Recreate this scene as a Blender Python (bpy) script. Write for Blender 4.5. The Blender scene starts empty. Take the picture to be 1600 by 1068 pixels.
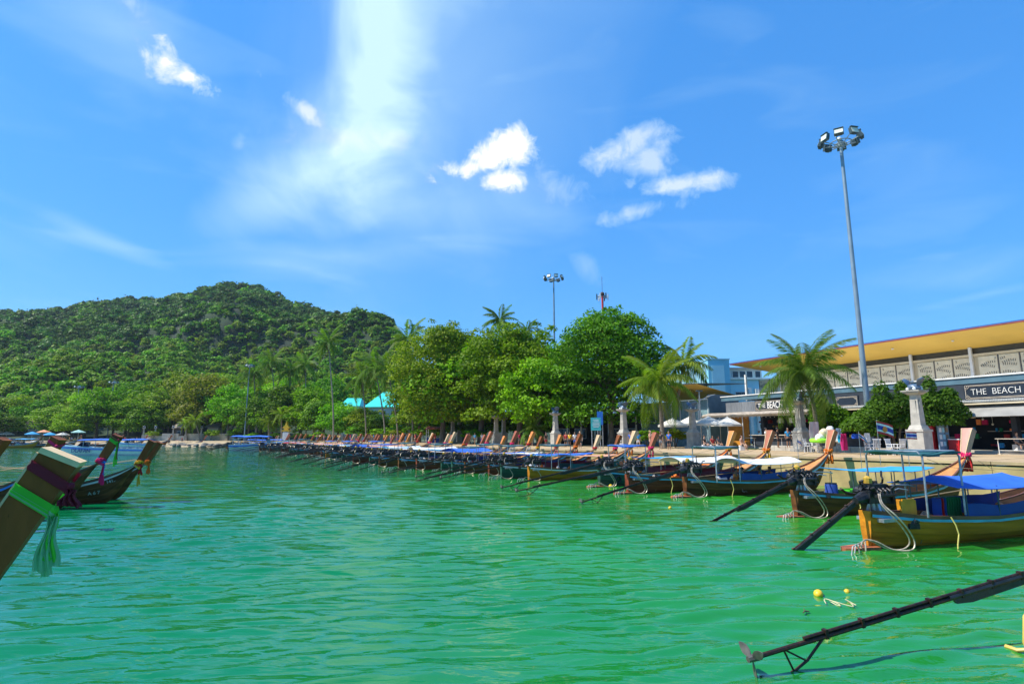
import bpy, math, random
import numpy as np
from mathutils import Vector, Matrix, Euler
R = math.radians
PI = math.pi
rnd = random.Random(7)
nrs = np.random.RandomState(7)
scene = bpy.context.scene
COL = scene.collection

# ------------------------------------------------------------------ camera
F_PX = 886.0
TILT = math.atan(0.166)
CAM_H = 3.0
cam_d = bpy.data.cameras.new("camera")
cam = bpy.data.objects.new("camera", cam_d)
COL.objects.link(cam)
cam.location = (0, 0, CAM_H)
cam.rotation_euler = (PI / 2 + TILT, 0, 0)
cam_d.sensor_width = 36
cam_d.lens = F_PX / 1600 * 36
cam_d.clip_start = 0.1
cam_d.clip_end = 9000
scene.camera = cam

# ------------------------------------------------------------------ render settings
scene.render.engine = 'CYCLES'
scene.cycles.use_denoising = True
scene.cycles.max_bounces = 6
scene.cycles.diffuse_bounces = 3
scene.cycles.glossy_bounces = 3
scene.cycles.transmission_bounces = 3
scene.cycles.transparent_max_bounces = 6
scene.cycles.volume_bounces = 0
scene.cycles.sample_clamp_indirect = 6
scene.view_settings.view_transform = 'Standard'
scene.view_settings.look = 'None'
scene.view_settings.exposure = 0.50
scene.view_settings.gamma = 1
scene.view_settings.use_curve_mapping = False

# ------------------------------------------------------------------ sun
SUN_DIR = Vector((-0.95, -0.06, 0.0)).normalized()
SUN_EL = R(55)
to_sun = Vector((SUN_DIR.x * math.cos(SUN_EL), SUN_DIR.y * math.cos(SUN_EL), math.sin(SUN_EL)))
sun_d = bpy.data.lights.new("sun", 'SUN')
sun_d.energy = 5.0
sun_d.angle = R(0.5)
sun_d.color = (1.0, 0.95, 0.86)
sun = bpy.data.objects.new("sun", sun_d)
COL.objects.link(sun)
sun.rotation_euler = (-to_sun).to_track_quat('-Z', 'Y').to_euler()


def pix_dir(px, py):
    c, s = math.cos(TILT), math.sin(TILT)
    a = (px - 800) / F_PX
    b = (534 - py) / F_PX
    return Vector((a, c - s * b, s + c * b)).normalized()


def at(px, py, Y):
    """point at distance Y on the sight line of a pixel of the photograph"""
    d = pix_dir(px, py)
    return Vector((d.x / d.y * Y, Y, CAM_H + d.z / d.y * Y))


def gx(px, Y):
    """ground X of an upright thing seen at column px"""
    return (px - 800) / 898.0 * Y


# ------------------------------------------------------------------ world: Nishita sky and clouds
world = bpy.data.worlds.new("World")
scene.world = world
world.use_nodes = True
wt = world.node_tree
wt.nodes.clear()


def wn(t, **kw):
    n = wt.nodes.new(t)
    for k, v in kw.items():
        setattr(n, k, v)
    return n


def wl(a, b):
    wt.links.new(a, b)


def wmath(op, a, b=None, c=None, clamp=False):
    n = wn('ShaderNodeMath', operation=op, use_clamp=clamp)
    for i, v in enumerate((a, b, c)):
        if v is None:
            continue
        if isinstance(v, (int, float)):
            n.inputs[i].default_value = v
        else:
            wl(v, n.inputs[i])
    return n.outputs[0]


sky = wn('ShaderNodeTexSky', sky_type='NISHITA')
sky.sun_disc = False
sky.sun_elevation = SUN_EL
sky.sun_rotation = math.atan2(to_sun.x, to_sun.y)
sky.altitude = 0
sky.air_density = 1.0
sky.dust_density = 0.25
sky.ozone_density = 3.0
hs = wn('ShaderNodeHueSaturation')
hs.inputs['Saturation'].default_value = 1.30
hs.inputs['Value'].default_value = 1.0
wl(sky.outputs[0], hs.inputs['Color'])
bg = wn('ShaderNodeBackground')
bg.inputs[1].default_value = 0.105
tint = wn('ShaderNodeMix', data_type='RGBA', blend_type='MULTIPLY')
tint.inputs[0].default_value = 1.0
tint.inputs[7].default_value = (0.74, 0.98, 1.30, 1)
wl(hs.outputs[0], tint.inputs[6])
sc1 = wn('ShaderNodeVectorMath', operation='SCALE'); sc1.inputs['Scale'].default_value = 0.105
wl(tint.outputs[2], sc1.inputs[0])
gm = wn('ShaderNodeGamma'); gm.inputs[1].default_value = 0.45
wl(sc1.outputs[0], gm.inputs[0])
tint2 = wn('ShaderNodeMix', data_type='RGBA', blend_type='MULTIPLY')
tint2.inputs[0].default_value = 1.0
tint2.inputs[7].default_value = (0.34, 0.80, 1.25, 1)
wl(gm.outputs[0], tint2.inputs[6])
sc2 = wn('ShaderNodeVectorMath', operation='SCALE'); sc2.inputs['Scale'].default_value = 0.74 / 0.105
wl(tint2.outputs[2], sc2.inputs[0])
wl(sc2.outputs[0], bg.inputs[0])
tc = wn('ShaderNodeTexCoord')
dirv = tc.outputs['Generated']
nz = wn('ShaderNodeTexNoise')
nz.inputs['Scale'].default_value = 9.0
nz.inputs['Detail'].default_value = 10
nz.inputs['Roughness'].default_value = 0.62
wl(dirv, nz.inputs['Vector'])
nzB = wn('ShaderNodeTexNoise')
nzB.inputs['Scale'].default_value = 24.0
nzB.inputs['Detail'].default_value = 8
nzB.inputs['Roughness'].default_value = 0.65
nzB.inputs['Distortion'].default_value = 0.6
wl(dirv, nzB.inputs['Vector'])
CN = wmath('ADD', wmath('MULTIPLY', nz.outputs[0], 0.5), wmath('MULTIPLY', nzB.outputs[0], 0.5))
nz2 = wn('ShaderNodeTexNoise')
nz2.inputs['Scale'].default_value = 2.6
nz2.inputs['Detail'].default_value = 6
nz2.inputs['Roughness'].default_value = 0.55
nz2.inputs['Distortion'].default_value = 1.2
wl(dirv, nz2.inputs['Vector'])
# streaky noise for the high cirrus
mp = wn('ShaderNodeMapping')
mp.inputs['Scale'].default_value = (1.6, 1.6, 6.0)
mp.inputs['Rotation'].default_value = (0, R(8), 0)
wl(dirv, mp.inputs['Vector'])
nz3 = wn('ShaderNodeTexNoise')
nz3.inputs['Scale'].default_value = 2.2
nz3.inputs['Detail'].default_value = 7
nz3.inputs['Distortion'].default_value = 0.8
wl(mp.outputs[0], nz3.inputs['Vector'])


def blob(px, py, rx, ry, ang, strength, soft, kn, noise=None, power=1.0):
    """soft cloud patch in a sky direction, its edge broken by noise"""
    F = pix_dir(px, py)
    Rt = Vector((F.y, -F.x, 0)).normalized()
    U = Rt.cross(F)
    ca, sa = math.cos(R(ang)), math.sin(R(ang))
    A = Rt * ca + U * sa
    B = U * ca - Rt * sa
    sc = pix_dir(px, py).dot(pix_dir(800, 534)) / F_PX
    dots = []
    for V, r in ((A, rx * sc), (B, ry * sc)):
        n = wn('ShaderNodeVectorMath', operation='DOT_PRODUCT')
        wl(dirv, n.inputs[0])
        n.inputs[1].default_value = V / r
        dots.append(n.outputs['Value'])
    nf = wn('ShaderNodeVectorMath', operation='DOT_PRODUCT')
    wl(dirv, nf.inputs[0])
    nf.inputs[1].default_value = F
    q = wmath('ADD', wmath('MULTIPLY', dots[0], dots[0]), wmath('MULTIPLY', dots[1], dots[1]))
    d = wmath('SQRT', q)
    nn = wmath('MULTIPLY', wmath('SUBTRACT', noise or CN, 0.5), kn if noise else kn * 2.1)
    v = wmath('ADD', wmath('SUBTRACT', 1.0, d), nn)
    v = wmath('DIVIDE', v, soft, clamp=True)
    v = wmath('MULTIPLY', v, wmath('GREATER_THAN', nf.outputs['Value'], 0.2))
    if power != 1.0:
        v = wmath('POWER', v, power)
    return wmath('MULTIPLY', v, strength)


mask = None
CLOUDS = [
    (262, 98, 44, 32, -30, 1.0, 0.8, 2.2), (294, 120, 42, 26, -25, 1.0, 0.8, 2.2),
    (800, 236, 52, 34, 0, 1.0, 0.75, 2.1), (732, 264, 66, 22, 10, 1.0, 0.75, 2.1), (790, 282, 60, 26, 0, 1.0, 0.75, 1.8), (764, 250, 46, 28, 0, 1.0, 0.75, 2.1),
    (850, 285, 80, 40, -25, 0.40, 1.0, 2.0),
    (970, 232, 74, 30, 6, 0.62, 0.9, 2.0), (1015, 252, 50, 30, -30, 0.58, 0.9, 2.0), (1060, 288, 84, 20, -2, 0.70, 0.9, 2.0), (990, 332, 76, 15, 8, 0.50, 0.9, 2.0),
    (482, 178, 52, 15, -33, 0.75, 1.5, 3.0), (540, 215, 110, 24, 4, 0.40, 1.0, 2.2),
    (915, 415, 34, 18, -50, 0.22, 1.2, 2.0), (205, 2, 56, 26, -30, 0.45, 1.4, 2.8), (375, 225, 18, 11, 70, 0.30, 1.5, 2.8),
    (0, 0, 1, 1, 0, 0, 1, 1),
]
for c in CLOUDS[:-1]:
    b = blob(*c)
    mask = b if mask is None else wmath('MAXIMUM', mask, b)
SOFT = [
    (598, 60, 280, 80, 86, 0.86, 1.35, 2.8), (575, 90, 230, 40, 86, 0.35, 1.0, 2.4), (480, 275, 210, 52, 36, 0.55, 1.2, 2.8), (560, 230, 190, 120, 30, 0.62, 1.2, 1.5), (640, -140, 260, 150, 80, 0.8, 1.25, 1.2),
    (520, 400, 260, 42, 8, 0.30, 1.0, 2.4), (700, 320, 260, 70, 0, 0.26, 1.1, 2.2), (160, 375, 170, 22, -18, 0.28, 0.9, 2.4),
    (180, 40, 240, 120, -20, 0.30, 1.1, 2.0), (1420, 440, 240, 40, 4, 0.13, 1.0, 2.4), (20, 520, 320, 260, 0, 0.08, 1.2, 1.0),
    (700, 130, 460, 300, 60, 0.34, 1.2, 1.0), (1540, 460, 110, 10, 6, 0.2, 1.0, 2.4),
]
soft = None
for c in SOFT:
    b = blob(*c, noise=nz2.outputs[0] if c[6] > 1.05 else nz3.outputs[0], power=1.25)
    soft = b if soft is None else wmath('ADD', soft, b)
# faint cirrus everywhere, also outside the picture
ci = wmath('MULTIPLY', wmath('SUBTRACT', nz3.outputs[0], 0.52, clamp=True), 0.55)
soft = wmath('ADD', soft, ci, clamp=True)
allc = wmath('MAXIMUM', mask, soft)
bgc = wn('ShaderNodeBackground')
ccol = wn('ShaderNodeMix', data_type='RGBA')
wl(mask, ccol.inputs[0])
ccol.inputs[6].default_value = (0.60, 0.86, 1.0, 1)
ccol.inputs[7].default_value = (1.0, 1.0, 1.0, 1)
wl(ccol.outputs[2], bgc.inputs[0])
bgc.inputs[1].default_value = 0.80
mx = wn('ShaderNodeMixShader')
wl(allc, mx.inputs[0])
wl(bg.outputs[0], mx.inputs[1])
wl(bgc.outputs[0], mx.inputs[2])
wo = wn('ShaderNodeOutputWorld')
wl(mx.outputs[0], wo.inputs['Surface'])

# ------------------------------------------------------------------ materials
MATS = {}


def mat(name, col, rough=0.6, metal=0.0, var=0.12, scale=3.0, bump=0.0, bscale=None, col2=None, spec=0.5,
        stretch=(1, 1, 1), detail=5, wear=None, coat=0.0):
    if name in MATS:
        return MATS[name]
    m = bpy.data.materials.new(name)
    m.use_nodes = True
    t = m.node_tree
    p = t.nodes['Principled BSDF']
    p.inputs['Roughness'].default_value = rough
    p.inputs['Metallic'].default_value = metal
    p.inputs['Specular IOR Level'].default_value = spec
    if coat:
        p.inputs['Coat Weight'].default_value = coat
    tcn = t.nodes.new('ShaderNodeTexCoord')
    mpn = t.nodes.new('ShaderNodeMapping')
    mpn.inputs['Scale'].default_value = stretch
    t.links.new(tcn.outputs['Object'], mpn.inputs[0])
    nzn = t.nodes.new('ShaderNodeTexNoise')
    nzn.inputs['Scale'].default_value = scale
    nzn.inputs['Detail'].default_value = detail
    t.links.new(mpn.outputs[0], nzn.inputs['Vector'])
    oi = t.nodes.new('ShaderNodeObjectInfo')
    rp = t.nodes.new('ShaderNodeValToRGB')
    a = [max(0, c * (1 - var * 1.6)) for c in col]
    b = col2 or [min(1, c * (1 + var * 1.2)) for c in col]
    rp.color_ramp.elements[0].position = 0.32
    rp.color_ramp.elements[1].position = 0.68
    rp.color_ramp.elements[0].color = (*a, 1)
    rp.color_ramp.elements[1].color = (*b, 1)
    t.links.new(nzn.outputs[0], rp.inputs[0])
    last = rp.outputs[0]
    if wear:
        wnz = t.nodes.new('ShaderNodeTexNoise')
        wnz.inputs['Scale'].default_value = scale * 2.7
        wnz.inputs['Detail'].default_value = 8
        wnz.inputs['Roughness'].default_value = 0.7
        t.links.new(mpn.outputs[0], wnz.inputs['Vector'])
        wr = t.nodes.new('ShaderNodeValToRGB')
        wr.color_ramp.elements[0].position = wear[1]
        wr.color_ramp.elements[1].position = wear[1] + 0.08
        t.links.new(wnz.outputs[0], wr.inputs[0])
        wm = t.nodes.new('ShaderNodeMix')
        wm.data_type = 'RGBA'
        t.links.new(wr.outputs[0], wm.inputs[0])
        t.links.new(last, wm.inputs[6])
        wm.inputs[7].default_value = (*wear[0], 1)
        last = wm.outputs[2]
    hv = t.nodes.new('ShaderNodeHueSaturation')
    mr = t.nodes.new('ShaderNodeMapRange')
    mr.inputs[3].default_value = 1 - var * 0.7
    mr.inputs[4].default_value = 1 + var * 0.7
    t.links.new(oi.outputs['Random'], mr.inputs[0])
    t.links.new(mr.outputs[0], hv.inputs['Value'])
    t.links.new(last, hv.inputs['Color'])
    t.links.new(hv.outputs[0], p.inputs['Base Color'])
    if bump:
        bn = t.nodes.new('ShaderNodeTexNoise')
        bn.inputs['Scale'].default_value = bscale or scale * 4
        bn.inputs['Detail'].default_value = 6
        t.links.new(mpn.outputs[0], bn.inputs['Vector'])
        bm_ = t.nodes.new('ShaderNodeBump')
        bm_.inputs['Strength'].default_value = bump
        bm_.inputs['Distance'].default_value = 0.02
        t.links.new(bn.outputs[0], bm_.inputs['Height'])
        t.links.new(bm_.outputs[0], p.inputs['Normal'])
    MATS[name] = m
    return m


def leaf_mat(name, c1, c2, trans=0.35, rough=0.55, tcol=None, sheen=0.14):
    if name in MATS:
        return MATS[name]
    m = bpy.data.materials.new(name)
    m.use_nodes = True
    t = m.node_tree
    p = t.nodes['Principled BSDF']
    p.inputs['Roughness'].default_value = rough
    p.inputs['Specular IOR Level'].default_value = sheen
    at_ = t.nodes.new('ShaderNodeAttribute')
    at_.attribute_name = 'tone'
    rp = t.nodes.new('ShaderNodeMix')
    rp.data_type = 'RGBA'
    rp.inputs[6].default_value = (*c1, 1)
    rp.inputs[7].default_value = (*c2, 1)
    t.links.new(at_.outputs['Fac'], rp.inputs[0])
    oi = t.nodes.new('ShaderNodeObjectInfo')
    mr = t.nodes.new('ShaderNodeMapRange')
    mr.inputs[3].default_value = 0.72
    mr.inputs[4].default_value = 1.25
    t.links.new(oi.outputs['Random'], mr.inputs[0])
    mh = t.nodes.new('ShaderNodeMapRange')
    mh.inputs[3].default_value = 0.478
    mh.inputs[4].default_value = 0.515
    t.links.new(oi.outputs['Random'], mh.inputs[0])
    hv = t.nodes.new('ShaderNodeHueSaturation')
    t.links.new(mr.outputs[0], hv.inputs['Value'])
    t.links.new(mh.outputs[0], hv.inputs['Hue'])
    t.links.new(rp.outputs[2], hv.inputs['Color'])
    t.links.new(hv.outputs[0], p.inputs['Base Color'])
    tr = t.nodes.new('ShaderNodeBsdfTranslucent')
    tm = t.nodes.new('ShaderNodeMix')
    tm.data_type = 'RGBA'
    tm.blend_type = 'MULTIPLY'
    tm.inputs[0].default_value = 1
    tm.inputs[7].default_value = (*(tcol or (1.35, 1.75, 0.5)), 1)
    t.links.new(hv.outputs[0], tm.inputs[6])
    t.links.new(tm.outputs[2], tr.inputs[0])
    mxs = t.nodes.new('ShaderNodeMixShader')
    mxs.inputs[0].default_value = trans
    t.links.new(p.outputs[0], mxs.inputs[1])
    t.links.new(tr.outputs[0], mxs.inputs[2])
    t.links.new(mxs.outputs[0], t.nodes['Material Output'].inputs[0])
    MATS[name] = m
    return m


def cloth_mat(name, col, trans=0.35, var=0.1):
    if name in MATS:
        return MATS[name]
    m = mat(name, col, 0.75, var=var, scale=1.5, bump=0.25, bscale=5)
    t = m.node_tree
    p = t.nodes['Principled BSDF']
    tr = t.nodes.new('ShaderNodeBsdfTranslucent')
    src = p.inputs['Base Color'].links[0].from_socket
    t.links.new(src, tr.inputs[0])
    mxs = t.nodes.new('ShaderNodeMixShader')
    mxs.inputs[0].default_value = trans
    t.links.new(p.outputs[0], mxs.inputs[1])
    t.links.new(tr.outputs[0], mxs.inputs[2])
    t.links.new(mxs.outputs[0], t.nodes['Material Output'].inputs[0])
    return m


# ------------------------------------------------------------------ mesh building
class MB:
    def __init__(s):
        s.v = []
        s.f = []

    def add(s, vs, fs):
        b = len(s.v)
        s.v += [tuple(v) for v in vs]
        s.f += [tuple(i + b for i in f) for f in fs]
        return s

    def box(s, c, d, rot=None, taper=1.0):
        hx, hy, hz = d[0] / 2, d[1] / 2, d[2] / 2
        vs = []
        for z, k in ((-hz, 1.0), (hz, taper)):
            for x, y in ((-hx, -hy), (hx, -hy), (hx, hy), (-hx, hy)):
                vs.append(Vector((x * k, y * k, z)))
        if rot is not None:
            mm = rot if isinstance(rot, Matrix) else Euler(rot).to_matrix()
            vs = [mm @ v for v in vs]
        c = Vector(c)
        return s.add([v + c for v in vs], [(0, 3, 2, 1), (4, 5, 6, 7), (0, 1, 5, 4), (1, 2, 6, 5), (2, 3, 7, 6), (3, 0, 4, 7)])

    def bar(s, p0, p1, w, h=None, up=(0, 0, 1)):
        p0, p1 = Vector(p0), Vector(p1)
        h = h or w
        d = p1 - p0
        L = d.length
        if L < 1e-6:
            return s
        x = d / L
        u = Vector(up)
        y = u.cross(x)
        if y.length < 1e-4:
            y = Vector((0, 1, 0)).cross(x)
            if y.length < 1e-4:
                y = Vector((1, 0, 0))
        y.normalize()
        z = x.cross(y)
        mm = Matrix((x, y, z)).transposed()
        return s.box((p0 + p1) / 2, (L, w, h), mm)

    def tube(s, pts, rad, n=8, cap=True):
        pts = [Vector(p) for p in pts]
        if not hasattr(rad, '__len__'):
            rad = [rad] * len(pts)
        b = len(s.v)
        prev = None
        for i, p in enumerate(pts):
            d = (pts[min(i + 1, len(pts) - 1)] - pts[max(i - 1, 0)])
            if d.length < 1e-9:
                d = Vector((0, 0, 1))
            d.normalize()
            if prev is None:
                a = Vector((0, 0, 1)) if abs(d.z) < 0.9 else Vector((1, 0, 0))
                x = a.cross(d).normalized()
            else:
                x = (prev - d * prev.dot(d))
                if x.length < 1e-5:
                    x = Vector((1, 0, 0)).cross(d)
                x.normalize()
            prev = x
            y = d.cross(x)
            for k in range(n):
                a = 2 * PI * k / n
                s.v.append(tuple(p + (x * math.cos(a) + y * math.sin(a)) * rad[i]))
        for i in range(len(pts) - 1):
            for k in range(n):
                k2 = (k + 1) % n
                s.f.append((b + i * n + k, b + i * n + k2, b + (i + 1) * n + k2, b + (i + 1) * n + k))
        if cap:
            s.f.append(tuple(b + k for k in reversed(range(n))))
            e = b + (len(pts) - 1) * n
            s.f.append(tuple(e + k for k in range(n)))
        return s

    def lathe(s, prof, c=(0, 0, 0), n=12):
        """profile [(r,z)...] round the z axis"""
        c = Vector(c)
        b = len(s.v)
        for r, z in prof:
            for k in range(n):
                a = 2 * PI * (k + 0.5) / n
                s.v.append((c.x + r * math.cos(a), c.y + r * math.sin(a), c.z + z))
        m = len(prof)
        for i in range(m - 1):
            for k in range(n):
                k2 = (k + 1) % n
                s.f.append((b + i * n + k, b + i * n + k2, b + (i + 1) * n + k2, b + (i + 1) * n + k))
        s.f.append(tuple(b + k for k in reversed(range(n))))
        s.f.append(tuple(b + (m - 1) * n + k for k in range(n)))
        return s

    def ball(s, c, r, n=8, m=6, rot=None):
        if not hasattr(r, '__len__'):
            r = (r, r, r)
        c = Vector(c)
        b = len(s.v)
        mm = Euler(rot).to_matrix() if rot else Matrix.Identity(3)
        for i in range(1, m):
            th = PI * i / m
            for k in range(n):
                a = 2 * PI * k / n
                s.v.append(tuple(c + mm @ Vector((r[0] * math.sin(th) * math.cos(a), r[1] * math.sin(th) * math.sin(a), r[2] * math.cos(th)))))
        t = len(s.v)
        s.v.append(tuple(c + mm @ Vector((0, 0, r[2]))))
        s.v.append(tuple(c + mm @ Vector((0, 0, -r[2]))))
        for i in range(m - 2):
            for k in range(n):
                k2 = (k + 1) % n
                s.f.append((b + i * n + k, b + (i + 1) * n + k, b + (i + 1) * n + k2, b + i * n + k2))
        for k in range(n):
            k2 = (k + 1) % n
            s.f.append((t, b + k, b + k2))
            s.f.append((t + 1, b + (m - 2) * n + k2, b + (m - 2) * n + k))
        return s

    def sheet(s, rows, thick=0.0, up=(0, 0, 1)):
        """grid of points; with thickness it is closed"""
        rows = [[Vector(p) for p in r] for r in rows]
        a, c = len(rows), len(rows[0])
        b = len(s.v)
        for r in rows:
            s.v += [tuple(p) for p in r]
        for i in range(a - 1):
            for j in range(c - 1):
                s.f.append((b + i * c + j, b + i * c + j + 1, b + (i + 1) * c + j + 1, b + (i + 1) * c + j))
        if thick:
            o = Vector(up) * thick
            b2 = len(s.v)
            for r in rows:
                s.v += [tuple(p - o) for p in r]
            for i in range(a - 1):
                for j in range(c - 1):
                    s.f.append((b2 + i * c + j, b2 + (i + 1) * c + j, b2 + (i + 1) * c + j + 1, b2 + i * c + j + 1))
            for i in range(a - 1):
                for j in (0, c - 1):
                    q = (b + i * c + j, b + (i + 1) * c + j, b2 + (i + 1) * c + j, b2 + i * c + j)
                    s.f.append(q if j == 0 else q[::-1])
            for j in range(c - 1):
                for i in (0, a - 1):
                    q = (b + i * c + j, b + i * c + j + 1, b2 + i * c + j + 1, b2 + i * c + j)
                    s.f.append(q[::-1] if i == 0 else q)
        return s

    def prism(s, poly, h, axis='z', base=0.0):
        """polygon (2-D) pushed along an axis"""
        n = len(poly)
        def mk(a, b_, t):
            return {'z': (a, b_, t), 'y': (a, t, b_), 'x': (t, a, b_)}[axis]
        vs = [mk(a, b_, base) for a, b_ in poly] + [mk(a, b_, base + h) for a, b_ in poly]
        fs = [tuple(range(n))[::-1], tuple(range(n, 2 * n))]
        fs += [(i, (i + 1) % n, n + (i + 1) % n, n + i) for i in range(n)]
        return s.add(vs, fs)

    def xf(s, mm, start=0):
        s.v = s.v[:start] + [tuple(mm @ Vector(v)) for v in s.v[start:]]
        return s

    def mesh(s, name, m, smooth=False):
        me = bpy.data.meshes.new(name)
        me.from_pydata(s.v, [], s.f)
        me.materials.append(m)
        if smooth:
            me.polygons.foreach_set('use_smooth', [True] * len(me.polygons))
            try:
                me.set_sharp_from_angle(angle=R(40))
            except Exception:
                pass
        me.update()
        return me

    def build(s, name, m, parent=None, smooth=False):
        return link(name, s.mesh(name, m, smooth), parent)


def link(name, me, parent=None, loc=None, rot=None, scale=None):
    o = bpy.data.objects.new(name, me)
    COL.objects.link(o)
    if parent is not None:
        o.parent = parent
    if loc is not None:
        o.location = loc
    if rot is not None:
        o.rotation_euler = rot
    if scale is not None:
        o.scale = scale if hasattr(scale, '__len__') else (scale,) * 3
    return o


def tag(o, label=None, cat=None, group=None, kind=None):
    if label and len(label.split()) > 16:
        print('LONG', len(label.split()), label)
    if label:
        o['label'] = label
    if cat:
        o['category'] = cat
    if group:
        o['group'] = group
    if kind:
        o['kind'] = kind
    return o


def empty(name, loc=(0, 0, 0), rz=0.0, label=None, cat=None, group=None):
    o = bpy.data.objects.new(name, None)
    COL.objects.link(o)
    o.empty_display_size = 0.3
    o.location = loc
    o.rotation_euler = (0, 0, rz)
    return tag(o, label, cat, group)


def kids(o):
    return [c for c in ALLKIDS.get(o.name, [])]


def copy_tree(o, parent=None):
    c = o.copy()
    COL.objects.link(c)
    if parent is not None:
        c.parent = parent
    for ch in list(o.children):
        copy_tree(ch, c)
    return c


def setmat(o, m):
    o.material_slots[0].link = 'OBJECT'
    o.material_slots[0].material = m


def numpy_quads(name, V, nface, m, tone=None, k=4):
    """mesh of separate k-gons from an (n*k,3) array"""
    me = bpy.data.meshes.new(name)
    me.vertices.add(len(V))
    me.vertices.foreach_set('co', V.astype(np.float32).ravel())
    me.loops.add(nface * k)
    me.loops.foreach_set('vertex_index', np.arange(nface * k, dtype=np.int32))
    me.polygons.add(nface)
    me.polygons.foreach_set('loop_start', np.arange(0, nface * k, k, dtype=np.int32))
    me.polygons.foreach_set('loop_total', np.full(nface, k, dtype=np.int32))
    if tone is not None:
        a = me.attributes.new('tone', 'FLOAT', 'POINT')
        a.data.foreach_set('value', np.repeat(tone.astype(np.float32), k))
    me.materials.append(m)
    me.update(calc_edges=True)
    return me


def grid_mesh(name, P, m, smooth=True, wrap=False):
    """(a,c,3) array of points to a quad grid"""
    a, c = P.shape[:2]
    idx = np.arange(a * c).reshape(a, c)
    if wrap:
        idx = np.concatenate([idx, idx[:, :1]], 1)
    q = np.stack([idx[:-1, :-1], idx[:-1, 1:], idx[1:, 1:], idx[1:, :-1]], -1).reshape(-1, 4)
    me = bpy.data.meshes.new(name)
    me.vertices.add(a * c)
    me.vertices.foreach_set('co', P.astype(np.float32).ravel())
    me.loops.add(len(q) * 4)
    me.loops.foreach_set('vertex_index', q.astype(np.int32).ravel())
    me.polygons.add(len(q))
    me.polygons.foreach_set('loop_start', np.arange(0, len(q) * 4, 4, dtype=np.int32))
    me.polygons.foreach_set('loop_total', np.full(len(q), 4, dtype=np.int32))
    me.polygons.foreach_set('use_smooth', np.full(len(q), smooth))
    me.materials.append(m)
    me.update(calc_edges=True)
    return me


def interp(x, xs, ys):
    return np.interp(x, xs, ys)
# ------------------------------------------------------------------ the shoreline (front edge of the promenade)
SH = [(150, -60), (60, -8), (36, 12), (29.5, 21), (25.0, 28), (21.8, 32.5), (18.8, 37), (15, 42), (9.5, 49), (4, 57), (-3, 67), (-10, 79), (-19, 94),
      (-30, 112), (-46, 131), (-64, 148), (-85, 160), (-110, 170), (-160, 180), (-220, 184), (-300, 184), (-420, 176), (-1200, 150)]
PROM = 1.7
SHX = np.array([p[0] for p in SH], float)
SHY = np.array([p[1] for p in SH], float)
_seg = np.sqrt(np.diff(SHX) ** 2 + np.diff(SHY) ** 2)
SHL = np.concatenate([[0], np.cumsum(_seg)])


def shore(s):
    """point and inland normal at arc length s"""
    x = float(np.interp(s, SHL, SHX)); y = float(np.interp(s, SHL, SHY))
    x2 = float(np.interp(s + 2, SHL, SHX)); y2 = float(np.interp(s + 2, SHL, SHY))
    x1 = float(np.interp(s - 2, SHL, SHX)); y1 = float(np.interp(s - 2, SHL, SHY))
    d = Vector((x2 - x1, y2 - y1, 0)).normalized()
    return Vector((x, y, 0)), d, Vector((d.y, -d.x, 0))


def shore_s_at_px(px):
    r = (px - 800) / 898.0
    best = 0
    for s in np.arange(0, SHL[-1], 0.25):
        x = np.interp(s, SHL, SHX); y = np.interp(s, SHL, SHY)
        if y > 5 and x / y <= r:
            return float(s)
    return best


def struct(o, label=None):
    o['kind'] = 'structure'
    return o


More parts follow.
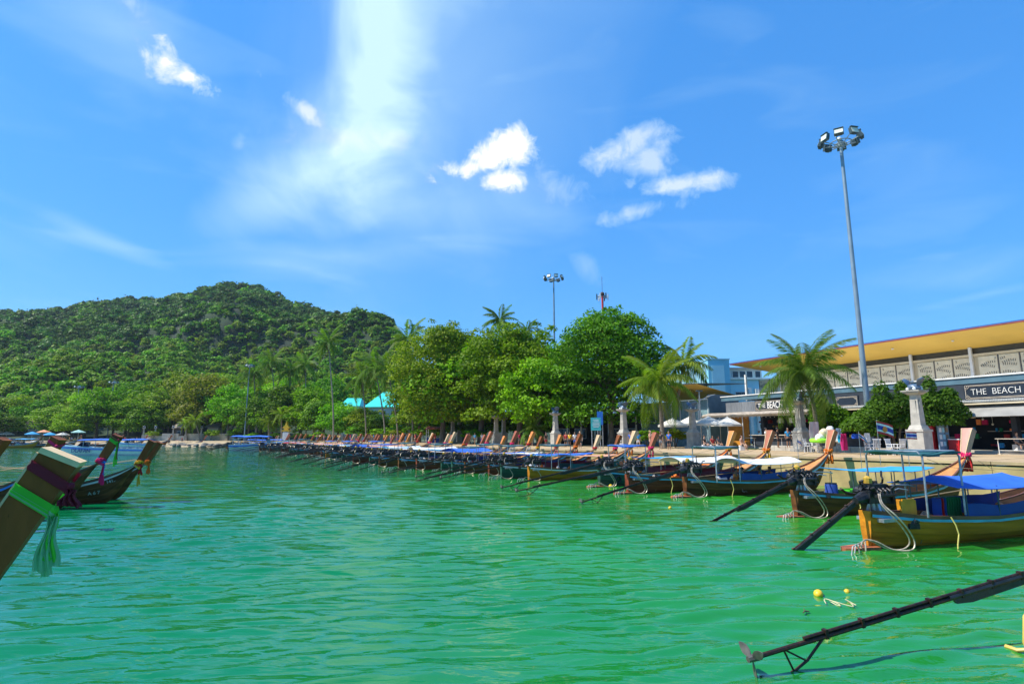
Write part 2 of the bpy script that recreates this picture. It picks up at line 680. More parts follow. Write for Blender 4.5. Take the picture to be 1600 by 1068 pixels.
# ------------------------------------------------------------------ water
def water_material():
    m = bpy.data.materials.new('sea_water')
    m.use_nodes = True
    t = m.node_tree
    p = t.nodes['Principled BSDF']
    p.inputs['Roughness'].default_value = 0.02
    p.inputs['IOR'].default_value = 1.58
    g = t.nodes.new('ShaderNodeNewGeometry')
    n1 = t.nodes.new('ShaderNodeTexNoise')
    n1.inputs['Scale'].default_value = 0.10
    n1.inputs['Detail'].default_value = 3
    t.links.new(g.outputs['Position'], n1.inputs['Vector'])
    sp = t.nodes.new('ShaderNodeSeparateXYZ')
    t.links.new(g.outputs['Position'], sp.inputs[0])
    # shallower, sandier and greener towards the promenade side
    w = t.nodes.new('ShaderNodeMath'); w.operation = 'MULTIPLY_ADD'
    t.links.new(sp.outputs['X'], w.inputs[0]); w.inputs[1].default_value = 0.028
    w.inputs[2].default_value = 0.10
    w2 = t.nodes.new('ShaderNodeMath'); w2.operation = 'MULTIPLY_ADD'
    t.links.new(sp.outputs['Y'], w2.inputs[0]); w2.inputs[1].default_value = 0.004
    t.links.new(w.outputs[0], w2.inputs[2])
    w3 = t.nodes.new('ShaderNodeMath'); w3.operation = 'MULTIPLY_ADD'
    t.links.new(n1.outputs[0], w3.inputs[0]); w3.inputs[1].default_value = 0.9
    t.links.new(w2.outputs[0], w3.inputs[2])
    rp = t.nodes.new('ShaderNodeValToRGB')
    e = rp.color_ramp.elements
    e[0].position = 0.15; e[0].color = (0.0002, 0.125, 0.042, 1)
    e[1].position = 1.15; e[1].color = (0.028, 0.240, 0.018, 1)
    e[1].position = 1.0
    k = rp.color_ramp.elements.new(0.55); k.color = (0.001, 0.160, 0.034, 1)
    t.links.new(w3.outputs[0], rp.inputs[0])
    t.links.new(rp.outputs[0], p.inputs['Base Color'])
    # ripples
    mp = t.nodes.new('ShaderNodeMapping'); mp.inputs['Scale'].default_value = (0.42, 1.5, 1)
    mp.inputs['Rotation'].default_value = (0, 0, R(12))
    t.links.new(g.outputs['Position'], mp.inputs[0])
    r1 = t.nodes.new('ShaderNodeTexNoise'); r1.inputs['Scale'].default_value = 1.5
    r1.inputs['Detail'].default_value = 4; r1.inputs['Roughness'].default_value = 0.5; r1.inputs['Distortion'].default_value = 0.5
    t.links.new(mp.outputs[0], r1.inputs['Vector'])
    b1 = t.nodes.new('ShaderNodeBump'); b1.inputs['Strength'].default_value = 1.0; b1.inputs['Distance'].default_value = 0.05
    t.links.new(r1.outputs[0], b1.inputs['Height'])
    # longer chop
    r2 = t.nodes.new('ShaderNodeTexNoise'); r2.inputs['Scale'].default_value = 0.55
    r2.inputs['Detail'].default_value = 2; r2.inputs['Distortion'].default_value = 0.4
    t.links.new(mp.outputs[0], r2.inputs['Vector'])
    b2 = t.nodes.new('ShaderNodeBump'); b2.inputs['Strength'].default_value = 1.0; b2.inputs['Distance'].default_value = 0.09
    t.links.new(r2.outputs[0], b2.inputs['Height'])
    t.links.new(b1.outputs[0], b2.inputs['Normal'])
    t.links.new(b2.outputs[0], p.inputs['Normal'])
    return m


WATER = water_material()
rr = np.concatenate([np.linspace(0.0, 2.0, 8)[:-1], np.geomspace(2.0, 60, 740), np.geomspace(60.6, 420, 200), np.geomspace(450, 3000, 12)])
th = np.concatenate([np.linspace(R(30), R(150), 600), np.linspace(R(152), R(388), 70)])
RR, TH = np.meshgrid(rr, th, indexing='ij')
WX = RR * np.cos(TH); WY = RR * np.sin(TH)
Z = np.zeros_like(WX)
wr = np.random.RandomState(3)
for i in range(38):
    lam = (0.30 * (1.078 ** (i % 18)) if i < 32 else 2.2 + 0.6 * (i - 32)) * wr.uniform(0.9, 1.1)
    ang = R(100) + wr.normal(0, R(13 if i < 32 else 25))
    k = 2 * PI / lam
    A = 0.0095 * lam if i < 32 else 0.006
    ph = wr.uniform(0, 2 * PI)
    res = RR * 0.0046
    fade = np.clip((lam / np.maximum(res, 1e-3) - 3) / 3, 0, 1)
    wxx = WX + 0.35 * np.sin(WX * 0.31 + ph) ; wyy = WY + 0.5 * np.sin(WX * 0.23 + WY * 0.17 + ph * 2)
    Z += A * fade * np.sin(k * (wxx * math.cos(ang) + wyy * math.sin(ang)) + ph)
grp = 0.75 + 0.35 * np.sin(WX * 0.21 + WY * 0.13 + 1) * np.sin(WX * 0.11 - WY * 0.19)
Z *= grp
P = np.stack([WX, WY, Z], -1)
me = grid_mesh('water', P, WATER, wrap=True)
wo_ = struct(link('water', me))
me.flip_normals() if me.polygons[1000].normal.z < 0 else None

# ------------------------------------------------------------------ land: paved promenade, beach, ground behind
PAVE = mat('warm_paving', (0.40, 0.28, 0.15), 0.85, var=0.12, scale=0.6, bump=0.25, bscale=9, col2=(0.52, 0.37, 0.20))
WALLM = mat('sea_wall_render', (0.42, 0.30, 0.13), 0.9, var=0.18, scale=0.8, bump=0.4, bscale=8, wear=((0.20, 0.16, 0.10), 0.6))
SAND = mat('beach_sand', (0.36, 0.28, 0.17), 0.95, var=0.15, scale=0.4, bump=0.3, bscale=3)
EARTH = mat('earth_ground', (0.10, 0.11, 0.05), 0.95, var=0.3, scale=0.2)
CURB = mat('pale_stone', (0.50, 0.45, 0.36), 0.85, var=0.12, scale=2, bump=0.3, wear=((0.25, 0.22, 0.17), 0.62))
GRASS = leaf_mat('grass_green', (0.05, 0.12, 0.015), (0.11, 0.2, 0.03))
BACK = Vector((0.35, 0.937, 0))
ss = []
for i in range(len(SH) - 1):
    n = max(1, int(_seg[i] / 8))
    for k in range(n):
        ss.append(SHL[i] + _seg[i] * k / n)
ss.append(SHL[-1])
S_BEACH = float(SHL[15])          # where the wall ends and the beach begins
front, top_, rows_p, rows_e = [], [], [], []
for s in ss:
    p, d, n = shore(s)
    w = min(1, max(0, (s - S_BEACH) / 14))
    z0 = PROM * (1 - w) + -0.4 * w
    offs_p = [(0, z0), (4, PROM * (1 - w) + 0.35 * w), (9, PROM * (1 - w) + 0.9 * w), (16, PROM * (1 - w) + 1.4 * w), (30, PROM)]
    rows_p.append([p + BACK * o + Vector((0, 0, z)) for o, z in offs_p])
    rows_e.append([p + BACK * o + Vector((0, 0, PROM)) for o in (30, 60, 150, 400, 1500, 6000)])
ip = [i for i, s in enumerate(ss) if s <= S_BEACH + 0.01]
ib = [i for i, s in enumerate(ss) if s >= S_BEACH - 0.01]
struct(MB().sheet([rows_p[i] for i in ip]).build('promenade_pavement', PAVE))
struct(MB().sheet([rows_p[i] for i in ib]).build('beach', SAND))
struct(MB().sheet(rows_e).build('ground', EARTH))
# sea wall: blocks with a coping, each stretch an object of its own
wall = empty('sea_wall', label='ochre rendered sea wall along the paved promenade behind the moored boats', cat='sea wall')
s = 20.0
cop_me = None
while s < S_BEACH:
    L = 4.0 if s < 130 else 8.0
    p, d, n = shore(s)
    q, _, _ = shore(min(s + L - 0.03, S_BEACH))
    a = p - n * 0.0; b_ = q - n * 0.0
    MB().box(((a + b_) / 2 - n * 0.15) + Vector((0, 0, 0.35)), ((b_ - a).length, 0.3, 2.36), Matrix.Rotation(math.atan2((b_ - a).y, (b_ - a).x), 3, 'Z')).build('wall_panel', WALLM, wall)
    MB().box(((a + b_) / 2 - n * 0.14) + Vector((0, 0, PROM - 0.06 + 0.035)), ((b_ - a).length - 0.012, 0.44, 0.15), Matrix.Rotation(math.atan2((b_ - a).y, (b_ - a).x), 3, 'Z')).build('coping_slab', CURB if False else PAVE, wall)
    s += L
# paving joints: slabs as raised tiles near the camera end
tile_b = MB()
SLAB = MB().box((0, 0, 0), (1.9, 1.9, 0.03)).mesh('paving_slab', PAVE)
pr = empty('paving', label='warm tan paving slabs on the promenade in front of the beach shops', cat='paving')
cnt = 0
for i in range(40):
    p, d, n = shore(SHL[3] - 4 + i * 1.93)
    for j in range(6):
        c = p + n * (1.2 + j * 1.93)
        if cnt < 240:
            o = link('paving_slab', SLAB, pr, (c.x, c.y, PROM + 0.005 + rnd.uniform(0, 0.004)), (0, 0, math.atan2(d.y, d.x)))
            cnt += 1

# ------------------------------------------------------------------ hills
HILL = mat('hill_earth', (0.022, 0.050, 0.014), 0.95, var=0.4, scale=0.05, bump=0.8, bscale=0.3, wear=((0.20, 0.17, 0.13), 0.66))
us = np.array([-600, -350, -200, 0, 30, 75, 100, 150, 200, 250, 300, 345, 400, 440, 480, 520, 560, 590, 625, 660, 720, 820, 950, 1200], float)
ridge = 681 - np.array([600, 520, 480, 492, 490, 497, 480, 476, 471, 460, 452, 445, 454, 468, 482, 496, 520, 560, 600, 630, 655, 668, 674, 676], float)
us2 = np.array([-600, -300, -100, 0, 60, 120, 165, 180, 240, 300, 360, 400, 450, 500, 540, 560, 580, 596, 612, 628, 650, 720, 820, 950, 1200], float)
ctop = 681 - np.array([600, 565, 552, 555, 548, 552, 535, 512, 502, 498, 500, 515, 512, 505, 500, 500, 497, 508, 530, 552, 595, 640, 662, 672, 676], float)
cbot = 681 - np.array([610, 590, 585, 575, 580, 565, 560, 570, 560, 566, 575, 555, 530, 520, 520, 525, 530, 540, 560, 590, 620, 650, 668, 675, 678], float)
fr = 681 - np.array([630, 615, 600, 590, 582, 570, 575, 590, 590, 595, 598, 590, 575, 570, 572, 575, 580, 590, 605, 625, 645, 662, 670, 676, 679], float)
Yk = np.array([196, 225, 262, 335, 405, 428, 470, 540, 700, 860, 1000], float)
cols_u = np.linspace(-600, 1200, 240)
rows_Y = np.concatenate([np.linspace(196, 400, 40), np.linspace(402, 432, 14), np.linspace(438, 720, 60), np.linspace(730, 1000, 16)])
E = np.zeros((len(rows_Y), len(cols_u)))
for j, u in enumerate(cols_u):
    rdg = interp(u, us, ridge); ct = interp(u, us2, ctop); cb = interp(u, us2, cbot); f3 = interp(u, us2, fr)
    wob = 8 * math.sin(u * 0.031) + 6 * math.sin(u * 0.077 + 1)
    ek = [-8, 2, 0.42 * f3 + 6, f3 + wob * 0.5, cb + wob, ct, max(ct - 6, rdg * 0.80), max(rdg * 0.86, ct * 0.9), rdg, rdg * 0.72, 0]
    ek = [e if k > 1 else e for k, e in enumerate(ek)]
    E[:, j] = np.interp(rows_Y, Yk, ek)
YY = np.repeat(rows_Y[:, None], len(cols_u), 1)
XX = (cols_u[None, :] - 800) / 898.0 * YY
ZZ = CAM_H + E * YY / 898.0
nz_ = np.array([[noise_v for noise_v in [0.0]]])
from mathutils import noise as mnoise
NZ = np.zeros_like(ZZ)
for i in range(ZZ.shape[0]):
    for j in range(ZZ.shape[1]):
        x, y = XX[i, j], YY[i, j]
        rg = 1 - abs(mnoise.noise(Vector((x * 0.011 + 3.1, y * 0.007, 1.3)))) * 2.2
        NZ[i, j] = (rg - .45) * 15 + mnoise.fractal(Vector((x * 0.016, y * 0.016, 0.3)), 1.0, 2.0, 4) * 9 + mnoise.noise(Vector((x * 0.06, y * 0.06, 5.0))) * 2.5
damp = np.clip((YY - 225) / 120, 0, 1) * np.clip(1 - np.abs(XX / YY * 898 + 800 - 600) * 0, 0, 1) * np.clip((E / 60), 0.1, 1)
ZZ = ZZ + NZ * damp * np.where(YY > 660, 0.45, 1.0)
me = grid_mesh('hills', np.stack([XX, YY, ZZ], -1), HILL)
if me.polygons[3000].normal.z < 0:
    me.flip_normals()
struct(link('hills', me))

# ------------------------------------------------------------------ foliage
LEAF_HILL = leaf_mat('hill_leaf', (0.018, 0.080, 0.004), (0.250, 0.46, 0.008), trans=0.20)
LEAF_A = leaf_mat('bright_leaf', (0.045, 0.150, 0.002), (0.240, 0.430, 0.004), trans=0.30)
LEAF_B = leaf_mat('olive_leaf', (0.070, 0.145, 0.003), (0.28, 0.35, 0.008), trans=0.28)
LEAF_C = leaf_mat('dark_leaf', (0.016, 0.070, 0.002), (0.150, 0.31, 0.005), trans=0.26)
LEAF_D = leaf_mat('autumn_leaf', (0.09, 0.11, 0.006), (0.27, 0.28, 0.012), trans=0.3)
PALM = leaf_mat('palm_leaf', (0.050, 0.115, 0.012), (0.150, 0.23, 0.022), trans=0.34)
PALM_Y = leaf_mat('young_palm_leaf', (0.080, 0.15, 0.012), (0.24, 0.30, 0.025), trans=0.42)
DRY = leaf_mat('dry_frond', (0.12, 0.075, 0.03), (0.26, 0.17, 0.07), trans=0.2, tcol=(1.2, 1, 0.7))
BARK = mat('bark', (0.14, 0.105, 0.07), 0.95, var=0.3, scale=4, bump=0.6, stretch=(1, 1, 0.3))
PBARK = mat('palm_bark', (0.24, 0.20, 0.15), 0.95, var=0.25, scale=3, bump=0.6, stretch=(1, 1, 4))


def leaf_cloud(blobs, n, size, rs, up=0.35, shell=0.62, jit=0.6):
    """leaf quads spread through blobs [(c,(rx,ry,rz))]"""
    C = np.array([b[0] for b in blobs], float)
    Rd = np.array([b[1] for b in blobs], float)
    w = (Rd[:, 0] * Rd[:, 1]) ; w = w / w.sum()
    k = rs.choice(len(blobs), n, p=w)
    d = rs.normal(size=(n, 3)); d /= np.linalg.norm(d, axis=1)[:, None]
    d[:, 2] = np.where(d[:, 2] < -0.35, -d[:, 2] * 0.6, d[:, 2])
    rad = shell + (1.06 - shell) * rs.rand(n) ** 0.7
    pos = C[k] + d * Rd[k] * rad[:, None]
    nrm = d + rs.normal(size=(n, 3)) * jit + np.array([0, 0, up])
    nrm /= np.linalg.norm(nrm, axis=1)[:, None]
    a = np.cross(nrm, rs.normal(size=(n, 3))); a /= np.linalg.norm(a, axis=1)[:, None] + 1e-9
    b = np.cross(nrm, a)
    s = size * (0.6 + 0.8 * rs.rand(n))[:, None]
    bw = 0.5 + 0.3 * rs.rand(n)[:, None]
    V = np.stack([pos - a * s * 0.5, pos + b * s * 0.5 * bw + nrm * s * 0.08, pos + a * s * 0.5, pos - b * s * 0.5 * bw + nrm * s * 0.08], 1)
    tone = np.clip(rs.normal(0.5, 0.24, n) + 0.12 * rs.normal(size=len(blobs))[k], 0, 1)
    return V.reshape(-1, 3), tone


def crown_blobs(rx, ry, rz, nb, rs, br=(0.22, 0.4), flat=1.0, base=-0.75):
    out = []
    for i in range(nb):
        d = rs.normal(size=3); d /= np.linalg.norm(d)
        if d[2] < base:
            d[2] = -d[2]
        q = rs.uniform(0.45, 0.90)
        r = (br[0] * .8 + (br[1] * 1.1 - br[0] * .8) * rs.rand() ** 1.5) * min(rx, rz)
        out.append(((d[0] * rx * q, d[1] * ry * q, d[2] * rz * q), (r * 1.15, r * 1.15, r * 0.8 * flat)))
    for i in range(nb // 2):
        d = rs.normal(size=3); d /= np.linalg.norm(d)
        if d[2] < base * .5:
            d[2] = -d[2]
        q = rs.uniform(0.92, 1.12)
        r = rs.uniform(.07, .15) * min(rx, rz)
        out.append(((d[0] * rx * q, d[1] * ry * q, d[2] * rz * q), (r * 1.2, r * 1.2, r * 0.9)))
    return out


def crown_mesh(name, rx, ry, rz, nb, n, size, m, seed, br=(0.22, 0.4), flat=1.0, base=-0.75, **kw):
    rs = np.random.RandomState(seed)
    V, tone = leaf_cloud(crown_blobs(rx, ry, rz, nb, rs, br, flat, base), n, size, rs, **kw)
    return numpy_quads(name, V, n, m, tone)


def trunk_mesh(h, r, rx, rz, cz, seed, m=None, nl=7, fork=0.45):
    rs = random.Random(seed)
    b = MB()
    pts = [Vector((rs.uniform(-.1, .1) * i * 0.4, rs.uniform(-.1, .1) * i * 0.4, h * i / 5)) for i in range(6)]
    b.tube(pts, [r * (1.5 if i == 0 else 1) * (1 - 0.11 * i) for i in range(6)], 9)
    for i in range(nl):
        a = 2 * PI * i / nl + rs.uniform(-.3, .3)
        z0 = h * (fork + (1 - fork) * rs.random())
        e = Vector((math.cos(a) * rx * rs.uniform(.45, .85), math.sin(a) * rx * rs.uniform(.45, .85), cz + rz * rs.uniform(-.3, .6)))
        s0 = Vector((0, 0, z0))
        mid = s0.lerp(e, 0.5) + Vector((rs.uniform(-.4, .4), rs.uniform(-.4, .4), rs.uniform(-.5, .3)))
        b.tube([s0, s0.lerp(mid, .5), mid, mid.lerp(e, .5) + Vector((0, 0, .2)), e], [r * .5, r * .42, r * .3, r * .2, r * .07], 6)
    return b.mesh('trunk', m or BARK, True)


# ---- forest on the hills: one mass, instanced
fc = bpy.data.collections.new('forest_crowns')
for i in range(7):
    rs_ = np.random.RandomState(40 + i)
    mm_ = LEAF_HILL if i < 5 else (LEAF_A if i == 5 else LEAF_B)
    me = crown_mesh('forest_crown', 1, 1, 0.85 if i % 3 else 1.15, 9 + i, 420, 0.30, mm_, 40 + i, br=(0.3, 0.5), jit=0.5, up=0.5, base=-0.3)
    fo = bpy.data.objects.new('forest_crown', me)
    fc.objects.link(fo)


def forest_points():
    rs = np.random.RandomState(11)
    a, c = ZZ.shape
    Pq = np.stack([XX, YY, ZZ], -1)
    d1 = Pq[1:, :-1] - Pq[:-1, :-1]; d2 = Pq[:-1, 1:] - Pq[:-1, :-1]
    area = np.linalg.norm(np.cross(d1, d2), axis=-1)
    yy = YY[:-1, :-1]; uu = XX[:-1, :-1] / yy * 898 + 800
    dens = np.where(yy > 760, 0.12, 1.0) * np.where((uu > 700), 0.25, 1.0) * np.where(uu < -250, 0.25, 1.0) * np.where(yy < 235, 0.0, 1.0)
    dens = dens * np.where((yy > 404) & (yy < 428) & (uu > 150) & (uu < 600), 0.5, 1.0)
    dens = dens * np.clip((330.0 / yy) ** 0.9, 0.45, 1.6)
    w = (area * dens).ravel(); w /= w.sum()
    N = 32000
    k = rs.choice(len(w), N, p=w)
    i, j = k // (c - 1), k % (c - 1)
    u, v = rs.rand(N)[:, None], rs.rand(N)[:, None]
    pts = Pq[i, j] + d1[i, j] * u + d2[i, j] * v
    sc = np.clip(rs.lognormal(0.88, 0.46, N), 0.9, 7.0) * np.clip(pts[:, 1] / 430, 0.75, 1.35)
    pts[:, 2] += sc * 0.25
    return pts, sc


fp, fs = forest_points()


def scatter_modifier(o, coll, tilt=0.25):
    ng = bpy.data.node_groups.new('scatter', 'GeometryNodeTree')
    ng.interface.new_socket('Geometry', in_out='INPUT', socket_type='NodeSocketGeometry')
    ng.interface.new_socket('Geometry', in_out='OUTPUT', socket_type='NodeSocketGeometry')
    gi = ng.nodes.new('NodeGroupInput'); go = ng.nodes.new('NodeGroupOutput')
    ip_ = ng.nodes.new('GeometryNodeInstanceOnPoints')
    ci_ = ng.nodes.new('GeometryNodeCollectionInfo')
    ci_.inputs['Collection'].default_value = coll
    ci_.inputs['Separate Children'].default_value = True
    ci_.inputs['Reset Children'].default_value = True
    ip_.inputs['Pick Instance'].default_value = True
    rv = ng.nodes.new('FunctionNodeRandomValue'); rv.data_type = 'FLOAT_VECTOR'
    rv.inputs[0].default_value = (-tilt, -tilt, 0); rv.inputs[1].default_value = (tilt, tilt, 6.28)
    na = ng.nodes.new('GeometryNodeInputNamedAttribute'); na.data_type = 'FLOAT'; na.inputs[0].default_value = 'size'
    L = ng.links.new
    L(gi.outputs[0], ip_.inputs['Points']); L(ci_.outputs[0], ip_.inputs['Instance'])
    L(rv.outputs[0], ip_.inputs['Rotation']); L(na.outputs[0], ip_.inputs['Scale'])
    L(ip_.outputs[0], go.inputs[0])
    md = o.modifiers.new('scatter', 'NODES'); md.node_group = ng


LEAF_HI = leaf_mat('high_forest_leaf', (0.010, 0.050, 0.006), (0.115, 0.25, 0.010), trans=0.15)
fc2 = bpy.data.collections.new('high_forest_crowns')
for i, src in enumerate(list(fc.objects)[:6]):
    me2 = src.data.copy(); me2.materials[0] = LEAF_HI if i != 4 else LEAF_HILL
    fc2.objects.link(bpy.data.objects.new('forest_crown', me2))
_r = np.random.RandomState(5).rand(len(fp))
hi_ = (fp[:, 1] + 70 * (_r - .5)) > 418
for nm_, sel, cl, lb_ in (('forest', ~hi_, fc, 'bright green jungle on the lower slopes of the hill behind the bay'), ('high_forest', hi_, fc2, 'darker jungle covering the cliffs and the high ridge of the hill')):
    fme = bpy.data.meshes.new(nm_)
    q_ = fp[sel]
    fme.vertices.add(len(q_))
    fme.vertices.foreach_set('co', q_.astype(np.float32).ravel())
    at_ = fme.attributes.new('size', 'FLOAT', 'POINT'); at_.data.foreach_set('value', fs[sel].astype(np.float32))
    forest = link(nm_, fme)
    tag(forest, lb_, 'forest', kind='stuff')
    scatter_modifier(forest, cl)
# ------------------------------------------------------------------ trees along the shore
TREE_SRC = {}


def tree(kind, px, Y, top_py, label, group=None, width=1.0, base_z=PROM, name='broadleaf_tree', cat='tree', rz=None):
    H0 = {'bright': 10.0, 'olive': 10.0, 'dark': 10.0, 'autumn': 10.0}
    if kind not in TREE_SRC:
        i = len(TREE_SRC)
        LM = {'bright': LEAF_A, 'olive': LEAF_B, 'dark': LEAF_C, 'autumn': LEAF_D}[kind]
        vs = []
        for v in range(2):
            cm = crown_mesh('crown', 4.7, 4.7, 4.6, 48, 9000, 0.38, LM, 100 + i * 5 + v, br=(0.22, 0.42))
            tm = trunk_mesh(6.2, 0.26, 3.6, 2.4, 6.2, 60 + i * 3 + v)
            vs.append((cm, tm))
        TREE_SRC[kind] = vs
    cm, tm = TREE_SRC[kind][rnd.randint(0, 1)]
    top = at(px, top_py, Y)
    H = top.z - base_z
    sc = H / 10.1
    t = empty(name, (gx(px, Y), Y, base_z), rz if rz is not None else rnd.uniform(0, 6.28), label, cat, group)
    t.scale = (sc * width, sc * width, sc)
    link('trunk', tm, t)
    link('crown', cm, t, (0, 0, 5.3))
    return t


# the three big trees behind the promenade, each with a crown of its own
def big_tree(px, Y, top_py, rx, rz, cz, nleaf, nb, size, m, seed, label, base_px=None, br=(0.2, 0.36), extra=None):
    top = at(px, top_py, Y)
    X = gx(base_px or px, Y)
    t = empty('broadleaf_tree', (X, Y, PROM), 0, label, 'tree', 'big trees behind the promenade')
    rs = np.random.RandomState(seed)
    bl = crown_blobs(rx, rx * 0.8, rz, nb, rs, br, 1.0, -0.9)
    cx = gx(px, Y) - X
    bl = [((b[0][0] + cx, b[0][1], b[0][2] + cz), b[1]) for b in bl]
    if extra:
        bl += extra
    V, tone = leaf_cloud(bl, nleaf, size, rs)
    link('crown', numpy_quads('crown', V, nleaf, m, tone), t)
    link('trunk', trunk_mesh(cz, rx * 0.055, rx * 0.8, rz * 0.8, cz, seed, nl=10, fork=0.3), t)
    return t


big_tree(955, 76, 478, 7.3, 7.8, 9.9, 44000, 96, 0.36, LEAF_C, 1,
         'tallest dark green leafy tree, with the red and white mast behind its top',
         extra=[((1.4, 0, 16.8), (1.6, 1.5, 1.8)), ((3.6, 0, 16.2), (1.7, 1.6, 1.6)), ((1.6, 0, 18.6), (0.45, 0.45, 0.9)), ((-2.2, 0, 16.0), (2, 2, 1.6)), ((6.6, 0, 12.4), (2.0, 1.6, 1.1)), ((7.8, 0, 11.5), (1.2, 1.2, .8)),
                ((-3, 0, 3.6), (3.6, 3, 1.8)), ((3, 0, 3.4), (3.2, 3, 1.6)), ((0, -2, 4.5), (5, 3, 2))])
big_tree(812, 88, 525, 9.2, 8.0, 10.0, 42000, 90, 0.42, LEAF_A, 2, 'broad bright green almond tree in the middle of the promenade trees',
         extra=[((-5, -1, 4.2), (4, 3, 1.7)), ((3, -1, 4), (4, 3, 1.6)), ((7.5, 0, 12.5), (2.6, 2, 1.4)), ((-8.5, 0, 8.2), (2.4, 2, 1.4))])
big_tree(692, 100, 512, 8.8, 9.8, 11.4, 42000, 96, 0.38, LEAF_B, 3, 'olive green fine leafed tree at the left end of the promenade trees',
         extra=[((-1.0, 0, 18.2), (2.0, 2, 1.8)), ((-5.5, -1, 4), (3.5, 3, 1.8)), ((4, -1, 4.2), (4, 3, 1.6)), ((5.5, 0, 14.2), (2, 2, 1.5))])
tree('bright', 884, 92, 548, 'leafy tree between the bright almond tree and the tallest tree', 'big trees behind the promenade', 1.3)
tree('bright', 752, 98, 540, 'leafy tree filling the gap behind the almond tree and the olive tree', 'big trees behind the promenade', 1.25)
tree('olive', 722, 112, 528, 'olive tree peeking up behind the olive and almond trees', 'big trees behind the promenade', 1.1)
tree('dark', 848, 100, 545, 'dark tree peeking up behind the right side of the almond tree', 'big trees behind the promenade', 1.1)
tree('bright', 842, 80, 560, 'bright leafy tree low in front of the almond tree by the round sign', 'big trees behind the promenade', 1.0)

# trees round the bay (column, distance, top row, kind, width)
BAY = [
    (5, 196, 652, 'dark', 1.5), (-45, 198, 640, 'dark', 1.4), (88, 210, 640, 'olive', 1.3), (112, 196, 645, 'olive', 1.2), (150, 202, 612, 'bright', 1.0),
    (132, 214, 628, 'olive', 1.1), (176, 208, 622, 'bright', 1.05), (200, 200, 632, 'bright', 1.1), (222, 207, 618, 'olive', 1.0), (243, 204, 640, 'bright', 1.0),
    (262, 212, 630, 'dark', 1.0), (285, 214, 625, 'olive', 1.0), (306, 206, 612, 'autumn', 1.0), (325, 203, 604, 'autumn', 1.05), (348, 200, 622, 'dark', 0.9),
    (370, 190, 606, 'bright', 0.95), (388, 184, 628, 'bright', 0.95), (405, 178, 612, 'dark', 0.9), (425, 176, 622, 'bright', 0.95), (448, 170, 604, 'dark', 0.95),
    (468, 166, 632, 'bright', 1.0), (490, 162, 606, 'bright', 1.0), (506, 156, 628, 'dark', 1.1), (528, 152, 628, 'bright', 1.1), (548, 148, 640, 'dark', 1.1),
    (572, 146, 638, 'olive', 1.2), (592, 138, 648, 'dark', 1.2), (630, 134, 640, 'bright', .9), (648, 128, 600, 'olive', .9), (655, 122, 575, 'bright', 0.8),
    (60, 222, 632, 'dark', 1.2), (20, 226, 625, 'olive', 1.2), (-20, 222, 628, 'bright', 1.3), (100, 228, 618, 'bright', 1.1), (195, 226, 604, 'dark', 1.0),
    (240, 228, 604, 'bright', 1.0), (275, 230, 600, 'olive', 1.0), (345, 226, 598, 'bright', 1.0), (410, 214, 592, 'olive', 0.9), (380, 218, 596, 'dark', 0.9),
    (440, 210, 590, 'bright', 0.9), (470, 204, 600, 'olive', 0.9), (500, 200, 590, 'dark', 0.9), (540, 196, 604, 'bright', 0.9), (600, 175, 612, 'dark', 0.9),
]
KD = {'bright': 'bright green broad tree', 'olive': 'olive green rounded tree', 'dark': 'dark green dense tree', 'autumn': 'brownish yellow tree'}
BAY = [(px, Y, max(tp - (14 if 250 < px < 370 else (0 if px > 370 else 6)), 638 if 528 < px < 600 else (650 if 600 <= px < 625 else 0)), k, w * (1.05 if not 528 < px < 625 else 1.4)) for px, Y, tp, k, w in BAY]
BAY.sort(key=lambda b: b[0])
cnts = {}
ORD = ['', 'second ', 'third ', 'fourth ', 'fifth ', 'sixth ', 'seventh ', 'eighth ', 'ninth ', 'tenth ', 'eleventh ', 'twelfth ', 'thirteenth ',
       'fourteenth ', 'fifteenth ', 'sixteenth ', 'seventeenth ', 'eighteenth ', 'nineteenth ', 'twentieth ']


def ordn(i):
    if i == 0:
        return 'first '
    if i < 20:
        return ORD[i]
    return ['twenty-', 'thirty-', 'forty-', 'fifty-', 'sixty-'][(i - 20) // 10 if i >= 20 else 0].replace('', '') + ['first ', 'second ', 'third ', 'fourth ', 'fifth ', 'sixth ', 'seventh ', 'eighth ', 'ninth ', 'tenth '][i % 10]


for px, Y, tp, k, w in BAY:
    back = Y > 204 and tp < 632
    key = (k, back)
    i = cnts.get(key, 0); cnts[key] = i + 1
    tree(k, px, Y, tp, '%s%s %s from the bay\'s left end' % (ordn(i), KD[k], 'in the back row' if back else 'in the front row'), 'trees round the bay', w)

# low shrubs and hedges along the promenade
SHR = {}


def shrub(px, Y, h, w, kind, label, group='shrubs along the promenade', cz=0.0, X=None):
    key = kind
    if key not in SHR:
        LM = {'bright': LEAF_A, 'dark': LEAF_C, 'olive': LEAF_B}[kind]
        SHR[key] = crown_mesh('foliage', 1, 1, 0.9, 14, 1500, 0.17, LM, 300 + len(SHR), br=(0.3, 0.5), base=-0.2)
    t = empty('shrub', ((gx(px, Y) if X is None else X), Y, PROM), rnd.uniform(0, 6), label, 'shrub', group)
    link('foliage', SHR[key], t, (0, 0, h * 0.5 + cz), None, (w / 2, w / 2, h * 0.56))
    b = MB()
    for i in range(4):
        a = i * 1.6
        b.tube([(0, 0, 0), (math.cos(a) * w * .12, math.sin(a) * w * .12, h * .4), (math.cos(a) * w * .22, math.sin(a) * w * .22, h * .75)], [.04, .03, .015], 5)
    b.build('stem', BARK, t)
    return t


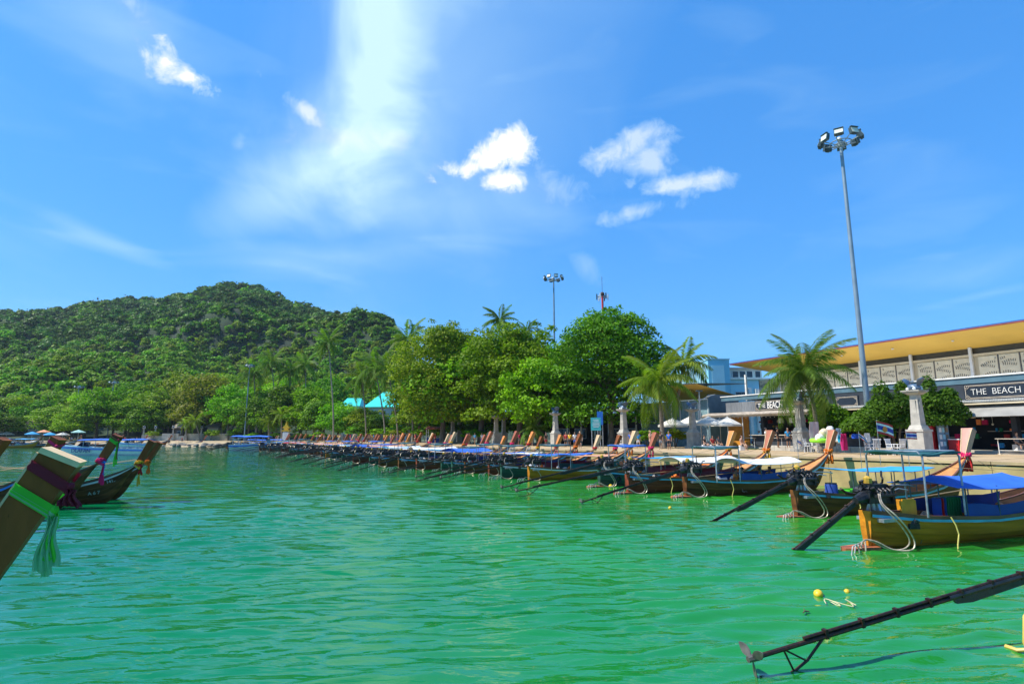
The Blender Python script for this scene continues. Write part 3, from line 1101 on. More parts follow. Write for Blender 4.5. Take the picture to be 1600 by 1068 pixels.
for px, Y, h, w, k, lb in [
    (1055, 66, 2.2, 3.0, 'olive', 'bright shrub beside the leaning coconut palm trunk'), (1012, 68, 1.9, 3.6, 'dark', 'dark clipped hedge right of the pillar with the notice'),
    (665, 118, 3.2, 5.5, 'bright', 'bright shrub right of the twin distant pillars'), (622, 128, 3.0, 6, 'olive', 'olive shrub left of the twin distant pillars'),
    (690, 112, 2.8, 5.0, 'dark', 'dark shrub under the olive tree'), (740, 96, 2.6, 4.0, 'bright', 'yellow green shrub under the almond tree'),
    (600, 130, 3.4, 6, 'bright', 'bushy shrub at the foot of the leaning palms'), (560, 140, 3.6, 7, 'dark', 'dark bush right of the crowded beach'),
    (575, 138, 2.6, 5, 'olive', 'low olive bush near the thin white post'), (500, 150, 2.6, 5, 'bright', 'low bright bush behind the crowd'),
    (430, 168, 2.4, 5, 'bright', 'hedge beside the small spirit house'), (470, 160, 2.2, 5, 'olive', 'low hedge right of the spirit house'),
    (395, 176, 2.6, 5, 'bright', 'hedge behind the white speedboat'), (238, 192, 3, 5, 'olive', 'yellow shrub by the left seawall pillar'),
    (330, 190, 3.4, 5, 'olive', 'yellow shrub on the pale wall right of the hut'), (367, 186, 3.2, 5, 'dark', 'dark shrub above the rocky shore'),
]:
    shrub(px, Y, h, w, k, lb)


# ------------------------------------------------------------------ palms
def frond_mesh(L, seed, droop=1.0, m=None, n=30, wl=0.2, lw=0.055):
    rs = random.Random(seed)
    V, tone, F = [], [], []
    pts = []
    for i in range(n + 1):
        t = i / n
        x = L * (t - 0.12 * droop * t * t)
        z = L * (0.42 * t - (0.30 + 0.55 * droop) * t * t)
        pts.append(Vector((x, 0.02 * math.sin(t * 3 + seed), z)))
    b = []
    for i in range(1, n + 1):
        t = i / n
        p = pts[i]
        d = (pts[i] - pts[i - 1]).normalized()
        ll = L * wl * (math.sin(PI * min(1, t * 0.86 + 0.10)) ** 0.6) * rs.uniform(0.85, 1.1)
        for sgn in (-1, 1):
            out = (Vector((0, sgn, 0)) * 0.85 + d * rs.uniform(.35, .75) + Vector((0, 0, -0.25 - 0.55 * droop * rs.uniform(0.6, 1.4)))).normalized()
            w = d * lw * L * 0.2
            mid = p + out * ll * 0.5 + Vector((0, 0, 0.03 * L * 0.2))
            tip = p + out * ll + Vector((0, 0, -ll * 0.28 * droop))
            b.append((p - w * .5, mid - w * .6, tip, mid + w * .6, ))
            tone.append(min(1, max(0, rs.gauss(0.5, 0.2))))
    for q in b:
        V += [tuple(v) for v in q]
    nq = len(b)
    # rachis as thin quads, crossed
    for i in range(n):
        r = 0.018 * (1 - 0.8 * i / n) * L * 0.3
        for ax in (Vector((0, r, 0)), Vector((0, 0, r))):
            V += [tuple(pts[i] - ax), tuple(pts[i + 1] - ax * .9), tuple(pts[i + 1] + ax * .9), tuple(pts[i] + ax)]
            tone.append(0.95); nq += 1
    return numpy_quads('frond', np.array(V), nq, m, np.array(tone))


FROND = {}


def palm(px, Y, top_py, crown_px, rad_px, label, nf=18, young=False, lean=None, near=False, dead=2, base_z=PROM, group='coconut palms'):
    c = at(crown_px, top_py, Y)
    X0 = gx(px, Y)
    H = c.z - base_z
    t = empty('coconut_palm', (X0, Y, base_z), 0, label, 'palm tree', group)
    dx = c.x - X0
    n = 14
    pts = [Vector((dx * ((k / n) ** 1.5), 0.15 * math.sin(k * .5), H * k / n)) for k in range(n + 1)]
    r0 = 0.17 if not young else 0.22
    b = MB()
    b.tube(pts, [r0 * (1.7 if k == 0 else 1.15 - 0.035 * k) + (0.012 if k % 2 else 0) for k in range(n + 1)], 9)
    b.build('trunk', PBARK, t, True)
    L = rad_px / 898.0 * Y
    key = (young, near)
    if key not in FROND:
        mm_ = PALM_Y if young else PALM
        q = dict(n=64, wl=0.25, lw=0.085 if young else 0.074) if near else dict(n=30, wl=0.27, lw=0.17)
        FROND[key] = [frond_mesh(1.0, s_, dr, mm_, **q) for s_, dr in ((1, .35), (2, .7), (3, 1.05), (4, 1.35))]
        FROND[(young, near, 'dry')] = frond_mesh(1.0, 9, 1.9, DRY, n=18, wl=0.16, lw=0.13)
    top = pts[-1]
    for k in range(nf):
        a = k * 2.399 + rnd.uniform(-.2, .2)
        el = R(68) - R(95) * (k / nf) + rnd.uniform(-.12, .12)
        v = min(3, int(k / nf * 4))
        o = link('frond', FROND[key][v], t, top + Vector((math.cos(a) * .05, math.sin(a) * .05, 0.02 * (nf - k))), (0, -el + R(14), a), L * rnd.uniform(0.88, 1.12))
        o.rotation_euler = Euler((rnd.uniform(-.3, .3), -el + R(14), a))
    for k in range(dead):
        a = rnd.uniform(0, 6.28)
        link('dry_frond', FROND[(young, near, 'dry')], t, top - Vector((0, 0, .1)), (0, R(62), a), L * rnd.uniform(0.7, 0.9))
    if not young:
        b = MB()
        for k in range(7):
            a = k * 0.9
            b.ball(top + Vector((math.cos(a) * .22, math.sin(a) * .22, -.22 - .1 * (k % 3))), (.13, .13, .16), 7, 5)
        b.build('coconut_cluster', mat('coconut', (0.16, 0.15, 0.04), 0.6), t, True)
    return t


palm(1281, 46.5, 586, 1258, 82, 'large coconut palm with arching fronds in front of the dark beach shop', 32, near=True, dead=1)
palm(1036, 62, 600, 1028, 66, 'low coconut palm with yellow green fronds left of the white umbrellas', 24, young=True, near=True, dead=0)
palm(1052, 74, 570, 1068, 52, 'yellowing young palm leaning over the umbrellas beside the light blue tower', 18, young=True, dead=0)
palm(778, 104, 502.0, 781, 34, 'tall coconut palm rising above the almond tree', 20, dead=2)
palm(826, 112, 516.0, 823, 23, 'small palm top peeking out right of the tall palm', 14, dead=0)
palm(645, 122, 532.0, 637, 42, 'coconut palm directly below the far floodlight cluster', 20, dead=3)
palm(521, 142, 535.0, 513, 32, 'solitary tall slender coconut palm standing against the hill', 18, dead=3)
palm(432, 172, 566.0, 424, 30, 'tall coconut palm left of the slender one with hanging dry fronds', 18, dead=4)
palm(401, 178, 582.0, 396, 30, 'palm with drooping pale fronds right of the far lamp mast', 18, dead=3)
palm(452, 174, 580.0, 453, 27, 'shaggy palm between two taller palms', 16, dead=3)
palm(478, 170, 570.0, 477, 30, 'palm with a thick skirt of brown fronds', 16, dead=5)
palm(572, 134, 592.0, 566, 37, 'palm in front of the left teal roof', 18, dead=3)
palm(602, 128, 576.0, 586, 37, 'palm with trunk leaning left across the teal roof', 18, dead=2)
palm(622, 124, 580.0, 606, 35, 'palm with dark hanging fronds at the right teal roof', 18, dead=4)
palm(262, 208, 625, 262, 26, 'broad palm among the bay trees above the thatched hut', 18, dead=0)
palm(222, 204, 642, 222, 24, 'palm with long fronds left of the hut', 18, dead=0)
palm(356, 192, 648, 357, 26, 'low palm on the rocky shore', 18, young=True, dead=0)
palm(312, 190, 658, 305, 18, 'small bushy palm on the beach wall', 16, young=True, dead=0)
palm(292, 190, 662, 290, 14, 'smallest palm beside the thatched hut', 14, young=True, dead=0)
palm(440, 160, 648, 440, 18, 'short palm behind the spirit house', 16, young=True, dead=0)
palm(420, 164, 660, 420, 16, 'low palm with pale fronds left of the spirit house', 14, young=True, dead=0)
palm(832, 78, 672, 832, 30, 'dark fan of palm fronds in the shade under the big trees', 18, young=False, dead=0)
palm(328, 214, 604, 328, 18, 'dark palm among the brownish trees', 14, dead=0)
palm(498, 156, 664, 500, 18, 'short palm at the edge of the crowd', 14, young=True, dead=0)

# ------------------------------------------------------------------ shrubs in front of the shops
def big_shrub(px, Y, label, blobs, n, m, seed, size=0.2):
    t = empty('tall_shrub', (gx(px, Y), Y, PROM), 0, label, 'shrub', 'tall shrubs in front of the beach shops')
    rs = np.random.RandomState(seed)
    V, tone = leaf_cloud(blobs, n, size, rs, shell=0.55)
    link('foliage', numpy_quads('foliage', V, n, m, tone), t)
    b = MB()
    for i in range(5):
        a = i * 1.3
        b.tube([(math.cos(a) * .1, math.sin(a) * .1, 0), (math.cos(a) * .4, math.sin(a) * .3, 1.6), (math.cos(a) * .9, math.sin(a) * .5, 3.0)], [.09, .06, .02], 6)
    b.build('stem', BARK, t)
    return t


SHRUB_L = leaf_mat('ficus_leaf', (0.035, 0.115, 0.010), (0.10, 0.24, 0.015), trans=0.32)
big_shrub(1398, 41.0, 'wide rounded green shrub left of the near lamp pillar',
          [((-2.6, 0, 1.9), (1.1, 1.0, .8)), ((-1.7, 0, 2.5), (1.1, 1, .8)), ((-.7, 0, 3.0), (1.2, 1, 1.1)), ((-.7, 0, 4.2), (.55, .6, 1.1)), ((.4, 0, 3.3), (1.1, 1, 1.1)), ((1.2, 0, 3.6), (.8, .8, .9)), ((.6, 0, 2.2), (1.5, 1, 1.0)), ((-1.3, 0, 1.6), (1.2, 1, .8)), ((1.3, 0, 2.4), (.9, .9, 1.2)), ((.9, 0, 4.7), (.5, .5, .6))],
          15000, SHRUB_L, 21)
big_shrub(1468, 42.5, 'conical topped green shrub right of the near lamp pillar beside the shop sign',
          [((-.4, 0, 4.8), (.5, .5, 1.2)), ((-.5, 0, 3.6), (1.0, .9, 1.1)), ((.6, 0, 3.5), (1.2, 1, 1.1)), ((1.2, 0, 2.9), (1.1, 1, .9)), ((-.7, 0, 2.4), (1.0, 1, 1.0)), ((.4, 0, 2.4), (1.4, 1, .9)), ((1.0, 0, 4.3), (.6, .6, .6))],
          12000, SHRUB_L, 22)
big_shrub(1300, 52, 'dark creeper covered shrub behind the large coconut palm',
          [((-.9, 0, 3.6), (.9, .8, 1.3)), ((.2, 0, 3.0), (1.1, .8, 1.2)), ((1.2, 0, 2.4), (1.1, .8, 1.4)), ((-.2, 0, 1.6), (1.2, .8, 1.0)), ((-1.2, 0, 2.6), (.7, .7, .9))],
          7000, LEAF_C, 23, 0.22)

# dark understory below the big trees
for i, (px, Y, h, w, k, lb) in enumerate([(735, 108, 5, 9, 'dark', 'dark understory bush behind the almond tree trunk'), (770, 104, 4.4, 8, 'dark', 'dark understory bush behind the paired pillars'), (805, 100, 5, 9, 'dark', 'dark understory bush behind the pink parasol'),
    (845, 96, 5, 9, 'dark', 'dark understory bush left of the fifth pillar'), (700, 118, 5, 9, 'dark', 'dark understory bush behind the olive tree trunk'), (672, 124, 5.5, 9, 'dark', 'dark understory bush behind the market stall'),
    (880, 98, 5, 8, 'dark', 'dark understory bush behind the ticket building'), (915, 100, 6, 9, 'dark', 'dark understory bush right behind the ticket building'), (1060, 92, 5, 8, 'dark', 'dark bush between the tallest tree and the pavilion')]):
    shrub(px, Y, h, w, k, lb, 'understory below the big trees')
# ------------------------------------------------------------------ longtail boats
WOOD_D = mat('dark_hull_wood', (0.16, 0.060, 0.016), 0.6, spec=0.18, var=0.35, scale=1.2, stretch=(0.35, 2, 3), bump=0.25, bscale=10, wear=((0.12, 0.07, 0.035), 0.64))
WOOD_O = mat('ochre_hull_wood', (0.54, 0.20, 0.012), 0.6, spec=0.18, var=0.22, scale=1.2, stretch=(0.3, 2, 4), bump=0.2, bscale=10, wear=((0.10, 0.05, 0.012), 0.62))
WOOD_R = mat('red_hull_wood', (0.22, 0.050, 0.022), 0.6, spec=0.18, var=0.3, scale=1.2, stretch=(0.35, 2, 3), bump=0.25, bscale=10)
WOOD_G = mat('green_hull_paint', (0.030, 0.095, 0.060), 0.6, spec=0.2, var=0.25, scale=1.2, stretch=(0.35, 2, 3), bump=0.2, bscale=10, wear=((0.10, 0.07, 0.04), 0.64))
WOOD_I = mat('inner_wood', (0.33, 0.16, 0.055), 0.6, var=0.25, scale=2, stretch=(0.3, 2, 2), bump=0.25, bscale=10)
WOOD_P = mat('prow_wood', (0.38, 0.10, 0.035), 0.5, var=0.22, scale=2, stretch=(1, 1, 0.3), bump=0.2, bscale=10)
WOOD_PO = mat('prow_wood_orange', (0.60, 0.20, 0.03), 0.5, var=0.2, scale=2, stretch=(1, 1, 0.3), bump=0.2)
WOOD_PK = mat('prow_wood_pink', (0.56, 0.25, 0.18), 0.5, var=0.2, scale=2, stretch=(1, 1, 0.3), bump=0.2)
WOOD_BR = mat('prow_wood_brown', (0.24, 0.070, 0.016), 0.6, spec=0.2, var=0.35, scale=2.2, stretch=(1, 1, 0.25), bump=0.35, bscale=14, wear=((0.09, 0.032, 0.01), 0.6))
WOOD_T = mat('prow_wood_tan', (0.55, 0.38, 0.20), 0.6, var=0.2, scale=2, stretch=(1, 1, 0.3), bump=0.2)
CREAM = mat('cream_end_grain', (0.72, 0.52, 0.27), 0.7, var=0.1, scale=6, bump=0.2)
RED_ANTI = mat('red_bottom_paint', (0.42, 0.12, 0.045), 0.6, var=0.25, scale=2)
RAIL_C = mat('cyan_rail_paint', (0.08, 0.42, 0.60), 0.4, var=0.12, scale=2, wear=((0.2, 0.2, 0.18), 0.66))
RAIL_W = mat('white_rail_paint', (0.70, 0.68, 0.62), 0.45, var=0.1, scale=2, wear=((0.3, 0.25, 0.2), 0.66))
RAIL_B = mat('brown_cap_rail', (0.16, 0.060, 0.028), 0.5, var=0.25, scale=3, stretch=(.3, 1, 1))
DARKM = mat('greasy_black_metal', (0.040, 0.040, 0.042), 0.42, metal=0.5, var=0.4, scale=9, bump=0.5, bscale=20, wear=((0.10, 0.055, 0.03), 0.62))
RUST = mat('rusty_shaft_metal', (0.085, 0.038, 0.020), 0.55, metal=0.5, var=0.4, scale=9, bump=0.4, bscale=24, wear=((0.03, 0.028, 0.027), 0.5))
SLEEVE = mat('black_sleeve', (0.018, 0.020, 0.022), 0.5, var=0.3, scale=5, bump=0.3)
STEEL = mat('galvanised_steel', (0.42, 0.43, 0.43), 0.4, metal=0.7, var=0.2, scale=5)
PIPE = mat('coolant_pipe', (0.46, 0.38, 0.27), 0.35, metal=0.35, var=0.25, scale=8)
PIPE_W = mat('pale_pipe', (0.60, 0.56, 0.48), 0.35, metal=0.4, var=0.2, scale=8)
GREYP = mat('grey_propeller', (0.16, 0.14, 0.12), 0.5, metal=0.5, var=0.25, scale=8)
POLEM = mat('awning_pole', (0.09, 0.13, 0.14), 0.45, metal=0.4, var=0.2)
T_BLUE = cloth_mat('blue_tarpaulin', (0.030, 0.15, 0.62), 0.18)
T_LBLUE = cloth_mat('light_blue_tarpaulin', (0.035, 0.36, 0.72), 0.2)
T_WHITE = cloth_mat('white_canopy', (0.80, 0.79, 0.76), 0.15, 0.06)
T_SALMON = cloth_mat('salmon_canopy', (0.70, 0.36, 0.22), 0.2)
T_RED = cloth_mat('red_canopy', (0.55, 0.04, 0.035), 0.2)
T_TEAL = cloth_mat('teal_awning', (0.015, 0.10, 0.11), 0.15)
T_MINT = cloth_mat('mint_canopy', (0.36, 0.62, 0.56), 0.2)
T_NAVY = cloth_mat('navy_curtain', (0.012, 0.060, 0.30), 0.15)
T_MAROON = cloth_mat('maroon_curtain', (0.20, 0.018, 0.040), 0.15)
T_GREEN = cloth_mat('green_net', (0.01, 0.20, 0.06), 0.2)
ORANGE = mat('orange_plastic', (0.80, 0.20, 0.015), 0.45, var=0.1)
YELLOW = mat('yellow_plastic', (0.80, 0.50, 0.02), 0.4, var=0.1)
C_PINK = cloth_mat('pink_ribbon', (0.85, 0.02, 0.16), 0.3)
C_RED = cloth_mat('red_ribbon', (0.60, 0.02, 0.02), 0.3)
C_GREEN = cloth_mat('green_ribbon', (0.10, 0.72, 0.05), 0.35)
C_PGREEN = cloth_mat('pale_green_ribbon', (0.24, 0.58, 0.30), 0.35)
C_YEL = cloth_mat('yellow_garland', (0.85, 0.50, 0.02), 0.3)
C_ORG = cloth_mat('orange_garland', (0.85, 0.22, 0.01), 0.3)
C_WHT = cloth_mat('white_ribbon', (0.75, 0.75, 0.78), 0.3)
C_BLU = cloth_mat('blue_ribbon', (0.05, 0.25, 0.75), 0.3)
C_MAR = cloth_mat('maroon_ribbon', (0.26, 0.012, 0.035), 0.3)
C_VIO = cloth_mat('violet_ribbon', (0.20, 0.03, 0.35), 0.3)

LB = 11.0
tk = [0, .1, .3, .55, .75, .9, .97, 1.0]
wk = [.17, .48, .84, .86, .66, .34, .14, .09]
gk_t = [0, .15, .4, .6, .75, .88, .95, 1.0]
gk = [.98, .80, .70, .76, .98, 1.38, 1.72, 2.08]
kk_t = [0, .3, .6, .8, .88, .92, .96, 1.0]
kk = [-.12, -.25, -.28, -.22, -.08, .25, .95, 1.75]


def hull_sec(t, inner=0.0):
    w = float(np.interp(t, tk, wk)) - inner
    g = float(np.interp(t, gk_t, gk)); k = float(np.interp(t, kk_t, kk)) + inner * 1.2
    w = max(w, 0.02)
    return w, g, k


def side_pt(t, a, sgn, inner=0.0, out=0.0):
    """a: 0 keel .. 1 gunwale"""
    w, g, k = hull_sec(t, inner)
    ya = float(np.interp(a, [0, .18, .5, .8, 1], [0, .55, .86, .97, 1.0]))
    x = LB * t + (0.0 if t < .9 else (a - 0.5) * (t - .9) * 3.2)
    return Vector((x, sgn * (w * ya + out), k + (g - k) * a))


TS = [i / 30 for i in range(31)]


def prow_sec(u, grow=0.0, du=0.0):
    """four corners of the prow board at height share u"""
    x = .62 * u; z = 1.28 * u
    w = .11 + .12 * max(0, u) ** 1.3 + grow; h = .15 + .01 * u + grow
    px, pz = .9 * h, -.436 * h
    return [Vector((x - px, -w, z - pz)), Vector((x - px, w, z - pz)), Vector((x + px, w, z + pz)), Vector((x + px, -w, z + pz))]


def boat_meshes():
    M = {}
    # inner shell + planks
    for sgn in (-1, 1):
        A = [0, .18, .36, .52, .68, .84, 1.0]
        for j in range(6):
            b = MB()
            r0, r1, r2 = [], [], []
            for t in TS:
                r0.append(side_pt(t, A[j], sgn, out=0.012))
                r1.append(side_pt(t, A[j + 1] - 0.006, sgn, out=0.0))
            b.sheet([r0, r1] if sgn < 0 else [r1, r0])
            # lip under each strake
            r2 = [p + Vector((0, -sgn * 0.03, -0.0)) for p in r0]
            b.sheet([r2, r0] if sgn < 0 else [r0, r2])
            M['plank', sgn, j] = b.mesh('plank', WOOD_D, True)
    b = MB()
    for sgn in (-1, 1):
        rows = [[side_pt(t, a, sgn, inner=0.045) for t in TS] for a in (0, .2, .5, .8, 1.0)]
        b.sheet(rows if sgn > 0 else rows[::-1])
        top = [side_pt(t, 1, sgn, inner=0.045) for t in TS]; to = [side_pt(t, 1, sgn) for t in TS]
        b.sheet([top, to] if sgn > 0 else [to, top])
    # transom
    A = [0, .18, .5, .8, 1]
    L_ = [side_pt(0, a, 1) for a in A]; R_ = [side_pt(0, a, -1) for a in A]
    M['hull'] = b.mesh('hull', WOOD_I, True)
    b = MB(); b.sheet([R_, L_], 0.05, (1, 0, 0)); M['transom'] = b.mesh('transom', WOOD_D)
    # whole hull, for the far copies
    b = MB()
    for sgn in (-1, 1):
        rows = [[side_pt(t, a, sgn) for t in TS[::2]] for a in (0, .18, .5, .8, 1.0)]
        b.sheet(rows if sgn < 0 else rows[::-1])
    M['outer'] = b.mesh('hull_side', WOOD_D, True)
    # waterline band
    b = MB()
    for sgn in (-1, 1):
        r = []
        for t in TS[:27]:
            w, g, k = hull_sec(t)
            a = min(1, max(0.02, (0.07 - k) / (g - k)))
            r.append(a)
        lo = [side_pt(t, max(0, a - .25), sgn, out=0.016) for t, a in zip(TS[:27], r)]
        hi = [side_pt(t, a, sgn, out=0.016) for t, a in zip(TS[:27], r)]
        b.sheet([lo, hi] if sgn < 0 else [hi, lo])
    M['band'] = b.mesh('bottom_band', RED_ANTI, True)
    for nm, lo, hi, o, mm_ in (('rub_rail', .86, .93, .028, RAIL_C), ('cap_rail', .94, 1.03, .02, RAIL_B)):
        for sgn in (-1, 1):
            b = MB()
            r0 = [side_pt(t, lo, sgn, out=o) for t in TS]; r1 = [side_pt(t, hi, sgn, out=o) for t in TS]
            r2 = [side_pt(t, hi, sgn, out=-.05 if nm == 'cap_rail' else 0) for t in TS]
            r3 = [side_pt(t, lo, sgn, out=0) for t in TS]
            b.sheet([r3, r0, r1, r2] if sgn < 0 else [r2, r1, r0, r3])
            M[nm, sgn] = b.mesh(nm, mm_, True)
    # foredeck
    b = MB()
    rows = []
    for t in [.80, .84, .88, .92, .96, 1.0]:
        w, g, k = hull_sec(t, .04)
        rows.append([Vector((LB * t + (0 if t < .9 else .5 * (t - .9) * 3.2), y * w, g - .05 + .03 * (1 - abs(y)))) for y in (-1, -.5, 0, .5, 1)])
    b.sheet(rows, 0.04)
    M['foredeck'] = b.mesh('foredeck', mat('orange_deck', (0.56, 0.25, 0.07), .55, var=.15, scale=2), True)
    b = MB()
    for t in (0.02, .1, .2):
        pass
    rows = []
    for t in (.01, .06, .12, .18):
        w, g, k = hull_sec(t, .06)
        rows.append([Vector((LB * t, y * w, g - .28)) for y in (-1, 0, 1)])
    b.sheet(rows, .04)
    M['stern_deck'] = b.mesh('stern_deck', WOOD_I, False)
    b = MB()
    rows = []
    for t in (.2, .4, .6, .8):
        w, g, k = hull_sec(t, .1)
        rows.append([Vector((LB * t, y * w * .8, .22)) for y in (-1, 0, 1)])
    b.sheet(rows, .03)
    M['floor_boards'] = b.mesh('floor_boards', WOOD_I, False)
    M['bench'] = MB().box((0, 0, 0), (.28, 1.45, .04)).mesh('bench', WOOD_I)
    b = MB()
    t = .5
    pts_ = [side_pt(t, a, 1, inner=.06) - Vector((LB * t, 0, 0)) for a in (0.1, .3, .6, .85, 1.0)]
    for q in (pts_, [Vector((p.x, -p.y, p.z)) for p in pts_]):
        for i in range(4):
            b.bar(q[i], q[i + 1], .05, .05)
    M['rib'] = b.mesh('rib', WOOD_I)
    # prow board, flared, its end cut square to its lean
    b = MB()
    N = 8
    rows = [prow_sec(i / N) for i in range(N + 1)]
    for i in range(N):
        for k in range(4):
            k2 = (k + 1) % 4
            b.add([rows[i][k], rows[i][k2], rows[i + 1][k2], rows[i + 1][k]], [(0, 3, 2, 1)])
    b.add([rows[0][k] for k in range(4)], [(0, 1, 2, 3)])
    M['prow'] = b.mesh('prow_board', WOOD_P)
    q = rows[N]
    b = MB()
    v = [Vector(p) for p in q]
    cc = sum(v, Vector()) / 4
    v2 = [cc + (p - cc) * 1.05 for p in v]
    o = Vector((.436, 0, .9)) * .05
    b.add([*v2, *[p + o for p in v2]], [(0, 3, 2, 1), (4, 5, 6, 7), (0, 1, 5, 4), (1, 2, 6, 5), (2, 3, 7, 6), (3, 0, 4, 7)])
    M['prow_cap'] = b.mesh('prow_cap', CREAM)
    # pale edging of the inner face
    b = MB()
    for s_ in (-1, 1):
        for i in range(N):
            a_, c_ = Vector(rows[i][0 if s_ < 0 else 1]), Vector(rows[i + 1][0 if s_ < 0 else 1])
            b.bar(a_ + Vector((-.008, -s_ * .015, 0)), c_ + Vector((-.008, -s_ * .015, 0)), .035, .02)
    M['prow_edge'] = b.mesh('prow_edging', WOOD_T)
    # garland: rings of flowers and hanging ribbon tails
    rs = random.Random(4)
    for nm, nball, sp in (('garland', 26, 1.0), ('garland_small', 16, .8)):
        b = MB()
        for i in range(nball):
            a = 2 * PI * i / nball * 2
            b.ball((.04 + .15 * math.cos(a) * sp + .06 * (i / nball), .21 * math.sin(a) * sp, .10 + .14 * (i / nball) + rs.uniform(-.03, .03)), rs.uniform(.05, .08), 6, 4)
        M[nm] = b.mesh(nm, C_YEL, True)
    b = MB()
    for i in range(7):
        a = 2 * PI * i / 7
        x, y = .05 + .18 * math.cos(a), .21 * math.sin(a)
        rows = []
        for k in range(7):
            z = .08 - k * .11
            wv = .035 + .012 * k * .5
            rows.append([(x + .03 * math.sin(k * 1.2 + i), y - wv + .02 * math.cos(k + i), z), (x + .04 * math.sin(k * 1.5 + i) + .02, y + wv, z)])
        b.sheet(rows, .006, (1, 0, 0))
    M['ribbon'] = b.mesh('ribbon', C_RED, True)
    # canopies
    def canopy(x0, x1, z, rise, w, style):
        b = MB()
        rows = []
        nx = 9
        for i in range(nx + 1):
            u = i / nx
            x = x0 + (x1 - x0) * u
            r = []
            for j in range(9):
                y = -1 + j / 4
                if style == 'arch':
                    zz = z + rise * (1 - abs(y) ** 2.2)
                elif style == 'gable':
                    zz = z + rise * (1 - abs(y)) 
                else:
                    zz = z + rise * .5 + .03 * math.sin(u * 9 + y * 2)
                zz += 0.10 * (2 * u - 1) ** 2 + .005 * math.sin(u * 17 + j)
                if style == 'gable' and i in (0, nx):
                    zz -= rise * .5 * (1 - abs(y))
                r.append((x, y * w, zz))
            rows.append(r)
        b.sheet(rows, .02)
        return b
    M['canopy_arch'] = canopy(3.0, 7.6, 1.52, .24, .92, 'arch').mesh('canopy', T_WHITE, True)
    M['canopy_gable'] = canopy(2.4, 6.9, 1.50, .30, 1.0, 'gable').mesh('canopy', T_BLUE, True)
    M['canopy_flat'] = canopy(2.6, 7.2, 1.55, .10, .92, 'flat').mesh('canopy', T_LBLUE, True)
    b = MB()
    for x in (3.0, 4.5, 6.0, 7.4):
        for y in (-1, 1):
            b.tube([(x, y * .84, .7), (x, y * .86, 1.54)], .022, 6)
    M['posts'] = None
    M['post'] = MB().tube([(0, 0, .62), (0, 0, 1.58)], .022, 6).mesh('canopy_post', POLEM)
    b = MB()
    for y in (-1, 1):
        rows = []
        for i in range(13):
            x = 3.0 + 4.4 * i / 12
            w = hull_sec(x / LB)[0] - .05
            g = hull_sec(x / LB)[1]
            wob = .03 * math.sin(i * 1.7)
            rows.append([(x, y * (w + wob), g - .12), (x, y * (w + .02), g + .10), (x, y * (w + .01 - wob), g + .34 + .03 * math.sin(i))])
        b.sheet(rows, .012, (0, 1, 0))
    M['curtain'] = b.mesh('side_curtain', T_NAVY, True)
    # high awning over the helm
    b = MB()
    rows = []
    for i in range(8):
        u = i / 7
        rows.append([(1.3 + 1.7 * u, y, 2.36 + .05 * math.sin(u * 5 + y * 3) - .05 * abs(y)) for y in (-.85, -.45, 0, .45, .85)])
    b.sheet(rows, .05)
    M['awning'] = b.mesh('awning', T_TEAL, True)
    b = MB()
    for x in (1.35, 2.95):
        b.tube([(x, -.80, .6), (x, -.82, 2.22), (x, -.70, 2.36), (x, .70, 2.36), (x, .82, 2.22), (x, .80, .6)], .028, 7)
    for y in (-.72, .72):
        b.tube([(1.35, y, 2.36), (2.95, y, 2.36)], .02, 6)
    M['awning_frame'] = b.mesh('awning_frame', STEEL, True)
    # engine
    for v in (0, 1):
        rs = random.Random(30 + v)
        b = MB()
        b.box((.42, 0, 1.38), (.78, .36, .30))
        b.box((.45, 0, 1.60), (.66, .26, .16))
        b.box((.86, 0, 1.42), (.08, .46, .44))                      # radiator
        b.tube([(.90, 0, 1.36), (.98, 0, 1.36)], .17, 12)             # flywheel
        for k in range(4):
            b.tube([(.20 + k * .16, .10, 1.62), (.20 + k * .16, .10, 1.74)], .045, 7)
            b.tube([(.22 + k * .16, -.17, 1.58), (.22 + k * .16, -.26, 1.52), (.22 + k * .16, -.28, 1.42)], .03, 6)
        b.tube([(.1, -.29, 1.42), (.84, -.29, 1.42)], .04, 7)
        b.ball((.1, .18, 1.50), (.14, .12, .12), 8, 6)
        b.ball((.62, .2, 1.66), (.13, .11, .1), 8, 6)
        b.tube([(.05, 0, 1.36), (-.28, 0, 1.30)], [.17, .09], 10)       # bell housing
        for k in range(13):
            x = rs.uniform(.0, .9); y = rs.uniform(-.22, .22); z = rs.uniform(1.3, 1.68)
            p = [Vector((x, y, z))]
            for _ in range(4):
                p.append(p[-1] + Vector((rs.uniform(-.16, .16), rs.uniform(-.12, .12), rs.uniform(-.05, .14))))
            b.tube(p, .016 + .01 * (k % 2), 5)
        for k in range(12):
            b.box((rs.uniform(0, .9), rs.uniform(-.22, .22), rs.uniform(1.28, 1.72)), (rs.uniform(.05, .16), rs.uniform(.05, .14), rs.uniform(.05, .13)), (rs.uniform(0, 1), rs.uniform(0, 1), 0))
        M['engine', v] = b.mesh('engine', DARKM)
    b = MB()
    b.bar((.3, -.26, .7), (.38, -.10, 1.26), .06); b.bar((.3, .26, .7), (.38, .10, 1.26), .06)
    b.bar((.55, -.26, .7), (.42, -.10, 1.26), .06); b.bar((.55, .26, .7), (.42, .10, 1.26), .06)
    b.box((.4, 0, .74), (.5, .8, .09)); b.tube([(.4, 0, .74), (.4, 0, 1.3)], .07, 8)
    M['stand'] = b.mesh('engine_stand', STEEL)
    b = MB()
    b.tube([(.8, .05, 1.5), (1.3, .08, 1.62), (1.9, .1, 1.60), (2.2, .1, 1.56)], .022, 6)
    b.tube([(.8, -.08, 1.45), (1.25, -.1, 1.55), (1.6, -.1, 1.5)], .016, 6)
    M['tiller'] = b.mesh('tiller', STEEL, True)
    b = MB()
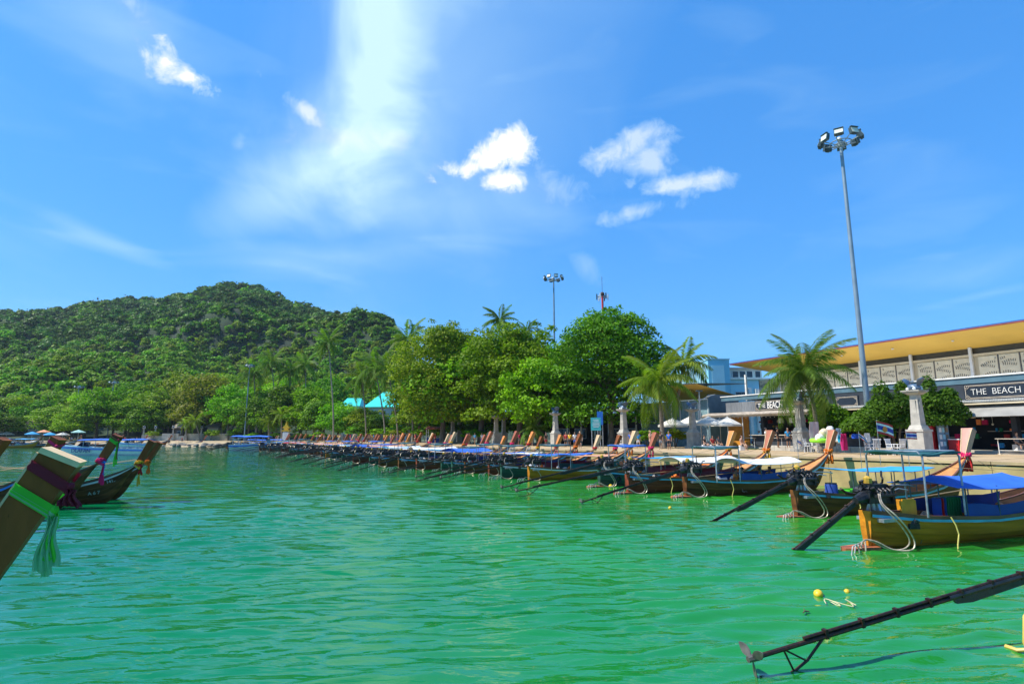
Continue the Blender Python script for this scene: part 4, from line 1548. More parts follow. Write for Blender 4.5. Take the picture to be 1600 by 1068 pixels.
    b.tube([(.5, .2, 1.45), (.3, .32, 1.4), (-.05, .36, 1.42), (-.3, .36, 1.55)], .035, 7)
    M['exhaust'] = b.mesh('exhaust_pipe', RUST, True)
    M['filter'] = MB().tube([(.25, .0, 1.70), (.25, .0, 1.82), (.27, 0, 1.86)], [.10, .10, .06], 10).mesh('air_filter', mat('yellow_filter', (.55, .33, .03), .5, var=.3))
    # coolant pipes on the starboard quarter
    for k, dy in ((0, 0.0), (1, .085)):
        b = MB()
        P_ = [(.30, -.24, 1.46), (.12, -.34, 1.42), (-.02, -.50, 1.20), (.10, -.66 - dy, .92), (.34, -.76 - dy, .60), (.50, -.80 - dy, .26), (.36, -.70 - dy * 2, .06), (.05, -.50 - dy, .05), (-.22, -.30 - dy, .22), (-.40, -.2, .26), (-.56, -.2 - dy, .10), (-.58, -.2 - dy, -.2)]
        P_ = [Vector(p) + Vector((dy * .7, 0, 0)) for p in P_]
        Q = []
        for i in range(len(P_) - 1):
            a_, b_, c_, d_ = P_[max(i - 1, 0)], P_[i], P_[i + 1], P_[min(i + 2, len(P_) - 1)]
            for u in (0, .25, .5, .75):
                Q.append(.5 * ((2 * b_) + (-a_ + c_) * u + (2 * a_ - 5 * b_ + 4 * c_ - d_) * u * u + (-a_ + 3 * b_ - 3 * c_ + d_) * u ** 3))
        Q.append(P_[-1])
        b.tube(Q, .020, 7)
        M['pipe', k] = b.mesh('coolant_pipe', PIPE, True)
    b = MB()
    for k in range(3):
        x0 = -.30 - k * .24
        pts_ = [Vector((x0 + .0, -.12 - .1 * k, -.15)), Vector((x0 - .02, -.12 - .1 * k, .08)), Vector((x0 - .14, -.14 - .1 * k, .20)), Vector((x0 - .30, -.16 - .1 * k, .16)), Vector((x0 - .38, -.18 - .1 * k, -.02)), Vector((x0 - .38, -.18 - .1 * k, -.2))]
        b.tube(pts_, .018, 7)
    M['loops'] = b.mesh('pipe_loops', PIPE_W, True)
    b = MB()
    b.prism([(-.95, -.05), (-.80, -.22), (.1, -.28), (.1, .28), (-.80, .22), (-.95, .05)], .22, 'z', -.16)
    M['step'] = b.mesh('stern_step', RED_ANTI)
    # shaft assembly along -x from the pivot
    b = MB()
    b.tube([(0, 0, 0), (-6.3, 0, 0)], .032, 8)
    b.tube([(-.1, 0, .055), (-5.5, 0, .055)], .022, 6)
    for k in range(8):
        b.box((-.5 - k * .66, 0, .03), (.05, .07, .12))
    M['shaft'] = b.mesh('propeller_shaft', RUST)
    b = MB()
    b.prism([(-.25, .06), (-.25, -.11), (-2.3, -.16), (-2.62, -.11), (-2.7, .06)], .05, 'y', -.025)
    b.tube([(-.15, 0, .02), (-2.75, 0, .02)], .050, 8)
    M['sleeve'] = b.mesh('shaft_sleeve', SLEEVE)
    b = MB()
    b.tube([(-5.15, 0, 0), (-5.5, 0, -.22), (-5.75, 0, -.30), (-6.0, 0, -.31), (-6.3, 0, -.24)], .018, 6)
    b.tube([(-5.86, 0, 0), (-5.75, 0, -.30)], .014, 6); b.tube([(-5.86, 0, 0), (-5.52, 0, -.22)], .014, 6)
    M['skeg'] = b.mesh('skeg', RUST)
    b = MB()
    b.tube([(-6.28, 0, 0), (-6.44, 0, 0)], [.05, .04], 8)
    for k in range(3):
        a = 2 * PI * k / 3 + .5
        u = Vector((0, math.cos(a), math.sin(a))); v = Vector((0, -math.sin(a), math.cos(a)))
        c = Vector((-6.36, 0, 0))
        rows = []
        for i in range(5):
            r = .04 + .055 * i; w = [.02, .05, .06, .045, .01][i]
            tw = .5 - .08 * i
            e = v * w * math.cos(tw) + Vector((1, 0, 0)) * w * math.sin(tw)
            rows.append([c + u * r - e, c + u * r + e])
        b.sheet(rows, .012, (1, 0, 0))
    M['prop'] = b.mesh('propeller', GREYP, True)
    # mooring rope down the side and short bow line
    b = MB()
    b.tube([(2.2, -.86, .80), (2.25, -.93, .6), (2.3, -.95, .35), (2.15, -.98, .08), (2.1, -1.0, -.1)], .018, 6)
    M['side_rope'] = b.mesh('side_rope', mat('yellow_rope', (.55, .48, .12), .8), True)
    b = MB()
    for k in range(5):
        b.tube([(1.0 + k * .2, -.3 + .1 * k, .72), (1.05 + k * .2, -.2 + .1 * k, 1.0), (1.15 + k * .2, -.25, .74)], .03, 6)
    for nm, mm_, n_, zz, xr in (('gear_dark', DARKM, 16, .55, (.8, 2.6)), ('gear_orange', ORANGE, 9, .62, (3.0, 7.0)), ('gear_pale', T_WHITE, 6, .62, (2.2, 8.5))):
        rs = random.Random(len(nm))
        b = MB()
        for k in range(n_):
            x = rs.uniform(*xr); y = rs.uniform(-.5, .5)
            if k % 3:
                b.ball((x, y, zz + rs.uniform(0, .25)), (rs.uniform(.1, .22), rs.uniform(.1, .2), rs.uniform(.08, .2)), 6, 4, (rs.uniform(0, 1), 0, rs.uniform(0, 3)))
            else:
                b.box((x, y, zz + rs.uniform(0, .2)), (rs.uniform(.15, .4), rs.uniform(.12, .3), rs.uniform(.12, .35)), (0, rs.uniform(-.3, .3), rs.uniform(0, 3)))
        M[nm] = b.mesh('deck_gear', mm_)
    b = MB()
    for k in range(3):
        x = 1.0 + k * 2.6
        y = -hull_sec(x / LB)[0] - .06
        b.tube([(x + .2 * math.cos(a), y, .42 + .2 * math.sin(a)) for a in [i * PI / 6 for i in range(13)]], .065, 7, cap=False)
        b.tube([(x, y + .04, .62), (x, y + .08, .85)], .012, 4)
    M['tyres'] = b.mesh('tyre_fender', mat('tyre_rubber', (.02, .02, .022), .8), True)
    # crossed ropes from the awning and a bamboo pole along the gunwale
    b = MB()
    b.tube([(1.5, -.6, .9), (4.5, -.7, 1.05), (8.6, -.45, 1.25)], .022, 5)
    b.tube([(2.9, .8, 2.2), (4.2, .5, 1.9), (7.0, .4, 1.75), (11.0, 0, 2.3)], .010, 4)
    b.tube([(2.9, -.8, 2.2), (3.6, -.5, 1.9), (6.0, -.3, 1.75)], .010, 4)
    M['pole_rope'] = b.mesh('pole_and_ropes', mat('bamboo', (.35, .26, .13), .7), True)
    return M


BM = boat_meshes()


def longtail(x, y, rz, far=False, canopy='arch', cmat=None, curtain=None, awning=None, awn_mat=None, hull=None, deck=None, prow=None,
             garland=None, ribbon=None, pitch=10.0, yaw=-6.0, rail=None, label=None, group='longtail boats moored along the promenade',
             scale=1.0, engine=0, lenz=1.0, stern=True, nopipes=False, sl=1.0, band=True, cream=False):
    t = empty('longtail_boat', (x, y, 0), R(rz), label, 'longtail boat', group)
    t.scale = (scale, scale, scale)
    hull = hull or WOOD_D
    rail = rail or RAIL_C
    h = link('hull', BM['hull'], t)
    o = link('transom', BM['transom'], t); setmat(o, hull)
    if far:
        o = link('hull_side', BM['outer'], t); setmat(o, hull)
    else:
        for s_ in (-1, 1):
            for j in range(6):
                o = link('plank', BM['plank', s_, j], t); setmat(o, hull)
        for xx in (1.6, 2.5, 3.4, 4.3, 5.2, 6.1, 7.0, 7.8):
            w = hull_sec(xx / LB)[0]
            o = link('rib', BM['rib'], t, (xx, 0, 0), None, (1, w / hull_sec(.5)[0], 1))
    if band:
        link('bottom_band', BM['band'], t)
    for s_ in (-1, 1):
        o = link('rub_rail', BM['rub_rail', s_], t); setmat(o, rail)
        link('cap_rail', BM['cap_rail', s_], t)
    o = link('foredeck', BM['foredeck'], t)
    if deck:
        setmat(o, deck)
    link('stern_deck', BM['stern_deck'], t)
    link('floor_boards', BM['floor_boards'], t)
    for xx in ((2.2, 3.6, 4.8, 6.0, 7.4) if not far else (3.6, 6.0)):
        w = hull_sec(xx / LB)[0]
        link('bench', BM['bench'], t, (xx, 0, .52), None, (1, w / .86, 1))
    pb = link('prow_board', BM['prow'], t, (11.1, 0, 1.98)); setmat(pb, prow or WOOD_P)
    o = link('prow_cap', BM['prow_cap'], pb)
    if not cream:
        setmat(o, prow or WOOD_P)
    if not far:
        link('prow_edging', BM['prow_edge'], pb)
    if garland:
        o = link('garland', BM['garland'], pb); setmat(o, garland)
    if ribbon:
        o = link('ribbon', BM['ribbon'], pb); setmat(o, ribbon)
    if canopy:
        c = link('canopy', BM['canopy_' + canopy], t); setmat(c, cmat or T_WHITE)
        for xx in ((3.1, 4.5, 6.0, 7.1) if not far else (3.1, 6.6)):
            w = hull_sec(xx / LB)[0] - .03
            for s_ in (-1, 1):
                link('canopy_post', BM['post'], t, (xx, s_ * w, 0), None, (1, 1, 1.0))
    if curtain:
        o = link('side_curtain', BM['curtain'], t); setmat(o, curtain)
    if awning:
        o = link('awning', BM['awning'], t, (0, 0, awning)); setmat(o, awn_mat or T_TEAL)
        f = link('awning_frame', BM['awning_frame'], t, (0, 0, awning))
    for nm in ('gear_dark', 'gear_orange', 'gear_pale', 'pole_rope'):
        if rnd.random() < .62:
            link('deck_gear' if nm != 'pole_rope' else 'pole_and_ropes', BM[nm], t, None, None, (1, rnd.choice([-1, 1]), 1))
    if rnd.random() < .3 and not far:
        link('tyre_fender', BM['tyres'], t)
    if stern:
        e = link('engine', BM['engine', engine], t, (-.06, 0, (lenz - 1) - .2), None, (1.0, 1.05, 1.08) if far else (1.08, 1.1, 1.12))
        link('air_filter', BM['filter'], e)
        link('exhaust_pipe', BM['exhaust'], e)
        if not far:
            link('tiller', BM['tiller'], e)
        link('engine_stand', BM['stand'], t)
        s0 = link('propeller_shaft', BM['shaft'], t, (-.15, 0, 1.33 + (lenz - 1)))
        s0.rotation_euler = (0, -R(pitch), R(yaw))
        s0.scale = (sl, .9, .9) if far else (sl, 1, 1)
        if not far or rnd.random() < .4:
            link('shaft_sleeve', BM['sleeve'], s0, None, None, (1, .8, .72) if far else (1, .8, .8))
        link('skeg', BM['skeg'], s0)
        link('propeller', BM['prop'], s0)
        if not nopipes:
            for k in (0, 1):
                if not (far and k):
                    link('coolant_pipe', BM['pipe', k], t)
            link('pipe_loops', BM['loops'], t)
        if not far:
            link('stern_step', BM['step'], t)
            link('side_rope', BM['side_rope'], t)
    return t


# near boats, one by one
GRP = 'longtail boats moored along the promenade'
boats = []
boats.append(longtail(8.97, 9.5, 20, canopy='gable', cmat=T_BLUE, hull=WOOD_O, pitch=7.7, yaw=-4, lenz=.69, sl=.95, prow=WOOD_P,
                      label='longtail boat mostly cut off, its long bare propeller shaft crossing the lower right corner'))
boats.append(longtail(9.75, 16.2, 22, canopy='gable', cmat=T_BLUE, hull=WOOD_O, pitch=33, yaw=-14, awning=.22, awn_mat=T_TEAL, curtain=T_NAVY, garland=C_RED, ribbon=C_RED, engine=0,
                      label='ochre varnished longtail boat with a bright blue peaked canopy, nearest in the moored row'))
boats.append(longtail(12.6, 18.9, 24, canopy=None, hull=WOOD_O, stern=False, curtain=None, garland=C_ORG, prow=WOOD_T, rail=RAIL_C,
                      label='open ochre longtail boat without a canopy lying just behind the nearest boat'))
boats.append(longtail(10.75, 22.2, 24, canopy='flat', cmat=T_LBLUE, hull=WOOD_D, pitch=22, yaw=-10, awning=0, awn_mat=T_TEAL, garland=C_PINK, ribbon=C_RED, prow=WOOD_PK, engine=1, deck=None,
                      label='dark hulled longtail boat with light blue canopy, green crate and a pink faced prow'))
boats.append(longtail(8.75, 29.4, 26, canopy='arch', cmat=T_WHITE, hull=WOOD_D, pitch=11.3, yaw=3, curtain=T_NAVY, awning=.1, awn_mat=T_TEAL, garland=C_ORG, ribbon=C_ORG, prow=WOOD_P, rail=RAIL_C, engine=0,
                      label='longtail boat with white arched roof and navy side curtain, nearer of the two'))
boats.append(longtail(6.2, 31.2, 28, canopy='arch', cmat=T_WHITE, hull=WOOD_R, pitch=9, yaw=-6, curtain=T_MAROON, garland=C_ORG, ribbon=C_YEL, prow=WOOD_P, engine=1,
                      label='longtail boat with white arched roof and maroon side curtain, farther of the two'))
boats.append(longtail(5.3, 35.2, 28, canopy='flat', cmat=T_LBLUE, hull=WOOD_G, pitch=10.5, yaw=-4, curtain=T_MAROON, awning=.1, awn_mat=T_BLUE, garland=C_YEL, ribbon=C_ORG, prow=WOOD_PO, deck=ORANGE, engine=0,
                      label='green hulled longtail boat with an orange foredeck, light blue roof and high blue awning'))
# the rest of the row
roofs = [('flat', T_SALMON, 'salmon roof'), ('flat', T_BLUE, 'flat blue roof'), ('flat', T_LBLUE, 'light blue roof'), ('gable', T_BLUE, 'peaked blue roof'), ('arch', T_WHITE, 'white arched roof'),
         ('flat', T_MINT, 'mint green roof'), ('arch', T_SALMON, 'arched salmon roof'), ('flat', T_WHITE, 'flat white roof'), ('gable', T_RED, 'peaked red roof')]
hulls = [(WOOD_D, 'dark'), (WOOD_G, 'green'), (WOOD_R, 'red brown'), (WOOD_D, 'dark'), (WOOD_O, 'ochre')]
prows = [(WOOD_P, 'red brown prow'), (WOOD_PO, 'orange prow'), (WOOD_T, 'tan prow'), (WOOD_P, 'red brown prow'), (WOOD_BR, 'dark brown prow')]
s0 = shore_s_at_px(1040)
s = s0
k = 0
SBOAT = []
pat = [0, 1, 2, 1, 7, 1, 0, 3, 2, 7, 4, 5, 0, 7, 2, 5, 4, 1, 6, 3, 2, 7, 5, 0, 4, 2, 1, 6, 2, 4, 1, 0, 7, 2, 5, 8, 4, 2, 4, 1]
while k < 48:
    p, d, n = shore(s)
    px_ = 800 + 898 * p.x / p.y
    if px_ < 440:
        break
    hd = 28 if px_ > 600 else 28 + (600 - px_) * 0.02
    hd += rnd.uniform(-2.5, 2.5)
    dirv_ = Vector((math.cos(R(hd)), math.sin(R(hd)), 0))
    scl = rnd.uniform(.88, 1.06); c = p - dirv_ * (12.2 * scl + rnd.uniform(0, 1.6))
    r_ = roofs[pat[k % len(pat)]]
    h_ = hulls[rnd.randint(0, 4)]
    w_ = prows[(k * 7 + k // 3) % 5]
    lb = '%s longtail boat, %s, %s, %safter the orange decked boat' % (h_[1], r_[2], w_[1], ordn(k))
    if len(lb.replace('-', ' ').split()) > 15:
        lb = lb.replace('longtail boat', 'longtail').replace('after the orange decked boat', 'after the orange decked one').replace('red brown', 'russet')
    boats.append(longtail(c.x, c.y, hd, far=True, canopy=r_[0], cmat=r_[1], hull=h_[0], prow=w_[0], curtain=rnd.choice([None, T_NAVY, T_MAROON, T_NAVY, T_TEAL]),
                          awning=rnd.choice([None, .1, 0, -.1]), awn_mat=rnd.choice([T_TEAL, T_BLUE]), garland=rnd.choice([C_YEL, C_ORG, C_RED, C_PINK, None]),
                          ribbon=rnd.choice([C_RED, C_WHT, C_ORG, None, C_PINK]), pitch=rnd.choice([8.5, 9.5, 10, 10.5, 11.2, 12.5, 15]), yaw=rnd.uniform(-4, 4), engine=k % 2, scale=scl,
                          label=lb, rail=rnd.choice([RAIL_C, RAIL_C, RAIL_W])))
    SBOAT.append((c, hd))
    s += (2.25 if px_ > 700 else 2.8) * rnd.uniform(.82, 1.2)
    k += 1
print("boats", k)
for b_ in boats:
    if len(b_["label"].split()) > 16: print(b_["label"])

# ------------------------------------------------------------------ boats on the left, bows towards the row
GL = 'longtail bows on the left side of the bay'


def bow_boat(x, y, rz, label, prow, sc=1.0, hull=WOOD_D, **kw):
    """boat placed by its prow foot"""
    c = Vector((x, y, 0)) - Vector((math.cos(R(rz)), math.sin(R(rz)), 0)) * 11.1 * sc
    return longtail(c.x, c.y, rz, prow=prow, scale=sc, hull=hull, label=label, group=GL, stern=kw.pop('stern', False), **kw)


def wrap_ribbon(pb, z, m, tail_len, side=(-1,), name='ribbon', w0=.07, tails=3, lab=None, seed=0, spread=.03, kr=1.0):
    """a cloth band round the prow board with hanging tails; pb local space"""
    rs = random.Random(seed)
    b = MB()
    u = z / 1.28
    rows = []
    for j, dz in enumerate((-w0, -w0 * .35, w0 * .3, w0)):
        cs = prow_sec(u + dz / 1.28, .012 + .008 * (j % 2))
        sl_ = [-.02, .06, -.03, -.10]
        rows.append([cs[i % 4] + Vector((0, 0, sl_[i % 4])) for i in range(5)])
    b.sheet(rows)
    c3 = prow_sec(u, .02)[3]
    kx, ky, kz = c3.x + .01, c3.y - .02, c3.z - .10
    b.ball((kx, ky, kz + .03), (.05 * kr, .045 * kr, .06 * kr), 8, 6)
    for t_ in range(tails):
        off = (t_ - (tails - 1) / 2) * spread
        Lt = tail_len * rs.uniform(.82, 1.0)
        rows = []
        for k_ in range(13):
            v = k_ / 12
            wd = .014 + .026 * v ** .7
            cx = kx + off * (1 + v * 1.6) + .015 * math.sin(v * 7 + t_)
            cy = ky - .01 * t_ + .014 * math.sin(v * 5 + t_ * 2)
            row = []
            for m_ in range(7):
                uu = m_ / 6 * 2 - 1
                row.append((cx + uu * wd, cy + .014 * math.sin(uu * 5 + t_ + v * 2), kz - Lt * v + (.03 * rs.random() if k_ == 12 else 0)))
            rows.append(row)
        b.sheet(rows, .004, (0, 1, 0))
    o = b.build(name, m, pb, True)
    if lab:
        o['label'] = lab
    return o


def prow_of(t):
    return [c for c in t.children if c.name.startswith('prow_board')][0]
L2 = bow_boat(gx(160, 25), 25, 16, 'brown longtail bow with pink ribbons at its foot and a green ribbon at its tip', WOOD_BR, .92, garland=C_PINK, canopy=None, rail=RAIL_B)
p2 = prow_of(L2)
wrap_ribbon(p2, 1.14, C_GREEN, 1.1, lab='bright green ribbon tied near the tip', seed=2, tails=2, w0=.10)
wrap_ribbon(p2, 1.24, C_MAR, 1.0, seed=3, tails=1, spread=.10)
wrap_ribbon(p2, .12, C_PINK, .95, lab='long pink ribbon hanging from the prow foot', seed=4, tails=3, w0=.05)
wrap_ribbon(p2, .22, C_BLU, .6, lab='pale blue ribbon', seed=5, tails=1, spread=.1)
L3 = bow_boat(gx(220, 27), 27, 14, 'dark longtail bow with a yellow and orange garland and white lettering on its side', WOOD_BR, .84, garland=C_YEL, canopy=None, rail=RAIL_W)
p3 = prow_of(L3)
wrap_ribbon(p3, .02, C_YEL, 1.0, lab='yellow garland tail', seed=6, tails=2)
wrap_ribbon(p3, .1, C_RED, .5, lab='red cloth', seed=7, tails=3, w0=.09)
L4 = bow_boat(gx(232, 28.6), 28.6, 14, 'longtail bow with an orange garland standing right behind the yellow garlanded bow', WOOD_BR, .82, garland=C_ORG, canopy=None, rail=RAIL_W)
wrap_ribbon(prow_of(L4), .15, C_ORG, .6, seed=8, tails=3, w0=.09)
L5 = bow_boat(gx(64, 19), 19, 6, 'blue railed longtail boat with a yellow number, right behind the big dark prow', WOOD_BR, .89, garland=None, canopy='flat', cmat=T_BLUE, rail=mat('blue_rail_paint', (.04, .2, .62), .4))
wrap_ribbon(prow_of(L5), 1.18, C_PINK, .3, seed=9, tails=1, w0=.05)
L6 = bow_boat(gx(-18, 21), 21, 4, 'longtail prow tip just entering the picture at the left edge', WOOD_BR, .88, garland=None, canopy=None)
# the big prow close to the camera
S1 = .90
tip = at(97, 717, 5.0)
H1 = R(30)
L1 = bow_boat(tip.x - .62 * S1 * math.cos(H1), tip.y - .62 * S1 * math.sin(H1), 30, 'large dark brown longtail prow close by at the left edge, tied with green cloth', WOOD_BR, S1, garland=None, canopy=None, cream=True)
L1.location.z += tip.z - (1.98 + 1.28) * S1
p1 = prow_of(L1)
wrap_ribbon(p1, 1.19, C_MAR, .17, lab='maroon cloth below the cream end', seed=11, tails=3, w0=.04, spread=.02, kr=.6)
wrap_ribbon(p1, .98, C_GREEN, .46, lab='green ribbon knotted at the front edge', seed=12, tails=2, w0=.05, spread=.016, kr=.7)
wrap_ribbon(p1, .955, C_PGREEN, .56, lab='pale green ribbon tail', seed=13, tails=3, w0=.02, spread=.022, kr=.6)


# ------------------------------------------------------------------ lettering
def text_mesh(txt, size, depth=0.01, m=None, bold=0.0, name='lettering'):
    cu = bpy.data.curves.new('t', 'FONT')
    cu.body = txt; cu.size = size; cu.extrude = depth; cu.align_x = 'CENTER'; cu.align_y = 'CENTER'; cu.offset = bold
    o = bpy.data.objects.new('t', cu); COL.objects.link(o)
    dg = bpy.context.evaluated_depsgraph_get()
    me = bpy.data.meshes.new_from_object(o.evaluated_get(dg))
    me.name = name
    me.materials.clear(); me.materials.append(m)
    bpy.data.objects.remove(o); bpy.data.curves.remove(cu)
    return me


PAINT_W = mat('white_lettering', (.34, .42, .38), .5, var=.1)
PAINT_Y = mat('yellow_lettering', (.62, .46, .05), .5, var=.1)
PAINT_B = mat('navy_lettering', (.02, .06, .22), .5, var=.1)


def hull_text(t, txt, xx, a, size, m, sgn=-1):
    me = text_mesh(txt, size, .006, m, .004)
    tt = xx / LB
    p = side_pt(tt, a, sgn, out=.022); q = side_pt(tt + .03, a, sgn, out=.022)
    d = (q - p); u = (side_pt(tt, a + .12, sgn) - side_pt(tt, a - .12, sgn)).normalized()
    d.normalize(); nrm = d.cross(u).normalized()
    mm_ = Matrix((d, u, nrm)).transposed().to_4x4(); mm_.translation = p + nrm * .012
    o = link('lettering', me, t)
    o.matrix_local = mm_
    return o


hull_text(L3, '1413', 10.0, .74, .22, PAINT_W)
hull_text(L3, 'A 6 7', 9.3, .5, .24, PAINT_W)
hull_text(L5, '3', 8.6, .62, .58, PAINT_Y)
hull_text(boats[1], '127', 8.0, .72, .16, PAINT_W)

# ------------------------------------------------------------------ speedboats
FIB_W = mat('white_gelcoat', (.74, .77, .78), .25, var=.05, coat=.3)
FIB_B = mat('pale_blue_gelcoat', (.30, .52, .66), .25, var=.08, coat=.3)
FIB_D = mat('dark_tinted_panel', (.02, .03, .05), .2, var=.1)
FIB_N = mat('blue_hull_stripe', (.03, .14, .5), .3, var=.1)


def speedboat(x, y, rz, L, label, stripe=FIB_N, top=T_BLUE, text=None, sc=1.0):
    t = empty('speedboat', (x, y, 0), R(rz), label, 'speedboat', 'speedboats in the bay')
    b = MB()
    rows = []
    for i in range(17):
        u = i / 16
        w = 1.35 * (1 - max(0, (u - .55) / .45) ** 2.2) + .02; g = .95 + .55 * u ** 1.6; kz = -.3 + max(0, u - .8) ** 1.5 * 9
        kz = min(kz, g - .15)
        rows.append([(L * u + (z_ - kz) * .45 * u, s_ * w * yy, z_) for s_, yy, z_ in ((-1, 1, g), (-1, .92, g * .45), (-1, .6, kz + .15), (1, 0, kz), (1, .6, kz + .15), (1, .92, g * .45), (1, 1, g))])
    b.sheet(rows[::-1])
    b.add(rows[0], [tuple(range(7))])
    b.build('hull', FIB_W, t, True)
    b = MB(); dk = []
    for i in range(17):
        u = i / 16
        r = rows[i]
        dk.append([(r[0][0], r[0][1] * .96, r[0][2] - (.02 if u > .62 else .45)), (r[0][0], 0, r[0][2] + (.08 if u > .62 else -.45)), (r[6][0], r[6][1] * .96, r[6][2] - (.02 if u > .62 else .45))])
    b.sheet(dk)
    b.build('deck', FIB_B, t, True)
    for s_ in (0, 6):
        b = MB()
        up = [Vector(r[s_]) * 1 + Vector((0, .02 if s_ else -.02, -.12)) for r in rows]; lo = [p - Vector((0, 0, .22)) for p in up]
        b.sheet([lo, up]); b.build('hull_stripe', stripe, t)
    for s_ in (-1, 1):
        for u in (.06, .28, .5, .62):
            MB().tube([(L * u, s_ * 1.15, .9), (L * u, s_ * 1.05, 2.15)], .03, 6).build('roof_post', STEEL, t)
    b = MB(); rr_ = []
    for i in range(9):
        u = i / 8
        rr_.append([(L * (.02 + .66 * u), y_ * 1.25, 2.15 + .16 * (1 - y_ * y_) + .05 * math.sin(u * 11)) for y_ in (-1, -.5, 0, .5, 1)])
    b.sheet(rr_, .06)
    o = b.build('sun_roof', top, t, True)
    b = MB()
    b.prism([(-1.1, 0), (1.1, 0), (.85, .62), (-.85, .62)], .05, 'x', 0)
    b.xf(Matrix.Translation((L * .68, 0, 1.28)) @ Matrix.Rotation(R(-35), 4, 'Y'))
    b.build('windscreen', FIB_D, t)
    for k in range(4):
        for s_ in (-1, 1):
            b = MB().box((L * (.12 + .13 * k), s_ * .6, .72), (.5, .8, .12)).box((L * (.12 + .13 * k) - .22, s_ * .6, .95), (.08, .8, .45))
            b.build('seat', FIB_W, t)
    for s_ in (-.45, .45):
        b = MB()
        b.box((-.35, s_, 1.0), (.55, .38, .6), (0, .1, 0), .8).box((-.32, s_, .45), (.28, .16, .7)); b.tube([(-.5, s_, -.1), (-.2, s_, -.1)], .09, 8)
        b.build('outboard_motor', DARKM, t)
    b = MB()
    for s_ in (-1, 1):
        b.tube([(L * .7, s_ * 1.1, 1.35), (L * .8, s_ * .95, 1.75), (L * .92, s_ * .5, 1.9), (L * .98, 0, 1.95)], .02, 6)
    b.build('bow_rail', STEEL, t, True)
    if text:
        me = text_mesh(text, .55, .01, PAINT_B, .01)
        for s_, rr_ in ((-1, 0),):
            link('lettering', me, t, (L * .42, -1.40, .62), (PI / 2, 0, 0))
    t.scale = (sc,) * 3
    return t


speedboat(gx(212, 88), 92, 176, 15.0, 'long white speedboat with a blue sun roof and navy lettering, seen behind the big prow', text=None, sc=1.12)
me = text_mesh('DLAFAN', .75, .01, PAINT_B, .012)
tb = bpy.data.objects['speedboat']
link('lettering', me, tb, (9.3, 1.42, .66), (PI / 2, 0, PI))
speedboat(gx(364, 120), 120, 4, 8.2, 'sleek white and teal speedboat moored at the far left end of the longtail row', text=None, sc=1.35)
speedboat(gx(384, 128), 129, 10, 11.0, 'second white speedboat with a blue roof right behind the teal one', stripe=FIB_D)
for i, (px, Y, rz, L, lb, tp) in enumerate([(20, 168, 178, 10, 'blue roofed tour boat lying left of the beach crowd', T_BLUE), (58, 172, 175, 9, 'small ferry with a blue and white roof at the beach', T_LBLUE),
                                            (312 - 75, 158, 178, 10, 'white tender partly hidden behind the garlanded bow', T_WHITE)]):
    speedboat(gx(px, Y), Y, rz, L, lb, top=tp)
for i, (px, Y, rz, cm_, lb) in enumerate([(64, 176, 4, T_WHITE, 'white roofed far boat right of the small ferry'), (262, 178, 3, T_SALMON, 'salmon roofed far boat below the thatched hut'), (168, 177, 5, T_BLUE, 'blue roofed far boat seen over the green ribboned bow'), (-10, 150, 8, T_WHITE, 'far longtail boat at the left edge of the bay with people behind'), (34, 156, 6, T_WHITE, 'far longtail boat with its prow against the left beach'), (128, 168, 3, None, 'open far longtail boat on the pale beach behind the speedboat'), (206, 172, 2, None, 'pale wooden far boat drawn up right of the speedboat')]):
    longtail(gx(px, Y), Y, rz, far=True, canopy='flat' if cm_ else None, cmat=cm_, hull=[WOOD_D, WOOD_R, WOOD_D, WOOD_O][i % 4], prow=WOOD_P, label=lb, group='boats at the far beach', nopipes=True)

# ------------------------------------------------------------------ things lying in the near boats and in the water
def in_boat(b, x, y, z):
    th_ = b.rotation_euler.z
    return Vector((b.location.x + x * math.cos(th_) - y * math.sin(th_), b.location.y + x * math.sin(th_) + y * math.cos(th_), z))


def single(name, b, m, loc, rz, label, cat, smooth=False, group=None):
    o = b.build(name, m, None, smooth)
    o.location = loc; o.rotation_euler = (0, 0, rz)
    return tag(o, label, cat, group)


B1, B3, B5 = boats[1], boats[3], boats[4]
single('orange_board', MB().box((0, 0, .26), (.62, .05, .5)).box((0, 0, .53), (.5, .05, .06)), mat('orange_board', (.75, .30, .01), .5), in_boat(B1, 1.25, -.35, .72), B1.rotation_euler.z, 'upright orange panel in the stern of the nearest blue roofed boat', 'panel')
t = empty('life_jacket_rack', in_boat(B1, 2.5, -.1, .70), B1.rotation_euler.z, 'row of hanging green nets and cloths in the nearest boat', 'nets')
for k in range(9):
    rows = []
    for j in range(8):
        v = j / 7
        rows.append([(k * .11 + .05 * v + .01 * math.sin(j), -.25 + u * .12 + .2 * v * .2, .55 - .52 * v) for u in (-1, 0, 1)])
    MB().sheet(rows, .03, (1, 0, 0)).build('net', T_GREEN if k > 2 else (C_RED if k == 1 else T_NAVY), t, True)
MB().tube([(-.1, -.25, .57), (1.1, -.25, .57)], .015, 6).build('rail', STEEL, t)
t = empty('blue_box', in_boat(B1, 4.0, -.2, .45), B1.rotation_euler.z, 'dark blue storage box under the canopy of the nearest boat', 'box')
MB().box((0, 0, .28), (.6, .5, .56), None, .96).build('box_body', T_NAVY, t); MB().box((0, 0, .585), (.64, .54, .05)).build('lid', T_NAVY, t)
t = empty('green_crate', in_boat(B3, 2.6, -.35, .55), B3.rotation_euler.z, 'bright green crate under the light blue roof', 'crate')
GC = mat('lime_plastic', (.08, .55, .03), .5)
for s_ in (-1, 1):
    MB().box((0, s_ * .24, .2), (.7, .03, .4)).build('crate_side', GC, t); MB().box((s_ * .34, 0, .2), (.03, .45, .4)).build('crate_end', GC, t)
MB().box((0, 0, .02), (.66, .45, .03)).build('crate_bottom', GC, t)
t = empty('blue_barrel', in_boat(B3, 1.9, -.1, .5), 0, 'dark blue drum left of the green crate', 'barrel')
